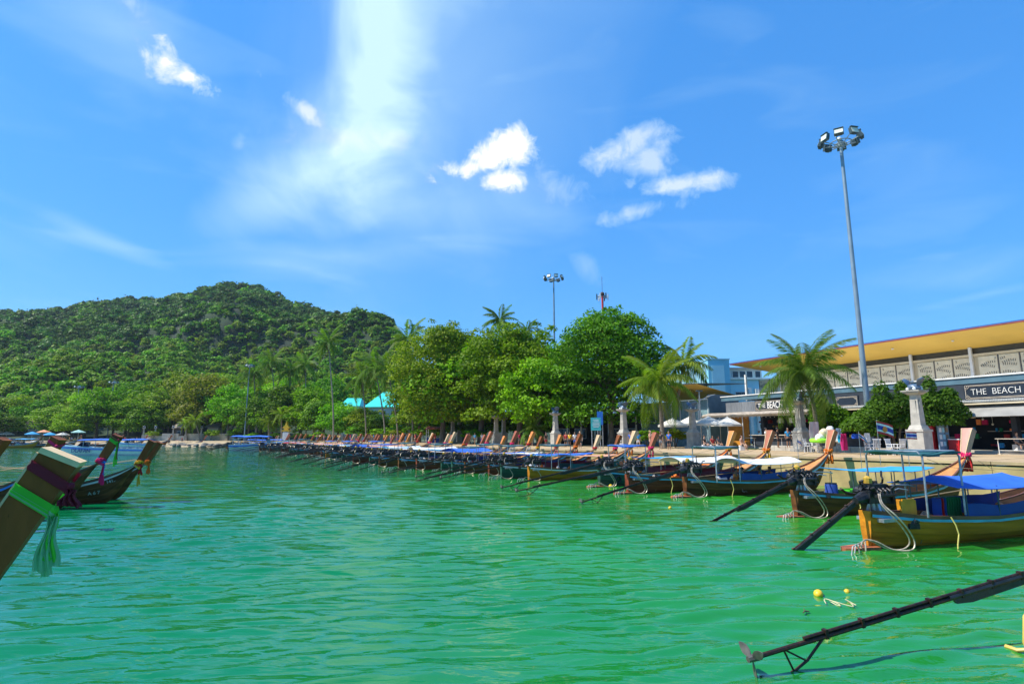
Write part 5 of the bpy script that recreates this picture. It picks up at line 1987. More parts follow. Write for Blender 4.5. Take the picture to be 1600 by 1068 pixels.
MB().lathe([(.2, 0), (.23, .05), (.23, .3), (.245, .33), (.23, .36), (.23, .62), (.2, .66)]).build('drum', T_NAVY, t, True); MB().lathe([(.21, .66), (.21, .70)]).build('lid', DARKM, t)

# yellow floats with rope in the foreground water
def buoy(px, py, r, label):
    Y = 3 * 898 / (py - 681.0)
    t = empty('float', (gx(px, Y), Y, 0.0), 1.0, label, 'float', 'yellow floats on the water')
    MB().ball((0, 0, r * .35), (r * 1.3, r, r), 12, 9).build('float_body', YELLOW, t, True)
    MB().tube([(r * 1.1, 0, r * .5), (r * 1.5, .02, r * .7)], r * .28, 7).build('eyelet', ORANGE, t)
    return t


buoy(1258, 916, .085, 'larger yellow float drifting in the foreground water')
buoy(1301, 912, .055, 'smaller yellow float tangled with pale rope')
buoy(1042, 790, .07, 'small brown float between the boats and the foreground')
buoy(952, 758, .12, 'yellow float hanging at the waterline beside the maroon curtained boat')
Y = 3 * 898 / (925 - 681.0)
pts = []
for i in range(50):
    v = i / 49
    pts.append((gx(1262 + 42 * v, Y) + .06 * math.sin(v * 11), Y - .15 + .22 * math.sin(v * 17) * (1 - v * .3), .018 + .03 * max(0, math.sin(v * 9))))
single('floating_rope', MB().tube(pts, .009, 5), mat('pale_rope', (.50, .46, .26), .8), (0, 0, 0), 0, 'pale tangled rope floating between the two yellow floats', 'rope', True)
for i, (px, py, lb) in enumerate([(1237, 940, 'small dark twig floating left of the larger yellow float'), (788, 828, 'small brown leaf floating alone on the open water'), (1062, 778, 'tiny dark debris near the white roofed boats')]):
    Y = 3 * 898 / (py - 681.0)
    single('floating_twig', MB().tube([(-.06, 0, .012), (0, .02, .03), (.08, .0, .014)], .012, 5).tube([(0, .02, .03), (.03, .06, .05)], .007, 4), BARK, (gx(px, Y), Y, 0), .4, lb, 'debris', True)
# yellow pipes of the foreground boat at the right edge
t = boats[0]
b = MB()
b.tube([(-.75, -.25, -.15), (-.88, -.25, .12), (-.80, -.25, .45), (-.45, -.3, .75), (.1, -.3, .95)], .035, 8)
b.tube([(-.98, -.05, .02), (-1.0, -.2, .02), (-.85, -.36, .06), (-.70, -.33, .25), (-.64, -.33, .5), (-.3, -.38, .78), (.2, -.38, .95)], .030, 8)
b.xf(Matrix.Translation((-1.02, 0, .0)))
b.build('hose', mat('yellow_hose', (.62, .42, .08), .45, var=.15), t, True)
# ------------------------------------------------------------------ the beach shops and the hall above them
F0 = Vector((36.5, 41.0, PROM))
FROT = math.atan2(.903, -.43)
CH = mat('charcoal_cladding', (.030, .038, .050), .6, var=.15, scale=2, bump=.15)
CH2 = mat('grey_weathered_boards', (.17, .18, .19), .7, var=.2, scale=3, stretch=(8, 8, .5), bump=.2)
TEALF = mat('teal_fascia', (.09, .17, .21), .5, var=.12, scale=1)
WPAINT = mat('white_paint', (.82, .80, .74), .6, var=.07, scale=1, wear=((.45, .42, .36), .68))
CREAMP = mat('cream_paint', (.70, .58, .38), .7, var=.08, scale=1)
SOFF = mat('yellow_soffit_paint', (.82, .52, .095), .7, var=.06, scale=.3)
BLUEE = mat('blue_roof_edge', (.02, .11, .34), .5, var=.1)
REDE = mat('red_brown_edge', (.25, .05, .03), .5, var=.1)
PANW = mat('pale_relief_panel', (.78, .68, .48), .7, var=.07, scale=2)
PAND = mat('dark_relief_pattern', (.16, .14, .12), .7, var=.2, scale=4)
DKGL = mat('dark_glass', (.02, .035, .05), .08, var=.2)
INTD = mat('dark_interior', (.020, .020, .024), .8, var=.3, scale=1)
ORWALL = mat('orange_plywood', (.62, .25, .02), .6, var=.15, scale=2)
LEDGE = mat('weathered_canopy_edge', (.36, .30, .23), .8, var=.2, scale=3, bump=.3)
CORR = mat('corrugated_sheet', (.50, .50, .46), .5, var=.12, scale=1)
AWNG = cloth_mat('grey_awning_cloth', (.30, .29, .26), .15)
COUNT = mat('pale_counter', (.55, .48, .38), .6, var=.1)


def fr_loc(s, o, z=0.0):
    d = Vector((-.43, .903, 0)); n = Vector((-.903, -.43, 0))
    return F0 + d * s + n * o + Vector((0, 0, z))


shops = empty('beach_shops', F0, FROT, 'long dark low row of beach shops under the pale roofed hall', 'building')


def part(parent, name, m, *boxes, smooth=False):
    b = MB()
    for c, d in boxes:
        b.box(c, d)
    return b.build(name, m, parent, smooth)


part(shops, 'floor_slab', CURB, ((7.5, -4.6, .10), (40, 9.6, .30)))
part(shops, 'step', CURB, ((2, .75, -.02), (9, .8, .2)))
part(shops, 'roof', mat('flat_roof_grey', (.50, .48, .44), .9), ((7.5, -6.5, 5.62), (41, 13.0, .16)))
part(shops, 'roof_edge', WPAINT, ((7.5, .06, 5.79), (41.2, .22, .10)))
part(shops, 'fascia', TEALF, ((7.5, .0, 5.50), (41.1, .16, .44)))
part(shops, 'sign_wall', CH, ((-1.4, -.03, 4.62), (23.2, .14, 1.3)), ((13.2, -.03, 4.62), (5.9, .14, 1.3)))
for k in range(14):
    part(shops, 'board', CH2, ((16.9 + k * .78, -.02 + .008 * (k % 2), 4.50), (.765, .12, 1.12)))
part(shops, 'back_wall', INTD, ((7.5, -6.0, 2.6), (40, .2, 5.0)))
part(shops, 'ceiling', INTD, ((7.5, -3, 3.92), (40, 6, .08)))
for s_ in (-12.3, -6, 0.5, 6.2, 11, 16.4, 22.6, 27.2):
    part(shops, 'pier', CH, ((s_, -.3, 2.0), (.35, .5, 3.95)))
# corrugated rain edge above the shop fronts
b = MB()
for k in range(160):
    x = -12.5 + k * .16
    b.box((x, .45, 3.93 + .02), (.08, 1.0, .05), (R(-9), 0, 0))
b.box((.3, .45, 3.90), (25.6, 1.02, .03), (R(-9), 0, 0))
b.build('corrugated_canopy', CORR, shops)
part(shops, 'canopy_beam', CREAMP, ((.3, .85, 3.70), (25.4, .10, .14)))
# curved worn canopy over the left shop
b = MB(); rows = []
for i in range(25):
    s_ = 15.4 + i * .62
    e = min(1, (24 - i) / 5) ** .5
    rows.append([(s_, -.2, 3.98), (s_, .8 + .8 * e, 3.80 - .05 * math.sin(i * .4)), (s_, 1.1 + .95 * e, 3.60), (s_, 1.0 + .9 * e, 3.46)])
b.sheet(rows, .08)
b.build('worn_canopy', LEDGE, shops, True)
b = MB()
b.tube([(15.6, 1.75, 3.38), (22, 1.75, 3.38), (29, 1.75, 3.40)], .03, 6)
b.build('lamp_rail', WPAINT, shops)
bulbm = mat('bulb_glass', (.8, .75, .6), .2)
b = MB()
for k in range(26):
    b.ball((15.8 + k * .52, 1.78, 3.26 - .05 * math.sin(k)), .045, 6, 4)
b.build('bulb_string', bulbm, shops)
# sloping cloth awning at the right shop
b = MB()
b.sheet([[(3.6, .3, 3.62), (2.6, 1.9, 2.72)], [(0, .3, 3.64), (-.4, 1.9, 2.72)], [(-4, .3, 3.64), (-4, 1.9, 2.72)], [(-9, .3, 3.64), (-9, 1.9, 2.72)]], .03)
b.build('cloth_awning', AWNG, shops)
# left shop: orange wall, bar counters, shelves with goods
part(shops, 'orange_wall', ORWALL, ((25.6, .2, 1.85), (2.9, .14, 3.3)))
part(shops, 'bar_top', COUNT, ((20.6, .5, 1.42), (6.4, .5, .07)))
part(shops, 'bar_front', CH, ((20.6, .30, .85), (6.2, .08, 1.05)))
part(shops, 'low_wall', CH, ((13.6, -.1, .7), (5.5, .2, 1.0)))
for s_ in (17.0, 23.8):
    part(shops, 'slim_post', WPAINT, ((s_, 1.5, 1.9), (.07, .07, 3.2)))
for k in range(7):
    part(shops, 'shelf', COUNT, ((-9 + k * 3.9, -4.9, 1.2 + .5 * (k % 2)), (3.2, .5, .06)))
gm_ = [T_RED, T_LBLUE, YELLOW, T_WHITE, ORANGE, T_GREEN, C_PINK, CREAMP]
gd = [MB() for _ in gm_]
for k in range(210):
    s_ = rnd.uniform(-11, 27); z = rnd.choice([.6, 1.3, 1.8, 2.4, 2.9])
    gd[k % len(gm_)].box((s_, rnd.uniform(-4.5, -2.2), z), (rnd.uniform(.1, .4), .15, rnd.uniform(.12, .45)))
for g_, m_ in zip(gd, gm_):
    o = g_.build('hanging_goods', m_, shops); o['kind'] = 'stuff'
for k, s_ in enumerate((20.5, 19.2, 17.9)):
    o = part(shops, 'paper_lantern', WPAINT, ((s_, -.4, 2.9), (.35, .35, .5)))
# warm spot lamps hanging in the right shop
for k, (s_, z) in enumerate(((3.0, 2.6), (1.2, 2.75), (-1.2, 2.5), (-2.9, 2.4), (2.4, 2.2))):
    MB().ball((s_, -1.4, z), .08, 8, 6).tube([(s_, -1.4, z), (s_, -1.4, 3.9)], .012, 5).build('pendant_lamp', bulbm, shops, True)


def sign(s_c, w, z, h, txts, label, o=.09):
    p = fr_loc(s_c, o, z)
    t = empty('shop_sign', p, FROT, label, 'sign', 'signs on the beach shops')
    MB().box((0, 0, 0), (w, .06, h)).build('sign_board', mat('sign_black', (.018, .024, .035), .4, var=.1), t)
    fr = mat('sign_frame', (.60, .50, .38), .5, var=.1)
    for dz in (-1, 1):
        MB().box((0, .05, dz * (h / 2 - .10)), (w - .5, .03, .035)).box((0, .05, dz * (h / 2 - .17)), (w - .7, .025, .02)).build('frame_bar', fr, t)
    for sx in (-1, 1):
        MB().box((sx * (w / 2 - .12), .05, 0), (.035, .03, h - .45)).build('frame_side', fr, t)
        for dz in (-1, 1):
            b = MB(); c = (sx * (w / 2 - .17), dz * (h / 2 - .17))
            pts = [(c[0] + .085 * math.cos(a), .055, c[1] + .085 * math.sin(a)) for a in [i * PI / 6 for i in range(13)]]
            b.tube(pts, .018, 5, cap=False)
            b.bar((c[0] - sx * .02, .05, c[1] - dz * .22), (c[0] - sx * .22, .05, c[1] - dz * .02), .025, .025)
            b.build('corner_ring', fr, t)
    for txt, dx, dz, size, bold, sx in txts:
        me = text_mesh(txt, size, .015, mat('sign_letters', (.80, .76, .68), .5, var=.04), bold)
        link('lettering', me, t, (dx, .06, dz), (PI / 2, 0, PI), (sx, 1, 1))
    return t


sign(-2.2, 11.0, 4.62, 1.20, [('THE  BEACH', 3.45, -.02, .66, -.010, .86)], 'long black sign reading THE BEACH in a pale ringed frame')
sign(20.1, 6.2, 4.52, 1.12, [('THE', 2.2, 0, .66, .008, .8), ('BEACH', .55, 0, .98, .008, .62), ('Book', -1.9, -.1, .5, .01, .9)], 'smaller black sign reading BEACH Book half hidden by palm fronds', o=.12)
sign(12.8, 2.2, 4.45, 1.05, [('BAR', .0, 0, .5, .008, .9)] if False else [], 'small framed dark sign between the large palm and the tall shrubs')

# ---- the hall: white relief panels under a sweeping soffit
hall = empty('market_hall', F0, FROT, 'large hall with a sweeping yellow soffit, blue roof edge and patterned panels', 'building')
part(hall, 'wall', CREAMP, ((9, -13.15, 6.3), (44, .25, 5.2)), ((9, -20.5, 8), (44, .3, 8)))
part(hall, 'end_wall', CREAMP, ((31.0, -16.8, 7.2), (.3, 7.2, 6)))
part(hall, 'clerestory', mat('dark_brown_band', (.075, .060, .028), .5), ((9, -13.12, 9.42), (43.9, .12, 1.1)))
part(hall, 'beam', CREAMP, ((9, -12.92, 8.98), (44.1, .3, .22)))
part(hall, 'lower_ledge', CREAMP, ((9, -12.86, 6.22), (44.1, .34, .16)))
b = MB()
b.add([(-14, -8.6, 10.85), (-14, -13.3, 9.62), (31.5, -13.3, 9.62), (35.2, -9.4, 10.85),
       (-14, -8.6, 10.93), (-14, -22, 13.0), (33.5, -22, 13.0), (35.2, -9.4, 10.93)], [(0, 1, 2, 3)])
b.build('soffit', SOFF, hall)
b = MB()
b.add([(-14, -8.5, 10.98), (35.4, -9.3, 10.98), (33.5, -24, 12.4), (-14, -24, 12.4), (-14, -8.5, 11.08), (35.4, -9.3, 11.08), (33.5, -24, 12.5), (-14, -24, 12.5)],
      [(0, 3, 2, 1), (4, 5, 6, 7), (0, 1, 5, 4), (1, 2, 6, 5), (2, 3, 7, 6), (3, 0, 4, 7)])
b.build('roof', BLUEE, hall)
MB().bar((-14, -8.52, 10.915), (35.3, -9.36, 10.915), .10, .13).build('fascia', REDE, hall)
for k in range(8):
    MB().box((-8 + k * 5.6, -10.4, 10.26), (.16, .16, .1)).build('soffit_lamp', WPAINT, hall)
pan = MB().box((0, 0, 0), (1.52, .07, 2.36)).mesh('relief_panel', PANW)


def pattern(seed):
    rs = random.Random(seed)
    b = MB()
    arcs = [(-.1 + rs.uniform(-.4, .4), -1.5, 1.0), (rs.uniform(-.8, -.2), -1.2, 1.7), (rs.uniform(.2, .8), -1.9, 2.1), (rs.uniform(-.5, .5), -2.2, 3.1)]
    for cx, cz, r in arcs:
        n = int(r * 20)
        for i in range(n):
            a = PI * (i + .5) / n
            p = Vector((cx + r * math.cos(a), .045, cz + r * math.sin(a)))
            q = Vector((cx + (r + .22) * math.cos(a), .045, cz + (r + .22) * math.sin(a)))
            if abs(p.x) < .66 and abs(q.x) < .66 and abs(p.z) < 1.05 and abs(q.z) < 1.05:
                b.bar(p, q, .07, .03, up=(0, 0, 1))
    return b.mesh('relief_pattern', PAND)


pats = [pattern(i) for i in range(4)]
for k in range(26):
    bay = k // 3
    s_ = -12.6 + bay * 5.45 + (k % 3) * 1.66 + .3
    p = link('relief_panel', pan, hall, (s_, -12.96, 7.60))
    link('relief_pattern', pats[k % 4], p)
    link('panel_joint', MB().box((0, 0, 0), (.08, .12, 2.5)).mesh('panel_joint', PAND), hall, (s_ + .83, -12.97, 7.60)) if (k % 3) != 2 else None
for bay in range(10):
    part(hall, 'post', WPAINT, ((-12.9 + bay * 5.45 - .3, -12.72, 7.95), (.24, .24, 3.6)))

# ---- pavilion with the smaller wing roof, left of the shops
pav = empty('pavilion', F0, FROT, 'small pavilion with a pale wing roof and white framed glass wall behind the umbrellas', 'building')
b = MB()
b.add([(31.0, .8, 7.55), (31.0, -6, 6.3), (45, -6, 6.3), (45, .8, 8.1)], [(0, 1, 2, 3)])
b.build('soffit', SOFF, pav)
b = MB()
b.sheet([[(30.7, .9, 7.62), (30.7, -7, 7.9)], [(38, .9, 8.0), (38, -7, 8.2)], [(45, .9, 8.2), (45, -7, 8.4)]], .07)
b.build('roof', mat('dark_roof_edge', (.06, .08, .09), .5), pav)
part(pav, 'glass_wall', mat('pale_blue_glass', (.22, .34, .36), .15, var=.15), ((38, -1.2, 4.5), (13.5, .08, 2.6)))
for k in range(9):
    part(pav, 'mullion', WPAINT, ((31.4 + k * 1.65, -1.12, 4.5), (.09, .1, 2.6)))
for z in (3.2, 5.8):
    part(pav, 'rail', WPAINT, ((38, -1.1, z), (13.6, .12, .1)))
part(pav, 'lower_wall', mat('blue_grey_wall', (.20, .30, .34), .7, var=.15), ((38, -1.5, 1.5), (13.6, .2, 3.2)))
part(pav, 'end_wall', TEALF, ((31.2, -3.5, 3.2), (.2, 5, 6.3)))

# ---- the light blue buildings behind
LB1 = mat('sky_blue_render', (.23, .56, .68), .75, var=.08, scale=.3, wear=((.19, .45, .55), .7))
LB2 = mat('pale_blue_render', (.36, .66, .74), .75, var=.07, scale=.3)
LBW = mat('off_white_render', (.62, .66, .62), .75, var=.07, scale=.3)


def wbox(x0, x1, y0, y1, z0, z1):
    return (((x0 + x1) / 2, (y0 + y1) / 2, (z0 + z1) / 2), (x1 - x0, y1 - y0, z1 - z0))


blue = empty('light_blue_building', (0, 0, 0), 0, 'light blue tower block with vertical fins rising behind the pavilion', 'building')
part(blue, 'wall', LB1, wbox(34.8, 38.6, 100, 121, 0, 16.4))
part(blue, 'wing', LB2, wbox(32.6, 34.75, 101, 122, 0, 12.2))
part(blue, 'parapet', LB2, wbox(34.7, 38.7, 99.9, 121.1, 16.4, 16.62))
part(blue, 'recess_panel', LB2, wbox(35.4, 37.6, 99.92, 99.98, 4, 15.4))
for k in range(15):
    part(blue, 'fin', LBW, wbox(34.45, 34.78, 101 + k * 1.35, 101.18 + k * 1.35, 8, 15.8))
for k in range(3):
    part(blue, 'window', DKGL, wbox(34.70, 34.79, 103.6 + k * 4.05, 104.2 + k * 4.05, 12.2, 13.9))
off = empty('blue_white_building', (0, 0, 0), 0, 'pale blue and white building with dark windows right of the tower', 'building')
part(off, 'wall', LB2, wbox(38.75, 52, 102, 118, 0, 13.1))
part(off, 'upper_storey', LBW, wbox(39.0, 46, 104, 118, 13.1, 15.2))
part(off, 'roof_slab', mat('grey_slab', (.35, .36, .36), .8), wbox(38.9, 46.4, 103.2, 118, 15.2, 15.4))
part(off, 'white_bay', LBW, wbox(43.6, 49.5, 101.5, 101.98, 2, 11.4))
part(off, 'balcony_edge', WPAINT, wbox(39.2, 52, 101.6, 102.4, 13.1, 13.3))
part(off, 'pilaster', LBW, wbox(42.4, 42.9, 101.6, 101.98, 2, 11.6))


def window(parent, x, z, w, h, y, frame=WPAINT, glass=DKGL):
    f = MB().box((x, y, z), (w + .16, .10, h + .16)).build('window', frame, parent)
    MB().box((x, y - .06, z), (w, .06, h)).build('pane', glass, f)
    return f


for x, z, w, h, y in ((39.6, 14.2, .8, 1.5, 103.9), (41.1, 14.2, 1.0, 1.1, 103.9), (42.4, 14.2, 1.0, 1.1, 103.9), (43.7, 14.2, 1.0, 1.1, 103.9), (45.2, 14.2, .9, 1.1, 103.9),
                      (40.6, 10.3, .9, 1.0, 101.9), (41.6, 10.3, .9, 1.0, 101.9), (44.5, 10.2, .6, 1.7, 101.4), (44.5, 8.3, .6, 1.0, 101.4), (47.6, 10.2, .6, 1.7, 101.4)):
    window(off, x, z, w, h, y)
b = MB(); b.prism([(45.6, 9.1), (46.9, 9.1), (46.3, 10.8)], .05, 'y', 101.42)
b.build('sail_emblem', mat('orange_yellow_print', (.75, .42, .03), .6), off)
for k in range(8):
    MB().box((45.1 + k * .33, 101.45, 8.75), (.2, .04, .24)).build('small_lettering', mat('grey_print', (.3, .3, .28), .6), off)

# ---- low ticket building in the shade under the big trees
tk_ = empty('ticket_building', (0, 0, 0), 0, 'low shaded white framed building under the tallest tree', 'building')
part(tk_, 'roof', WPAINT, wbox(5.8, 20.5, 84, 92, 6.1, 6.35))
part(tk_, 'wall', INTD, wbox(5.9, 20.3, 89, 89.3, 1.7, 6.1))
part(tk_, 'railing_band', mat('grey_band', (.35, .38, .38), .7), wbox(14.5, 20.4, 84.1, 84.2, 6.5, 7.3))
for k in range(8):
    part(tk_, 'column', WPAINT, wbox(6.0 + k * 2.03, 6.2 + k * 2.03, 84.3, 84.5, 1.7, 6.1))
for k in range(5):
    window(tk_, 8 + k * 2.6, 3.4, 1.6, 1.4, 88.9)
# ---- houses with teal roofs beyond the palms
TEALR = mat('teal_metal_roof', (.04, .56, .50), .4, var=.08, scale=.5)


def house(x0, x1, y0, y1, ze, zr, roofm, wallm, label, windows=3, hip=1.5):
    t = empty('house', (0, 0, 0), 0, label, 'house', 'houses behind the bay')
    part(t, 'wall', wallm, wbox(x0 + .8, x1 - .8, y0 + .8, y1 - .8, PROM, ze))
    b = MB()
    ym = (y0 + y1) / 2
    b.add([(x0, y0, ze), (x1, y0, ze), (x1, y1, ze), (x0, y1, ze), (x0 + hip, ym, zr), (x1 - hip, ym, zr)], [(0, 1, 5, 4), (1, 2, 5), (2, 3, 4, 5), (3, 0, 4), (0, 3, 2, 1)])
    b.build('roof', roofm, t)
    MB().tube([(x0 + hip, ym, zr), (x1 - hip, ym, zr)], .12, 6).build('ridge_cap', roofm, t)
    for k in range(windows):
        window(t, x0 + (x1 - x0) * (k + 1) / (windows + 1), ze - 1.6, 1.1, 1.2, y0 + .76)
    return t


house(gx(566, 150), gx(628, 150), 150, 164, 10.6, 15.0, TEALR, LBW, 'right teal roofed house behind the leaning palm trunks', hip=3.5)
house(gx(528, 172), gx(560, 172), 172, 182, 12.0, 14.6, TEALR, LBW, 'left smaller teal roofed house behind the palms', hip=.8)
house(gx(36, 214), gx(66, 214), 214, 224, 7.6, 12.6, mat('brown_tile_roof', (.20, .11, .075), .8, var=.15), mat('tan_wall', (.32, .26, .2), .8), 'brown roofed beach house at the left end of the bay', hip=1.2)
THATCH = mat('grey_thatch', (.30, .25, .19), .95, var=.2, scale=2, bump=.6)
house(gx(267, 196), gx(287, 196), 196, 201, 5.8, 8.0, THATCH, mat('dark_timber', (.09, .07, .05), .8), 'small thatched hut among the palms on the rocky shore', windows=1, hip=1.0)
house(gx(318, 198), gx(342, 198), 198, 203, 6.0, 7.6, THATCH, mat('tan_wall2', (.5, .43, .3), .8), 'second low thatched roof right of the small hut', windows=1, hip=.6)
t = tag(empty('beach_wall', (0, 0, 0), 0), 'pale low wall above the rocky shore by the thatched huts', 'wall')
for k in range(11):
    x0 = gx(228 + k * 13, 193)
    part(t, 'wall_panel', mat('pale_plaster', (.50, .46, .36), .85, var=.15, scale=.6), wbox(x0, x0 + 2.72, 192.6, 193.1, .6, 3.9 - .8 * (k % 3 == 1)))
# rocks along the shore
ROCK = mat('shore_rock', (.22, .20, .17), .9, var=.3, scale=2, bump=.5)
rk = []
for v in range(3):
    b = MB(); b.ball((0, 0, .2), (1, .8, .6), 8, 6)
    b.v = [tuple(Vector(p) * (1 + .25 * mnoise.noise(Vector(p) * 1.7 + Vector((v * 9, 0, 0))))) for p in b.v]
    rk.append(b.mesh('rock', ROCK))
for k in range(60):
    px = 236 + 130 * k / 60 + rnd.uniform(-2, 2)
    s_ = shore_s_at_px(px); p, d, n = shore(s_)
    q = p + BACK * rnd.uniform(1.5, 7)
    o = link('rock', rk[k % 3], None, (q.x, q.y, rnd.uniform(-.1, .4)), (0, 0, rnd.uniform(0, 6)), rnd.uniform(.4, 1.1))
    tag(o, 'grey boulder on the rocky shore under the thatched huts, %sfrom the left' % ordn(k), 'rock', 'boulders along the rocky shore')
# spirit house
p = at(447, 684, 158)
t = empty('spirit_house', (p.x, 158, PROM), 0, 'small golden and white spirit house on the left part of the promenade', 'shrine')
MB().box((0, 0, 1.2), (1.6, 1.2, 2.4)).build('pedestal', WPAINT, t)
MB().box((0, 0, 2.8), (2.2, 1.4, .3)).box((0, 0, 3.2), (1.0, .8, .8)).build('shrine_body', YELLOW, t)
MB().prism([(-1.1, 0), (1.1, 0), (.3, .8), (0, 2.0), (-.3, .8)], 1.0, 'y', -.5).xf(Matrix.Translation((0, 0, 3.5))).build('shrine_roof', YELLOW, t)

# ------------------------------------------------------------------ lamp pillars
STONE = mat('pillar_stone', (.40, .37, .31), .85, var=.15, scale=2, bump=.4, wear=((.20, .18, .15), .62))
FISH = mat('blue_grey_sculpture', (.10, .15, .21), .35, metal=.2, var=.2, scale=3)
GLOBE = mat('white_globe', (.80, .80, .76), .25, var=.03)


def pillar_src():
    t = empty('lamp_pillar', (0, 0, -50), 0, 'x', 'lamp pillar', 'stone lamp pillars along the promenade')
    b = MB()
    b.box((0, 0, .12), (1.35, 1.35, .24)); b.build('plinth', STONE, t)
    b = MB(); b.box((0, 0, .95), (.98, .98, 1.4)); b.box((0, 0, 1.66), (1.08, 1.08, .14)); b.build('pedestal', STONE, t)
    b = MB()
    def sq(z0, w0, z1, w1):
        b.add([(x * w0, y * w0, z0) for x, y in ((-1, -1), (1, -1), (1, 1), (-1, 1))] + [(x * w1, y * w1, z1) for x, y in ((-1, -1), (1, -1), (1, 1), (-1, 1))],
              [(0, 3, 2, 1), (4, 5, 6, 7), (0, 1, 5, 4), (1, 2, 6, 5), (2, 3, 7, 6), (3, 0, 4, 7)])
    sq(1.73, .44, 2.0, .34); sq(2.0, .29, 3.95, .22)
    for x, y in ((0, -1), (0, 1), (-1, 0), (1, 0)):
        b.box((x * .262, y * .262, 2.9), (.03 if x else .24, .03 if y else .24, 1.5), (y * -.045, x * .045, 0))
    b.build('shaft', STONE, t)
    b = MB(); sq(3.95, .30, 4.08, .45); sq(4.08, .50, 4.16, .50); sq(4.16, .56, 4.24, .56); b.build('capital', STONE, t)
    b = MB()
    b.ball((0, 0, 4.44), (.42, .30, .22), 10, 7, (0, -.15, 0))
    for s_ in (-1, 1):
        rows = []
        for i in range(7):
            u = i / 6
            c = Vector((s_ * (.22 + .36 * u), 0, 4.5 + .52 * math.sin(u * 1.9)))
            w = .10 + .26 * math.sin(u * 2.6)
            rows.append([c + Vector((0, -w, -.06)), c + Vector((s_ * .03, 0, .05)), c + Vector((0, w, -.06))])
        b.sheet(rows, .05)
    b.tube([(0, -.2, 4.4), (0, -.42, 4.55), (0, -.5, 4.75)], [.12, .09, .03], 7)
    b.build('fish_sculpture', FISH, t, True)
    for k in range(4):
        a = k * PI / 2 + .5
        MB().ball((math.cos(a) * .36, math.sin(a) * .36, 4.34), .105, 9, 7).build('lamp_globe', GLOBE, t, True)
    return t


psrc = pillar_src()
PL = [(1437, 37, 1, 'nearest stone lamp pillar with blue fish sculpture between the green shrubs'), (1252, 48.5, 1, 'stone lamp pillar in front of the left beach shop beside the large palm'),
      (1083, 63, 1, 'stone lamp pillar among the white umbrellas'), (975, 63, 1, 'stone lamp pillar with a white notice, right of the tallest tree'), (868, 74, 1, 'stone lamp pillar left of the teal notice board'),
      (775, 88, 1, 'stone lamp pillar, front one of the pair under the almond tree'), (787, 94, 1, 'stone lamp pillar, rear one of the pair under the almond tree'),
      (707, 103, 1, 'front pillar of the pair under the olive tree'), (717, 110, 1, 'rear pillar of the pair under the olive tree'),
      (638, 128, 1, 'left pillar of the close pair left of the olive tree'), (650, 129, 1, 'right pillar of the close pair left of the olive tree'),
      (543, 150, 1, 'lone pillar standing right of the crowd'), (445, 180, 1, 'slim pillar beside the spirit house'), (399, 184, 1, 'pillar with dark fish above the white speedboat'),
      (422, 182, 1, 'pillar between the speedboat and the spirit house'), (354, 196, 1, 'pillar at the right end of the rocky shore'), (363, 200, 1, 'pillar right behind the one ending the rocky shore'),
      (314, 192, 1, 'pillar in the middle of the rocky shore'), (290, 192, 1, 'pillar beside the smallest palm'), (270, 192, 1, 'pillar before the thatched hut'), (242, 193, 1, 'second pillar from the left on the rocky shore'),
      (224, 193, 1, 'leftmost pillar at the start of the rocky shore')]
for i, (px, Y, sc_, lb) in enumerate(PL):
    t = psrc if i == 0 else copy_tree(psrc)
    t.location = (gx(px, Y), Y, PROM); t.rotation_euler = (0, 0, R(115.5)); t['label'] = lb
    if i == 3:
        MB().box((0, .57, 1.1), (.5, .03, .75)).build('notice', WPAINT, t)
    if Y > 120:
        t.scale = (.9, .9, .95)

# ------------------------------------------------------------------ floodlight masts
MASTM = mat('mast_grey_blue', (.22, .29, .34), .45, metal=.3, var=.1, scale=1)
LAMPB = mat('floodlight_housing', (.06, .10, .11), .45, metal=.3, var=.2)
LAMPG = mat('floodlight_glass', (.66, .68, .56), .12, var=.15, scale=8)


def mast(px, Y, top_py, label, r0=.21, ring=1.35, n=8, arms='flood'):
    z = at(px, top_py, Y).z
    H = z - PROM
    t = empty('floodlight_mast', (gx(px, Y), Y, PROM), 0, label, 'floodlight mast', 'floodlight masts')
    MB().tube([(0, 0, H * i / 8) for i in range(9)], [r0 * (1 - .055 * i) for i in range(9)], 14).box((0, 0, .04), (.8, .8, .08)).build('pole', MASTM, t, True)
    b = MB()
    b.tube([(ring * .55 * math.cos(a), ring * .55 * math.sin(a), H - .1) for a in [i * 2 * PI / 16 for i in range(17)]], .045, 6, cap=False)
    b.tube([(ring * .3 * math.cos(a), ring * .3 * math.sin(a), H - .25) for a in [i * 2 * PI / 16 for i in range(17)]], .045, 6, cap=False)
    b.lathe([(.10, -.5), (.24, -.4), (.26, .05), (.12, .2)], (0, 0, H), 10)
    for k in range(n):
        a = 2 * PI * k / n
        b.tube([(.1 * math.cos(a), .1 * math.sin(a), H - .35), (ring * .9 * math.cos(a), ring * .9 * math.sin(a), H - .02)], .04, 6)
    b.tube([(0, 0, H + .1), (0, 0, H + 1.0)], .012, 5)
    b.build('ring_frame', MASTM, t, True)
    MB().ball((-.15, -.1, H + .22), .2, 9, 7).build('beacon', GLOBE, t, True)
    for k in range(n):
        a = 2 * PI * (k + .25) / n
        b = MB()
        b.box((0, 0, 0), (.26, .74, .60), None, 1); b.box((-.18, 0, 0), (.14, .50, .40)); b.box((.0, 0, -.30), (.10, .34, .16))
        b.box((.15, 0, .33), (.20, .76, .04), (0, R(15), 0))
        mm_ = Matrix.Translation((ring * math.cos(a), ring * math.sin(a), H + .22)) @ Matrix.Rotation(a, 4, 'Z') @ Matrix.Rotation(R(-28 if k % 2 else -14), 4, 'Y')
        b.xf(mm_)
        o = b.build('floodlight', LAMPB, t)
        g = MB(); g.box((.142, 0, 0), (.02, .64, .50)); g.xf(mm_)
        g.build('glass', LAMPG, o)
    return t


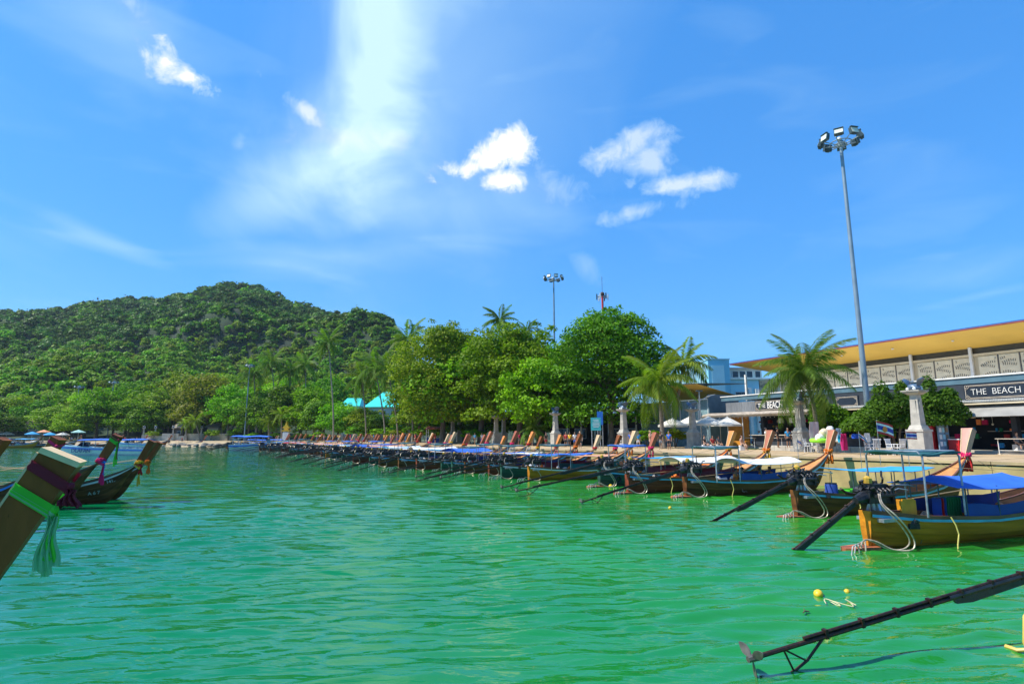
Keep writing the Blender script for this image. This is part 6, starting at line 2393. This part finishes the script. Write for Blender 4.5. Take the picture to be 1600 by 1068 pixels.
mast(1360, 47, 222, 'tall floodlight mast in front of the hall, nearest and tallest in the picture', .24, 1.55, 8)
mast(868, 112, 436, 'floodlight mast rising behind the almond tree and the tallest tree', .26, 1.9, 8)
mast(641, 150, 512, 'floodlight cluster just above a coconut palm', .25, 1.8, 8)
mast(382, 175, 572, 'thin lamp mast left of the tall palms', .2, 1.3, 6)
mast(168, 206, 598, 'thin lamp mast among the bright bay trees at the left', .2, 1.5, 6)
mast(114, 212, 605, 'faint lamp mast at the left, farthest of all', .2, 1.5, 6)
# red and white telecom mast
Y = 150
t = empty('telecom_mast', (gx(947, Y), Y, PROM), 0, 'red and white telecom mast with antennas poking over the tallest tree', 'antenna mast')
zt = at(946, 457, Y).z - PROM
for k in range(8):
    MB().tube([(0, 0, zt * k / 8), (0, 0, zt * (k + 1) / 8)], .42 - .02 * k, 10).build('mast_section', [mat('mast_red', (.60, .03, .02), .5), WPAINT][(k + 1) % 2], t, True)
for k in range(6):
    a = k * PI / 3
    MB().box((1.5 * math.cos(a), 1.5 * math.sin(a), zt - 1.2), (.3, .3, 1.6)).tube([(0, 0, zt - 1.2), (1.5 * math.cos(a), 1.5 * math.sin(a), zt - 1.2)], .08, 5).build('antenna_panel', [WPAINT, LAMPB][k % 2], t)
MB().tube([(0, 0, zt), (0, 0, zt + 4.5)], .05, 5).ball((0, 0, zt - .4), .6, 8, 6).build('lightning_rod', RUST, t)

# street lamp by the pavilion
Y = 66
t = empty('street_lamp', (gx(1096, Y), Y, PROM), 0, 'slim double armed street lamp in front of the pavilion', 'street lamp')
MB().tube([(0, 0, 0), (0, 0, 6.4)], .07, 8).build('pole', STEEL, t)
MB().box((0, 0, 6.5), (.7, .4, .12)).build('lamp_head', LAMPB, t)
MB().tube([(0, 0, 5.4), (1.2, 0, 5.9)], .05, 6).box((1.3, 0, 5.95), (1.0, .45, .06), (0, R(-15), 0)).build('solar_panel', CORR, t)

# ------------------------------------------------------------------ umbrellas, signs, furniture
UMB = cloth_mat('cream_umbrella_cloth', (.78, .75, .66), .3, .05)


def umbrella(px, Y, top_py, w, label, m=UMB, h0=PROM, group='parasols on the promenade'):
    z = at(px, top_py, Y).z - h0
    t = empty('parasol', (gx(px, Y), Y, h0), rnd.uniform(0, 1), label, 'umbrella', group)
    b = MB()
    n = 8
    rows = []
    for r_, dz in ((.03, 0), (.45, -.32), (1.0, -.80), (1.0, -1.0)):
        rows.append([(w / 2 * r_ * math.cos(i * 2 * PI / n), w / 2 * r_ * math.sin(i * 2 * PI / n), z + dz) for i in range(n + 1)])
    b.sheet(rows)
    b.build('canopy', m, t)
    MB().tube([(0, 0, 0), (0, 0, z + .1)], .035, 7).build('pole', WPAINT, t)
    b = MB()
    for i in range(n):
        a = i * 2 * PI / n
        b.tube([(0, 0, z - .35), (w / 2 * .97 * math.cos(a), w / 2 * .97 * math.sin(a), z - .84)], .014, 4)
    b.build('ribs', WPAINT, t)
    return t


umbrella(1052, 66, 653, 3.4, 'cream parasol beside the leaning palm, leftmost of the terrace parasols')
umbrella(1078, 69, 651, 3.2, 'cream parasol just behind the lamp pillar')
umbrella(1108, 64, 650, 3.4, 'large white parasol in the middle of the terrace')
umbrella(1126, 70, 653, 3.0, 'white parasol partly behind the large one')
umbrella(1138, 62, 651, 3.0, 'white parasol next to the orange shop wall')
for i, (px, Y, tp, m_, lb) in enumerate([(68, 192, 671, mat('orange_parasol', (.7, .3, .15), .7), 'orange parasol on the far left beach'), (78, 190, 675, T_LBLUE, 'light blue parasol on the far left beach'),
                                          (98, 190, 675, UMB, 'white parasol on the far left beach'), (50, 195, 674, T_LBLUE, 'blue parasol behind the ferry'), (122, 188, 671, T_MINT, 'tilted green parasol right of the white one'),
                                          (828, 86, 672, C_PINK, 'small pink parasol over a stall under the big trees'), (10, 196, 674, UMB, 'pale parasol at the left edge of the beach')]):
    umbrella(px, Y, tp, 4.2 if Y > 100 else 2.0, lb, m_, group='beach parasols')


def board(px, Y, py, w, h, m, label, post=STEEL, txt=0):
    c = at(px, py, Y)
    t = empty('notice_board', (c.x, Y, PROM), R(-4), label, 'sign')
    zc = c.z - PROM
    MB().box((0, 0, zc), (w, .07, h)).build('board_panel', m, t)
    for s_ in (-1, 1):
        MB().tube([(s_ * w * .42, .06, 0), (s_ * w * .42, .06, zc + h * .45)], .045, 7).build('post', post, t)
    for k in range(txt):
        MB().box((rnd.uniform(-.05, .05), -.04, zc + h * .32 - k * h * .11), (w * rnd.uniform(.5, .8), .012, h * .035)).build('printed_line', WPAINT, t)
    return t


board(931, 61, 662, 1.05, 1.35, mat('teal_board', (.05, .45, .42), .5), 'teal notice board with white print in front of the big trees', txt=6)
board(937.5, 62, 653, .62, 1.45, mat('blue_sign', (.02, .16, .55), .5), 'upright blue sign right beside the teal notice board')
t = empty('stall', (gx(687, 112), 112, PROM), 0, 'market stall with a red brown roof under the olive tree', 'stall')
MB().box((0, 0, 2.9), (5.2, 3, .18), (R(8), 0, 0)).build('stall_roof', mat('stall_red', (.35, .08, .05), .7), t)
for s_ in (-1, 1):
    for q in (-1, 1):
        MB().tube([(s_ * 2.4, q * 1.3, 0), (s_ * 2.4, q * 1.3, 2.9)], .06, 6).build('post', WPAINT, t)
MB().box((0, -1.0, .5), (4.6, .8, 1.0)).build('counter', T_NAVY, t)

# raised planter kerb with the goods in front of the left shop
t = tag(empty('planter', fr_loc(13.0, 5.2), FROT), 'low stone planter kerb in front of the left beach shop', 'planter')
for k in range(8):
    MB().box((-4.6 + k * 1.22, 0, .22), (1.2, 1.3, .44), None, .98).build('kerb_stone', CURB, t)
g_ = MB().box((0, 0, .03), (9.5, 1.8, .05)).build('lawn', GRASS, None)
g_.location = fr_loc(24.8, 3.2); g_.rotation_euler = (0, 0, FROT); g_['kind'] = 'stuff'; g_['label'] = 'strip of green turf in front of the orange shop wall'; g_['category'] = 'grass'
CHAIR = mat('white_plastic', (.74, .73, .70), .4, var=.05)


def chair_src():
    t = empty('plastic_chair', (0, 0, -50), 0, 'x', 'chair', 'white plastic chairs on the promenade')
    MB().box((0, 0, .44), (.46, .44, .04)).build('seat', CHAIR, t)
    b = MB()
    for k in range(5):
        b.box((-.18 + k * .09, .22 + .02, .70), (.05, .02, .46), (R(-10), 0, 0))
    b.box((0, .28, .92), (.48, .03, .08)); b.build('backrest', CHAIR, t)
    for x in (-.2, .2):
        for y in (-.2, .2):
            MB().bar((x, y, 0), (x * .95, y * .95, .43), .045).build('leg', CHAIR, t)
        MB().box((x * 1.15, 0, .64), (.05, .42, .03)).bar((x * 1.15, -.18, .43), (x * 1.15, -.18, .64), .035).build('armrest', CHAIR, t)
    return t


csrc = chair_src()
for i, (px, Y, rz, lb) in enumerate([(1262, 45.5, .6, 'white plastic chair right of the lamp pillar at the left shop'), (1272, 46, 2.4, 'white chair beside the pink sheet near the large palm'), (1358, 40.5, 0.2, 'white chair with towels, left of the trio behind the flags'),
                                     (1366, 40.2, 3.0, 'white chair with clothes over its back behind the flags'), (1392, 39.5, .3, 'white chair just right of the large flag'), (1404, 39.2, 3.3, 'white chair right beside the nearest lamp pillar')]):
    t = csrc if i == 0 else copy_tree(csrc)
    t.location = (gx(px, Y), Y, PROM + .03); t.rotation_euler = (0, 0, rz); t.scale = (1.1, 1.1, 1.15); t['label'] = lb
# heap of goods, tubes and sheets on the planter
def drape(px, py, Y, w, h, m, label, rz=0.3, name='hanging_sheet', cat='cloth'):
    c = at(px, py, Y)
    b = MB(); rows = []
    for i in range(9):
        u = i / 8 - .5
        rows.append([(u * w, .05 * math.sin(u * 14), .5 * h), (u * w * 1.05, .08 * math.sin(u * 12 + 1), 0), (u * w * 1.1, .09 * math.sin(u * 10 + 2), -.5 * h)])
    b.sheet(rows, .02, (0, 1, 0))
    return single(name, b, m, (c.x, Y, max(c.z, PROM + h / 2 + .03)), rz, label, cat, True)


drape(1273, 674, 44.5, .9, 1.5, cloth_mat('pale_pink_cloth', (.62, .48, .52), .3), 'pale pink sheet hanging by the large palm trunk')
drape(1311, 676, 43.5, .55, .7, cloth_mat('pale_blue_cloth', (.50, .62, .75), .3), 'pale blue towel right of the heap of goods')
drape(1316, 685, 42.5, .75, .55, cloth_mat('turquoise_cloth', (.02, .55, .75), .3), 'turquoise towel over a pink cloth on the promenade')
drape(1319, 690, 42.3, .55, 1.2, cloth_mat('magenta_cloth', (.75, .03, .25), .3), 'magenta cloth below the turquoise towel')
drape(1339, 681, 40.5, .85, .32, cloth_mat('deep_blue_cloth', (.02, .11, .55), .3), 'deep blue cloth left of the small flag')
drape(1355, 683, 40.2, .5, .6, T_WHITE, 'white towel over the chair behind the flags')
for i, (px, py, r, m_, lb) in enumerate([(1288, 676, .34, CREAMP, 'straw coloured bundle in the heap of goods'), (1297, 671, .28, T_WHITE, 'white stuffed bag on top of the heap'), (1300, 674, .2, C_RED, 'red and white bundle in the heap of goods'),
                                         (1281, 683, .3, T_WHITE, 'white cloth bag at the foot of the heap'), (1310, 684, .36, WPAINT, 'white box shaped parcel right of the heap')]):
    c = at(px, py, 44); b = MB(); b.ball((0, 0, 0), (r * 1.1, r, r), 9, 7)
    b.v = [tuple(Vector(p) * (1 + .22 * mnoise.noise(Vector(p) * 4 + Vector((i * 5, 0, 0))))) for p in b.v]
    single('goods_bundle', b, m_, (c.x, 44, c.z), 0, lb, 'bundle', True)
c = at(1281, 689, 43.6)
single('swim_ring', MB().tube([(.55 * math.cos(a), .55 * math.sin(a), 0) for a in [i * 2 * PI / 20 for i in range(21)]], .17, 9, cap=False), mat('lime_vinyl', (.30, .80, .03), .3), (c.x, 43.6, c.z + .05), 0, 'lime green inflatable ring in front of the heap of goods', 'swim ring', True)
# drinks machines by the near pillar
t = empty('drinks_cabinet', (gx(1455, 42.6), 42.6, PROM), R(25), 'red drinks cabinet behind the nearest lamp pillar', 'drinks cabinet')
MB().box((0, 0, 1.05), (.75, .6, 2.0)).build('cabinet_body', mat('cabinet_red', (.55, .015, .02), .35), t); MB().box((0, -.31, 1.0), (.6, .03, 1.5)).build('door', mat('cabinet_red2', (.45, .02, .02), .2), t)
t = empty('display_board', (gx(1474, 42.2), 42.2, PROM), R(20), 'grey blue menu board with photos beside the red cabinet', 'menu board')
MB().box((0, 0, 1.15), (1.15, .08, 1.95)).build('board_panel', mat('slate_board', (.16, .26, .34), .5), t)
for k in range(9):
    MB().box((-.35 + .35 * (k % 3), -.05, 1.75 - .5 * (k // 3)), (.26, .015, .32)).build('photo_print', [WPAINT, LB2, mat('print_brown', (.3, .2, .12), .6)][k % 3], t)
t = empty('freezer', (gx(1496, 42.0), 42.0, PROM), R(25), 'low red freezer chest at the entrance of the right shop', 'freezer')
MB().box((0, 0, .55), (1.15, .7, 1.0)).build('chest', MATS['cabinet_red'], t); MB().box((0, 0, 1.08), (1.2, .74, .07)).build('lid', WPAINT, t)
for i, s_ in enumerate((.2, -2.2, 20.0, 23.4)):
    p = fr_loc(s_, 1.3)
    t = empty('high_table', p, FROT, ['slim high table in front of the right shop', 'second high table at the right picture edge', 'dark high table under the bar of the left shop', 'slim table beside the orange shop wall'][i], 'table', 'high tables of the beach shops')
    MB().box((0, 0, 1.12), (1.7, .5, .05)).build('table_top', COUNT, t)
    for x in (-.8, .8):
        MB().tube([(x, 0, 0), (x, 0, 1.1)], .025, 6).build('leg', WPAINT, t)
    MB().tube([(-.8, 0, .3), (.8, 0, .3)], .02, 6).build('foot_rail', WPAINT, t)
# flags
FR_ = mat('flag_red', (.62, .02, .03), .7); FW = mat('flag_white', (.78, .78, .78), .7); FB = mat('flag_blue', (.03, .05, .32), .7)


def flag(px, py, Y, w, label, rz=0.0, droop=.25, extra=False, foot=.8):
    c = at(px, py, Y)
    t = empty('flag', (c.x, Y, foot), rz, label, 'flag', 'striped flags on the boats')
    H = c.z - foot
    MB().tube([(0, 0, 0), (.02, 0, H + .05)], .014, 6).build('flag_pole', STEEL, t)
    h = w * .62
    z0 = 0
    for k, (m_, fr) in enumerate(((FR_, 1), (FW, 1), (FB, 2), (FW, 1), (FR_, 1))):
        rows = []
        for i in range(11):
            u = i / 10
            off = -droop * w * u ** 1.3; wy = .05 * math.sin(u * 8) * u
            a = H - h * z0 / 6; b_ = H - h * (z0 + fr) / 6
            rows.append([(u * w, wy, a + off), (u * w, wy + .01, b_ + off)])
        z0 += fr
        MB().sheet(rows, .008, (0, 1, 0)).build('stripe', m_, t, True)
    if extra:
        rows = []
        MB().ball((w * .45, -.03, H - h * .5 - .12 * w), (h * .24, .012, h * .24), 10, 6).build('orange_emblem', ORANGE, t)
    return t


flag(1369, 657, 30.5, 1.05, 'largest red white and blue striped flag with an orange emblem', extra=True, foot=1.5, rz=.2)
flag(1415, 674, 27.5, .55, 'smaller striped flag flying in front of the nearest lamp pillar', foot=1.3, droop=.05)
flag(1341, 675, 31, .45, 'small drooping striped flag left of the largest flag', foot=1.2, droop=.9)
flag(1245, 686, 34, .3, 'tiny striped flag right of the red brown prow', foot=1.2, droop=.7)

# ------------------------------------------------------------------ people
SKIN = [mat('skin_tan', (.36, .19, .11), .6, var=.05), mat('skin_light', (.52, .31, .21), .6, var=.05), mat('skin_brown', (.22, .11, .06), .6, var=.05)]
HAIR = [mat('black_hair', (.012, .010, .009), .5), mat('brown_hair', (.07, .035, .015), .5), mat('blond_hair', (.35, .22, .09), .5)]


def skin_mesh(name, verts, edges, radii, m, sub=1, root=0):
    me = bpy.data.meshes.new(name)
    me.from_pydata(verts, edges, [])
    o = bpy.data.objects.new(name, me); COL.objects.link(o)
    md = o.modifiers.new('s', 'SKIN'); md.use_smooth_shade = True
    for i, v in enumerate(me.skin_vertices[0].data):
        r = radii[i]
        v.radius = r if hasattr(r, '__len__') else (r, r)
        v.use_root = (i == root)
    sb = o.modifiers.new('b', 'SUBSURF'); sb.levels = sub; sb.render_levels = sub
    dg = bpy.context.evaluated_depsgraph_get()
    out = bpy.data.meshes.new_from_object(o.evaluated_get(dg))
    out.name = name
    out.materials.clear(); out.materials.append(m)
    bpy.data.objects.remove(o); bpy.data.meshes.remove(me)
    return out


def person_meshes(pose):
    sit = pose == 'sit'
    walk = pose == 'walk'
    arm = {'stand': ((.24, .0, 1.12), (.26, -.06, .86)), 'walk': ((.25, .10, 1.14), (.25, -.08, .92)), 'photo': ((.26, -.14, 1.24), (.10, -.32, 1.50)), 'sit': ((.25, -.05, 1.12), (.2, -.3, .98))}[pose]
    dz = -.42 if sit else 0
    V, E, Rr = [], [], []
    def v(p, r):
        V.append((p[0], p[1], p[2] + dz) if not (len(p) > 3) else p[:3]); Rr.append(r); return len(V) - 1
    pel = v((0, 0, .95), (.13, .10)); wai = v((0, 0, 1.10), (.115, .09)); che = v((0, .01, 1.30), (.15, .10)); nk = v((0, .01, 1.47), (.055, .055)); hd0 = v((0, -.01, 1.56), (.075, .085)); hd = v((0, -.015, 1.66), (.08, .095)); top = v((0, -.005, 1.75), (.045, .05))
    E += [(pel, wai), (wai, che), (che, nk), (nk, hd0), (hd0, hd), (hd, top)]
    nose = v((0, -.115, 1.64), (.014, .014)); E.append((hd, nose))
    for s_ in (-1, 1):
        sh = v((s_ * .17, .01, 1.40), .055); el = v((s_ * arm[0][0], arm[0][1], arm[0][2]), .038); wr_ = v((s_ * arm[1][0], arm[1][1], arm[1][2]), .026)
        ha = v((s_ * arm[1][0], arm[1][1] - .04, arm[1][2] - (.09 if pose != 'photo' else -.06)), (.032, .02))
        E += [(che, sh), (sh, el), (el, wr_), (wr_, ha)]
        hp = v((s_ * .09, 0, .88), .088)
        st = (s_ * .22 if walk else 0)
        if sit:
            kn = v((s_ * .12, -.42, .90), .06); an = v((s_ * .12, -.44, .50), .038); ft = v((s_ * .12, -.60, .45), (.035, .03))
        else:
            kn = v((s_ * .10, -.04 - st * .6, .50), .058); an = v((s_ * .10, .03 - st, .09), .036); ft = v((s_ * .11, -.13 - st, .035), (.035, .028))
        E += [(pel, hp), (hp, kn), (kn, an), (an, ft)]
    body = skin_mesh('body', V, E, Rr, SKIN[0], 1, 0)
    # shirt
    V2, E2, R2 = [], [], []
    def v2(p, r):
        V2.append((p[0], p[1], p[2] + dz)); R2.append(r); return len(V2) - 1
    a = v2((0, 0, .93), (.155, .125)); b_ = v2((0, 0, 1.10), (.135, .11)); c = v2((0, .01, 1.30), (.17, .122)); d = v2((0, .01, 1.43), (.08, .075))
    E2 += [(a, b_), (b_, c), (c, d)]
    for s_ in (-1, 1):
        q = v2((s_ * .17, .01, 1.395), .072); e0 = Vector((s_ * .17, .01, 1.40)); e1 = Vector((s_ * arm[0][0], arm[0][1], arm[0][2])); m_ = e0.lerp(e1, .62)
        r_ = v2(m_, .062); E2 += [(c, q), (q, r_)]
    shirt = skin_mesh('shirt', V2, E2, R2, T_WHITE, 1, 0)
    V2.clear(); E2.clear(); R2.clear()
    a = v2((0, 0, .97), (.145, .115)); b_ = v2((0, 0, .90), (.150, .12)); E2.append((a, b_))
    for s_ in (-1, 1):
        h_ = v2((s_ * .092, 0, .84), .105)
        if sit:
            k_ = v2((s_ * .115, -.33, .89), .082)
        else:
            k_ = v2((s_ * .098, -.03 - (s_ * .08 if walk else 0), .56), .085)
        E2 += [(b_, h_), (h_, k_)]
    shorts = skin_mesh('shorts', V2, E2, R2, T_NAVY, 1, 0)
    b = MB(); b.ball((0, .018, 1.685 + dz), (.095, .108, .105), 10, 7)
    b.v = [p if not (p[1] < -.055 and p[2] < 1.70 + dz) else (p[0], -.055, p[2]) for p in b.v]
    hair = b.mesh('hair', HAIR[0], True)
    b2 = MB(); b2.ball((0, .03, 1.66 + dz), (.10, .10, .12), 10, 7).ball((0, .085, 1.50 + dz), (.09, .04, .17), 8, 6)
    hair2 = b2.mesh('long_hair', HAIR[0], True)
    return body, shirt, shorts, hair, hair2


PM = {p: person_meshes(p) for p in ('stand', 'walk', 'photo', 'sit')}
SHC = [('white', T_WHITE), ('red', T_RED), ('blue', T_BLUE), ('black', INTD), ('orange', ORANGE), ('yellow', YELLOW), ('pink', C_PINK), ('grey', CH2), ('teal', T_TEAL), ('light blue', T_LBLUE), ('salmon', T_SALMON)]


def person(loc, rz, pose, shirt, short, label, group='people on the promenade', skin=0, hair=0, long=False, sc=1.0, bare=False):
    bd, sh, so, h1, h2 = PM[pose]
    t = empty('person', loc, rz, label, 'person', group)
    o = link('body', bd, t); setmat(o, SKIN[skin])
    if not bare:
        o = link('shirt', sh, t); setmat(o, shirt)
    o = link('shorts', so, t); setmat(o, short)
    o = link('long_hair' if long else 'hair', h2 if long else h1, t); setmat(o, HAIR[hair])
    t.scale = (sc,) * 3
    return t


PP = [(1016, 50, 'photo', 10, 3, 'person in a salmon shirt raising both hands beside the palm hedge', 1, 2, 1), (1045, 54, 'stand', 2, 3, 'person in a blue shirt right of the one with raised hands', 0, 0, 0),
      (1032, 56, 'stand', 3, 7, 'person in black next to the palm trunk', 2, 0, 0), (985, 60, 'stand', 2, 3, 'person in blue standing behind the pillar with the notice', 0, 0, 0), (997, 59, 'walk', 9, 0, 'person in light blue walking right of that pillar', 0, 1, 1),
      (906, 58, 'stand', 5, 3, 'person with pale clothes left of the teal notice board', 1, 2, 1), (898, 66, 'walk', 0, 2, 'person in white walking near the notice board', 0, 0, 0), (884, 66, 'stand', 1, 3, 'person in red beside the fifth lamp pillar', 0, 0, 0),
      (890, 70, 'stand', 5, 3, 'person in a yellow shirt near the fifth lamp pillar', 2, 0, 0), (853, 72, 'stand', 3, 1, 'person in black and red left of the fifth pillar', 0, 0, 0), (830, 76, 'walk', 0, 3, 'person in white near the pink parasol', 0, 1, 0),
      (821, 80, 'stand', 5, 3, 'person in yellow under the pink parasol', 0, 0, 0), (812, 82, 'walk', 6, 7, 'person in pink walking under the trees', 0, 0, 1), (753, 88, 'stand', 0, 2, 'person in white in front of the palm shade', 1, 1, 0),
      (742, 92, 'walk', 9, 3, 'person in light blue walking left of the paired pillars', 0, 0, 0), (733, 90, 'stand', 7, 3, 'person in grey left of the paired pillars', 2, 0, 0), (690, 104, 'stand', 1, 2, 'person in red at the market stall', 0, 0, 0),
      (680, 106, 'stand', 6, 3, 'person in pink at the market stall', 0, 0, 1), (700, 100, 'walk', 5, 3, 'person in yellow right of the market stall', 0, 0, 0),
      (1113, 58, 'sit', 1, 3, 'seated person in red under the large white parasol', 0, 0, 0), (1100, 57, 'sit', 3, 3, 'seated person in black under the large white parasol', 1, 1, 0), (1122, 60, 'sit', 7, 3, 'seated person in grey next to the orange prow', 0, 0, 1),
      (1158, 53, 'sit', 10, 3, 'seated person in salmon before the orange shop wall', 1, 1, 1), (1197, 50, 'stand', 0, 3, 'person in white behind the bar counter of the left shop', 0, 0, 0), (1215, 51, 'stand', 3, 3, 'person in black behind the bar counter', 2, 0, 0),
      (1588, 41.2, 'sit', 7, 3, 'person in a patterned grey shirt sitting at the right shop', 1, 1, 0), (1231, 50, 'stand', 9, 3, 'person in light blue inside the left shop', 0, 0, 1)]
for px, Y, pose, c1, c2, lb, sk, hr, lg in PP:
    z = PROM + (.27 if px in (1197, 1215, 1231, 1588) else .03)
    person((gx(px, Y), Y, z + (0 if pose != 'sit' else -.0)), rnd.uniform(-.9, .9), pose, SHC[c1][1], SHC[c2][1], lb, skin=sk, hair=hr, long=bool(lg))
    if pose == 'sit':
        rzz = 0
        MB().box((0, .02, .22), (.42, .4, .44)).build('stool_seat', CHAIR, tag(empty('stool', (gx(px, Y), Y, z), 0), lb.replace('seated person', 'stool of the person').replace('person in a patterned grey shirt sitting', 'stool under the sitting person'), 'stool', 'stools of the seated people'))
# crowd further along the shore
for i in range(46):
    px = [470 + i * 5.2, 0][0] + rnd.uniform(-2, 2)
    px = 466 + (i * 3.45) + rnd.uniform(-2, 2)
    s_ = shore_s_at_px(px); p, d, n = shore(s_)
    q = p + BACK * rnd.uniform(1.5, 12)
    c1 = rnd.randint(0, 10); c2 = rnd.choice([2, 3, 7, 1])
    lb = 'person in %s and %s clothes in the crowd boarding boats, %sfrom its left end' % (SHC[c1][0], SHC[c2][0], ordn(i)) if i < 20 else 'person in %s and %s clothes strolling past the distant pillars, %sfrom the left' % (SHC[c1][0], SHC[c2][0], ordn(i - 20))
    if len(lb.split()) > 16:
        lb = lb.replace(' clothes', '')
    person((q.x, q.y, PROM + .03), rnd.uniform(0, 6.2), rnd.choice(['stand', 'walk', 'walk', 'photo']), SHC[c1][1], SHC[c2][1], lb, 'crowd near the far boats', rnd.randint(0, 2), rnd.randint(0, 2), rnd.random() < .4, bare=rnd.random() < .25)
for i in range(22):
    px = 2 + i * 3.6 if i < 16 else 130 + (i - 16) * 18
    Y = 190 + rnd.uniform(0, 3)
    s_ = shore_s_at_px(px); p, d, n = shore(s_); q = p + BACK * (9 + rnd.uniform(0, 6))
    c1 = rnd.randint(0, 10)
    person((q.x, q.y, .95 + rnd.uniform(0, .2)), rnd.uniform(0, 6.2), rnd.choice(['stand', 'walk']), SHC[c1][1], SHC[3][1], 'bather in %s on the far left beach, %sfrom the left' % (SHC[c1][0], ordn(i)), 'bathers on the far beach', 1, rnd.randint(0, 2), False, bare=rnd.random() < .4)
# passengers in the white roofed boats
for i, (bi, x, y, c1, lb) in enumerate([(4, 3.2, -.3, 4, 'passenger in an orange life jacket under the near white roof'), (4, 4.2, .2, 3, 'passenger in black under the near white roof'), (4, 5.0, -.3, 4, 'second orange jacketed passenger under the near white roof'),
                                        (4, 6.2, .1, 10, 'passenger in salmon at the front under the near white roof'), (5, 4.3, -.2, 1, 'passenger in red under the farther white roof'), (3, 4.4, .1, 4, 'crew member in orange under the light blue roof')]):
    b_ = boats[bi]
    p = in_boat(b_, x, y, .16)
    person((p.x, p.y, .13), rnd.uniform(0, 6), 'sit', SHC[c1][1], SHC[3][1], lb, 'people aboard the longtail boats', rnd.randint(0, 2), 0, False, sc=.9)

# ------------------------------------------------------------------ air: one closed box of thin haze
hm = bpy.data.materials.new('haze_air'); hm.use_nodes = True
ht = hm.node_tree; ht.nodes.clear()
pv = ht.nodes.new('ShaderNodeVolumePrincipled'); pv.inputs['Color'].default_value = (.72, .88, 1, 1); pv.inputs['Density'].default_value = 0.00008
pv.inputs['Anisotropy'].default_value = 0.2
ho = ht.nodes.new('ShaderNodeOutputMaterial'); ht.links.new(pv.outputs[0], ho.inputs['Volume'])
hz = MB().box((0, 500, 168), (13000, 13400, 342)).build('haze', hm)
hz['kind'] = 'stuff'
bpy.context.view_layer.update()
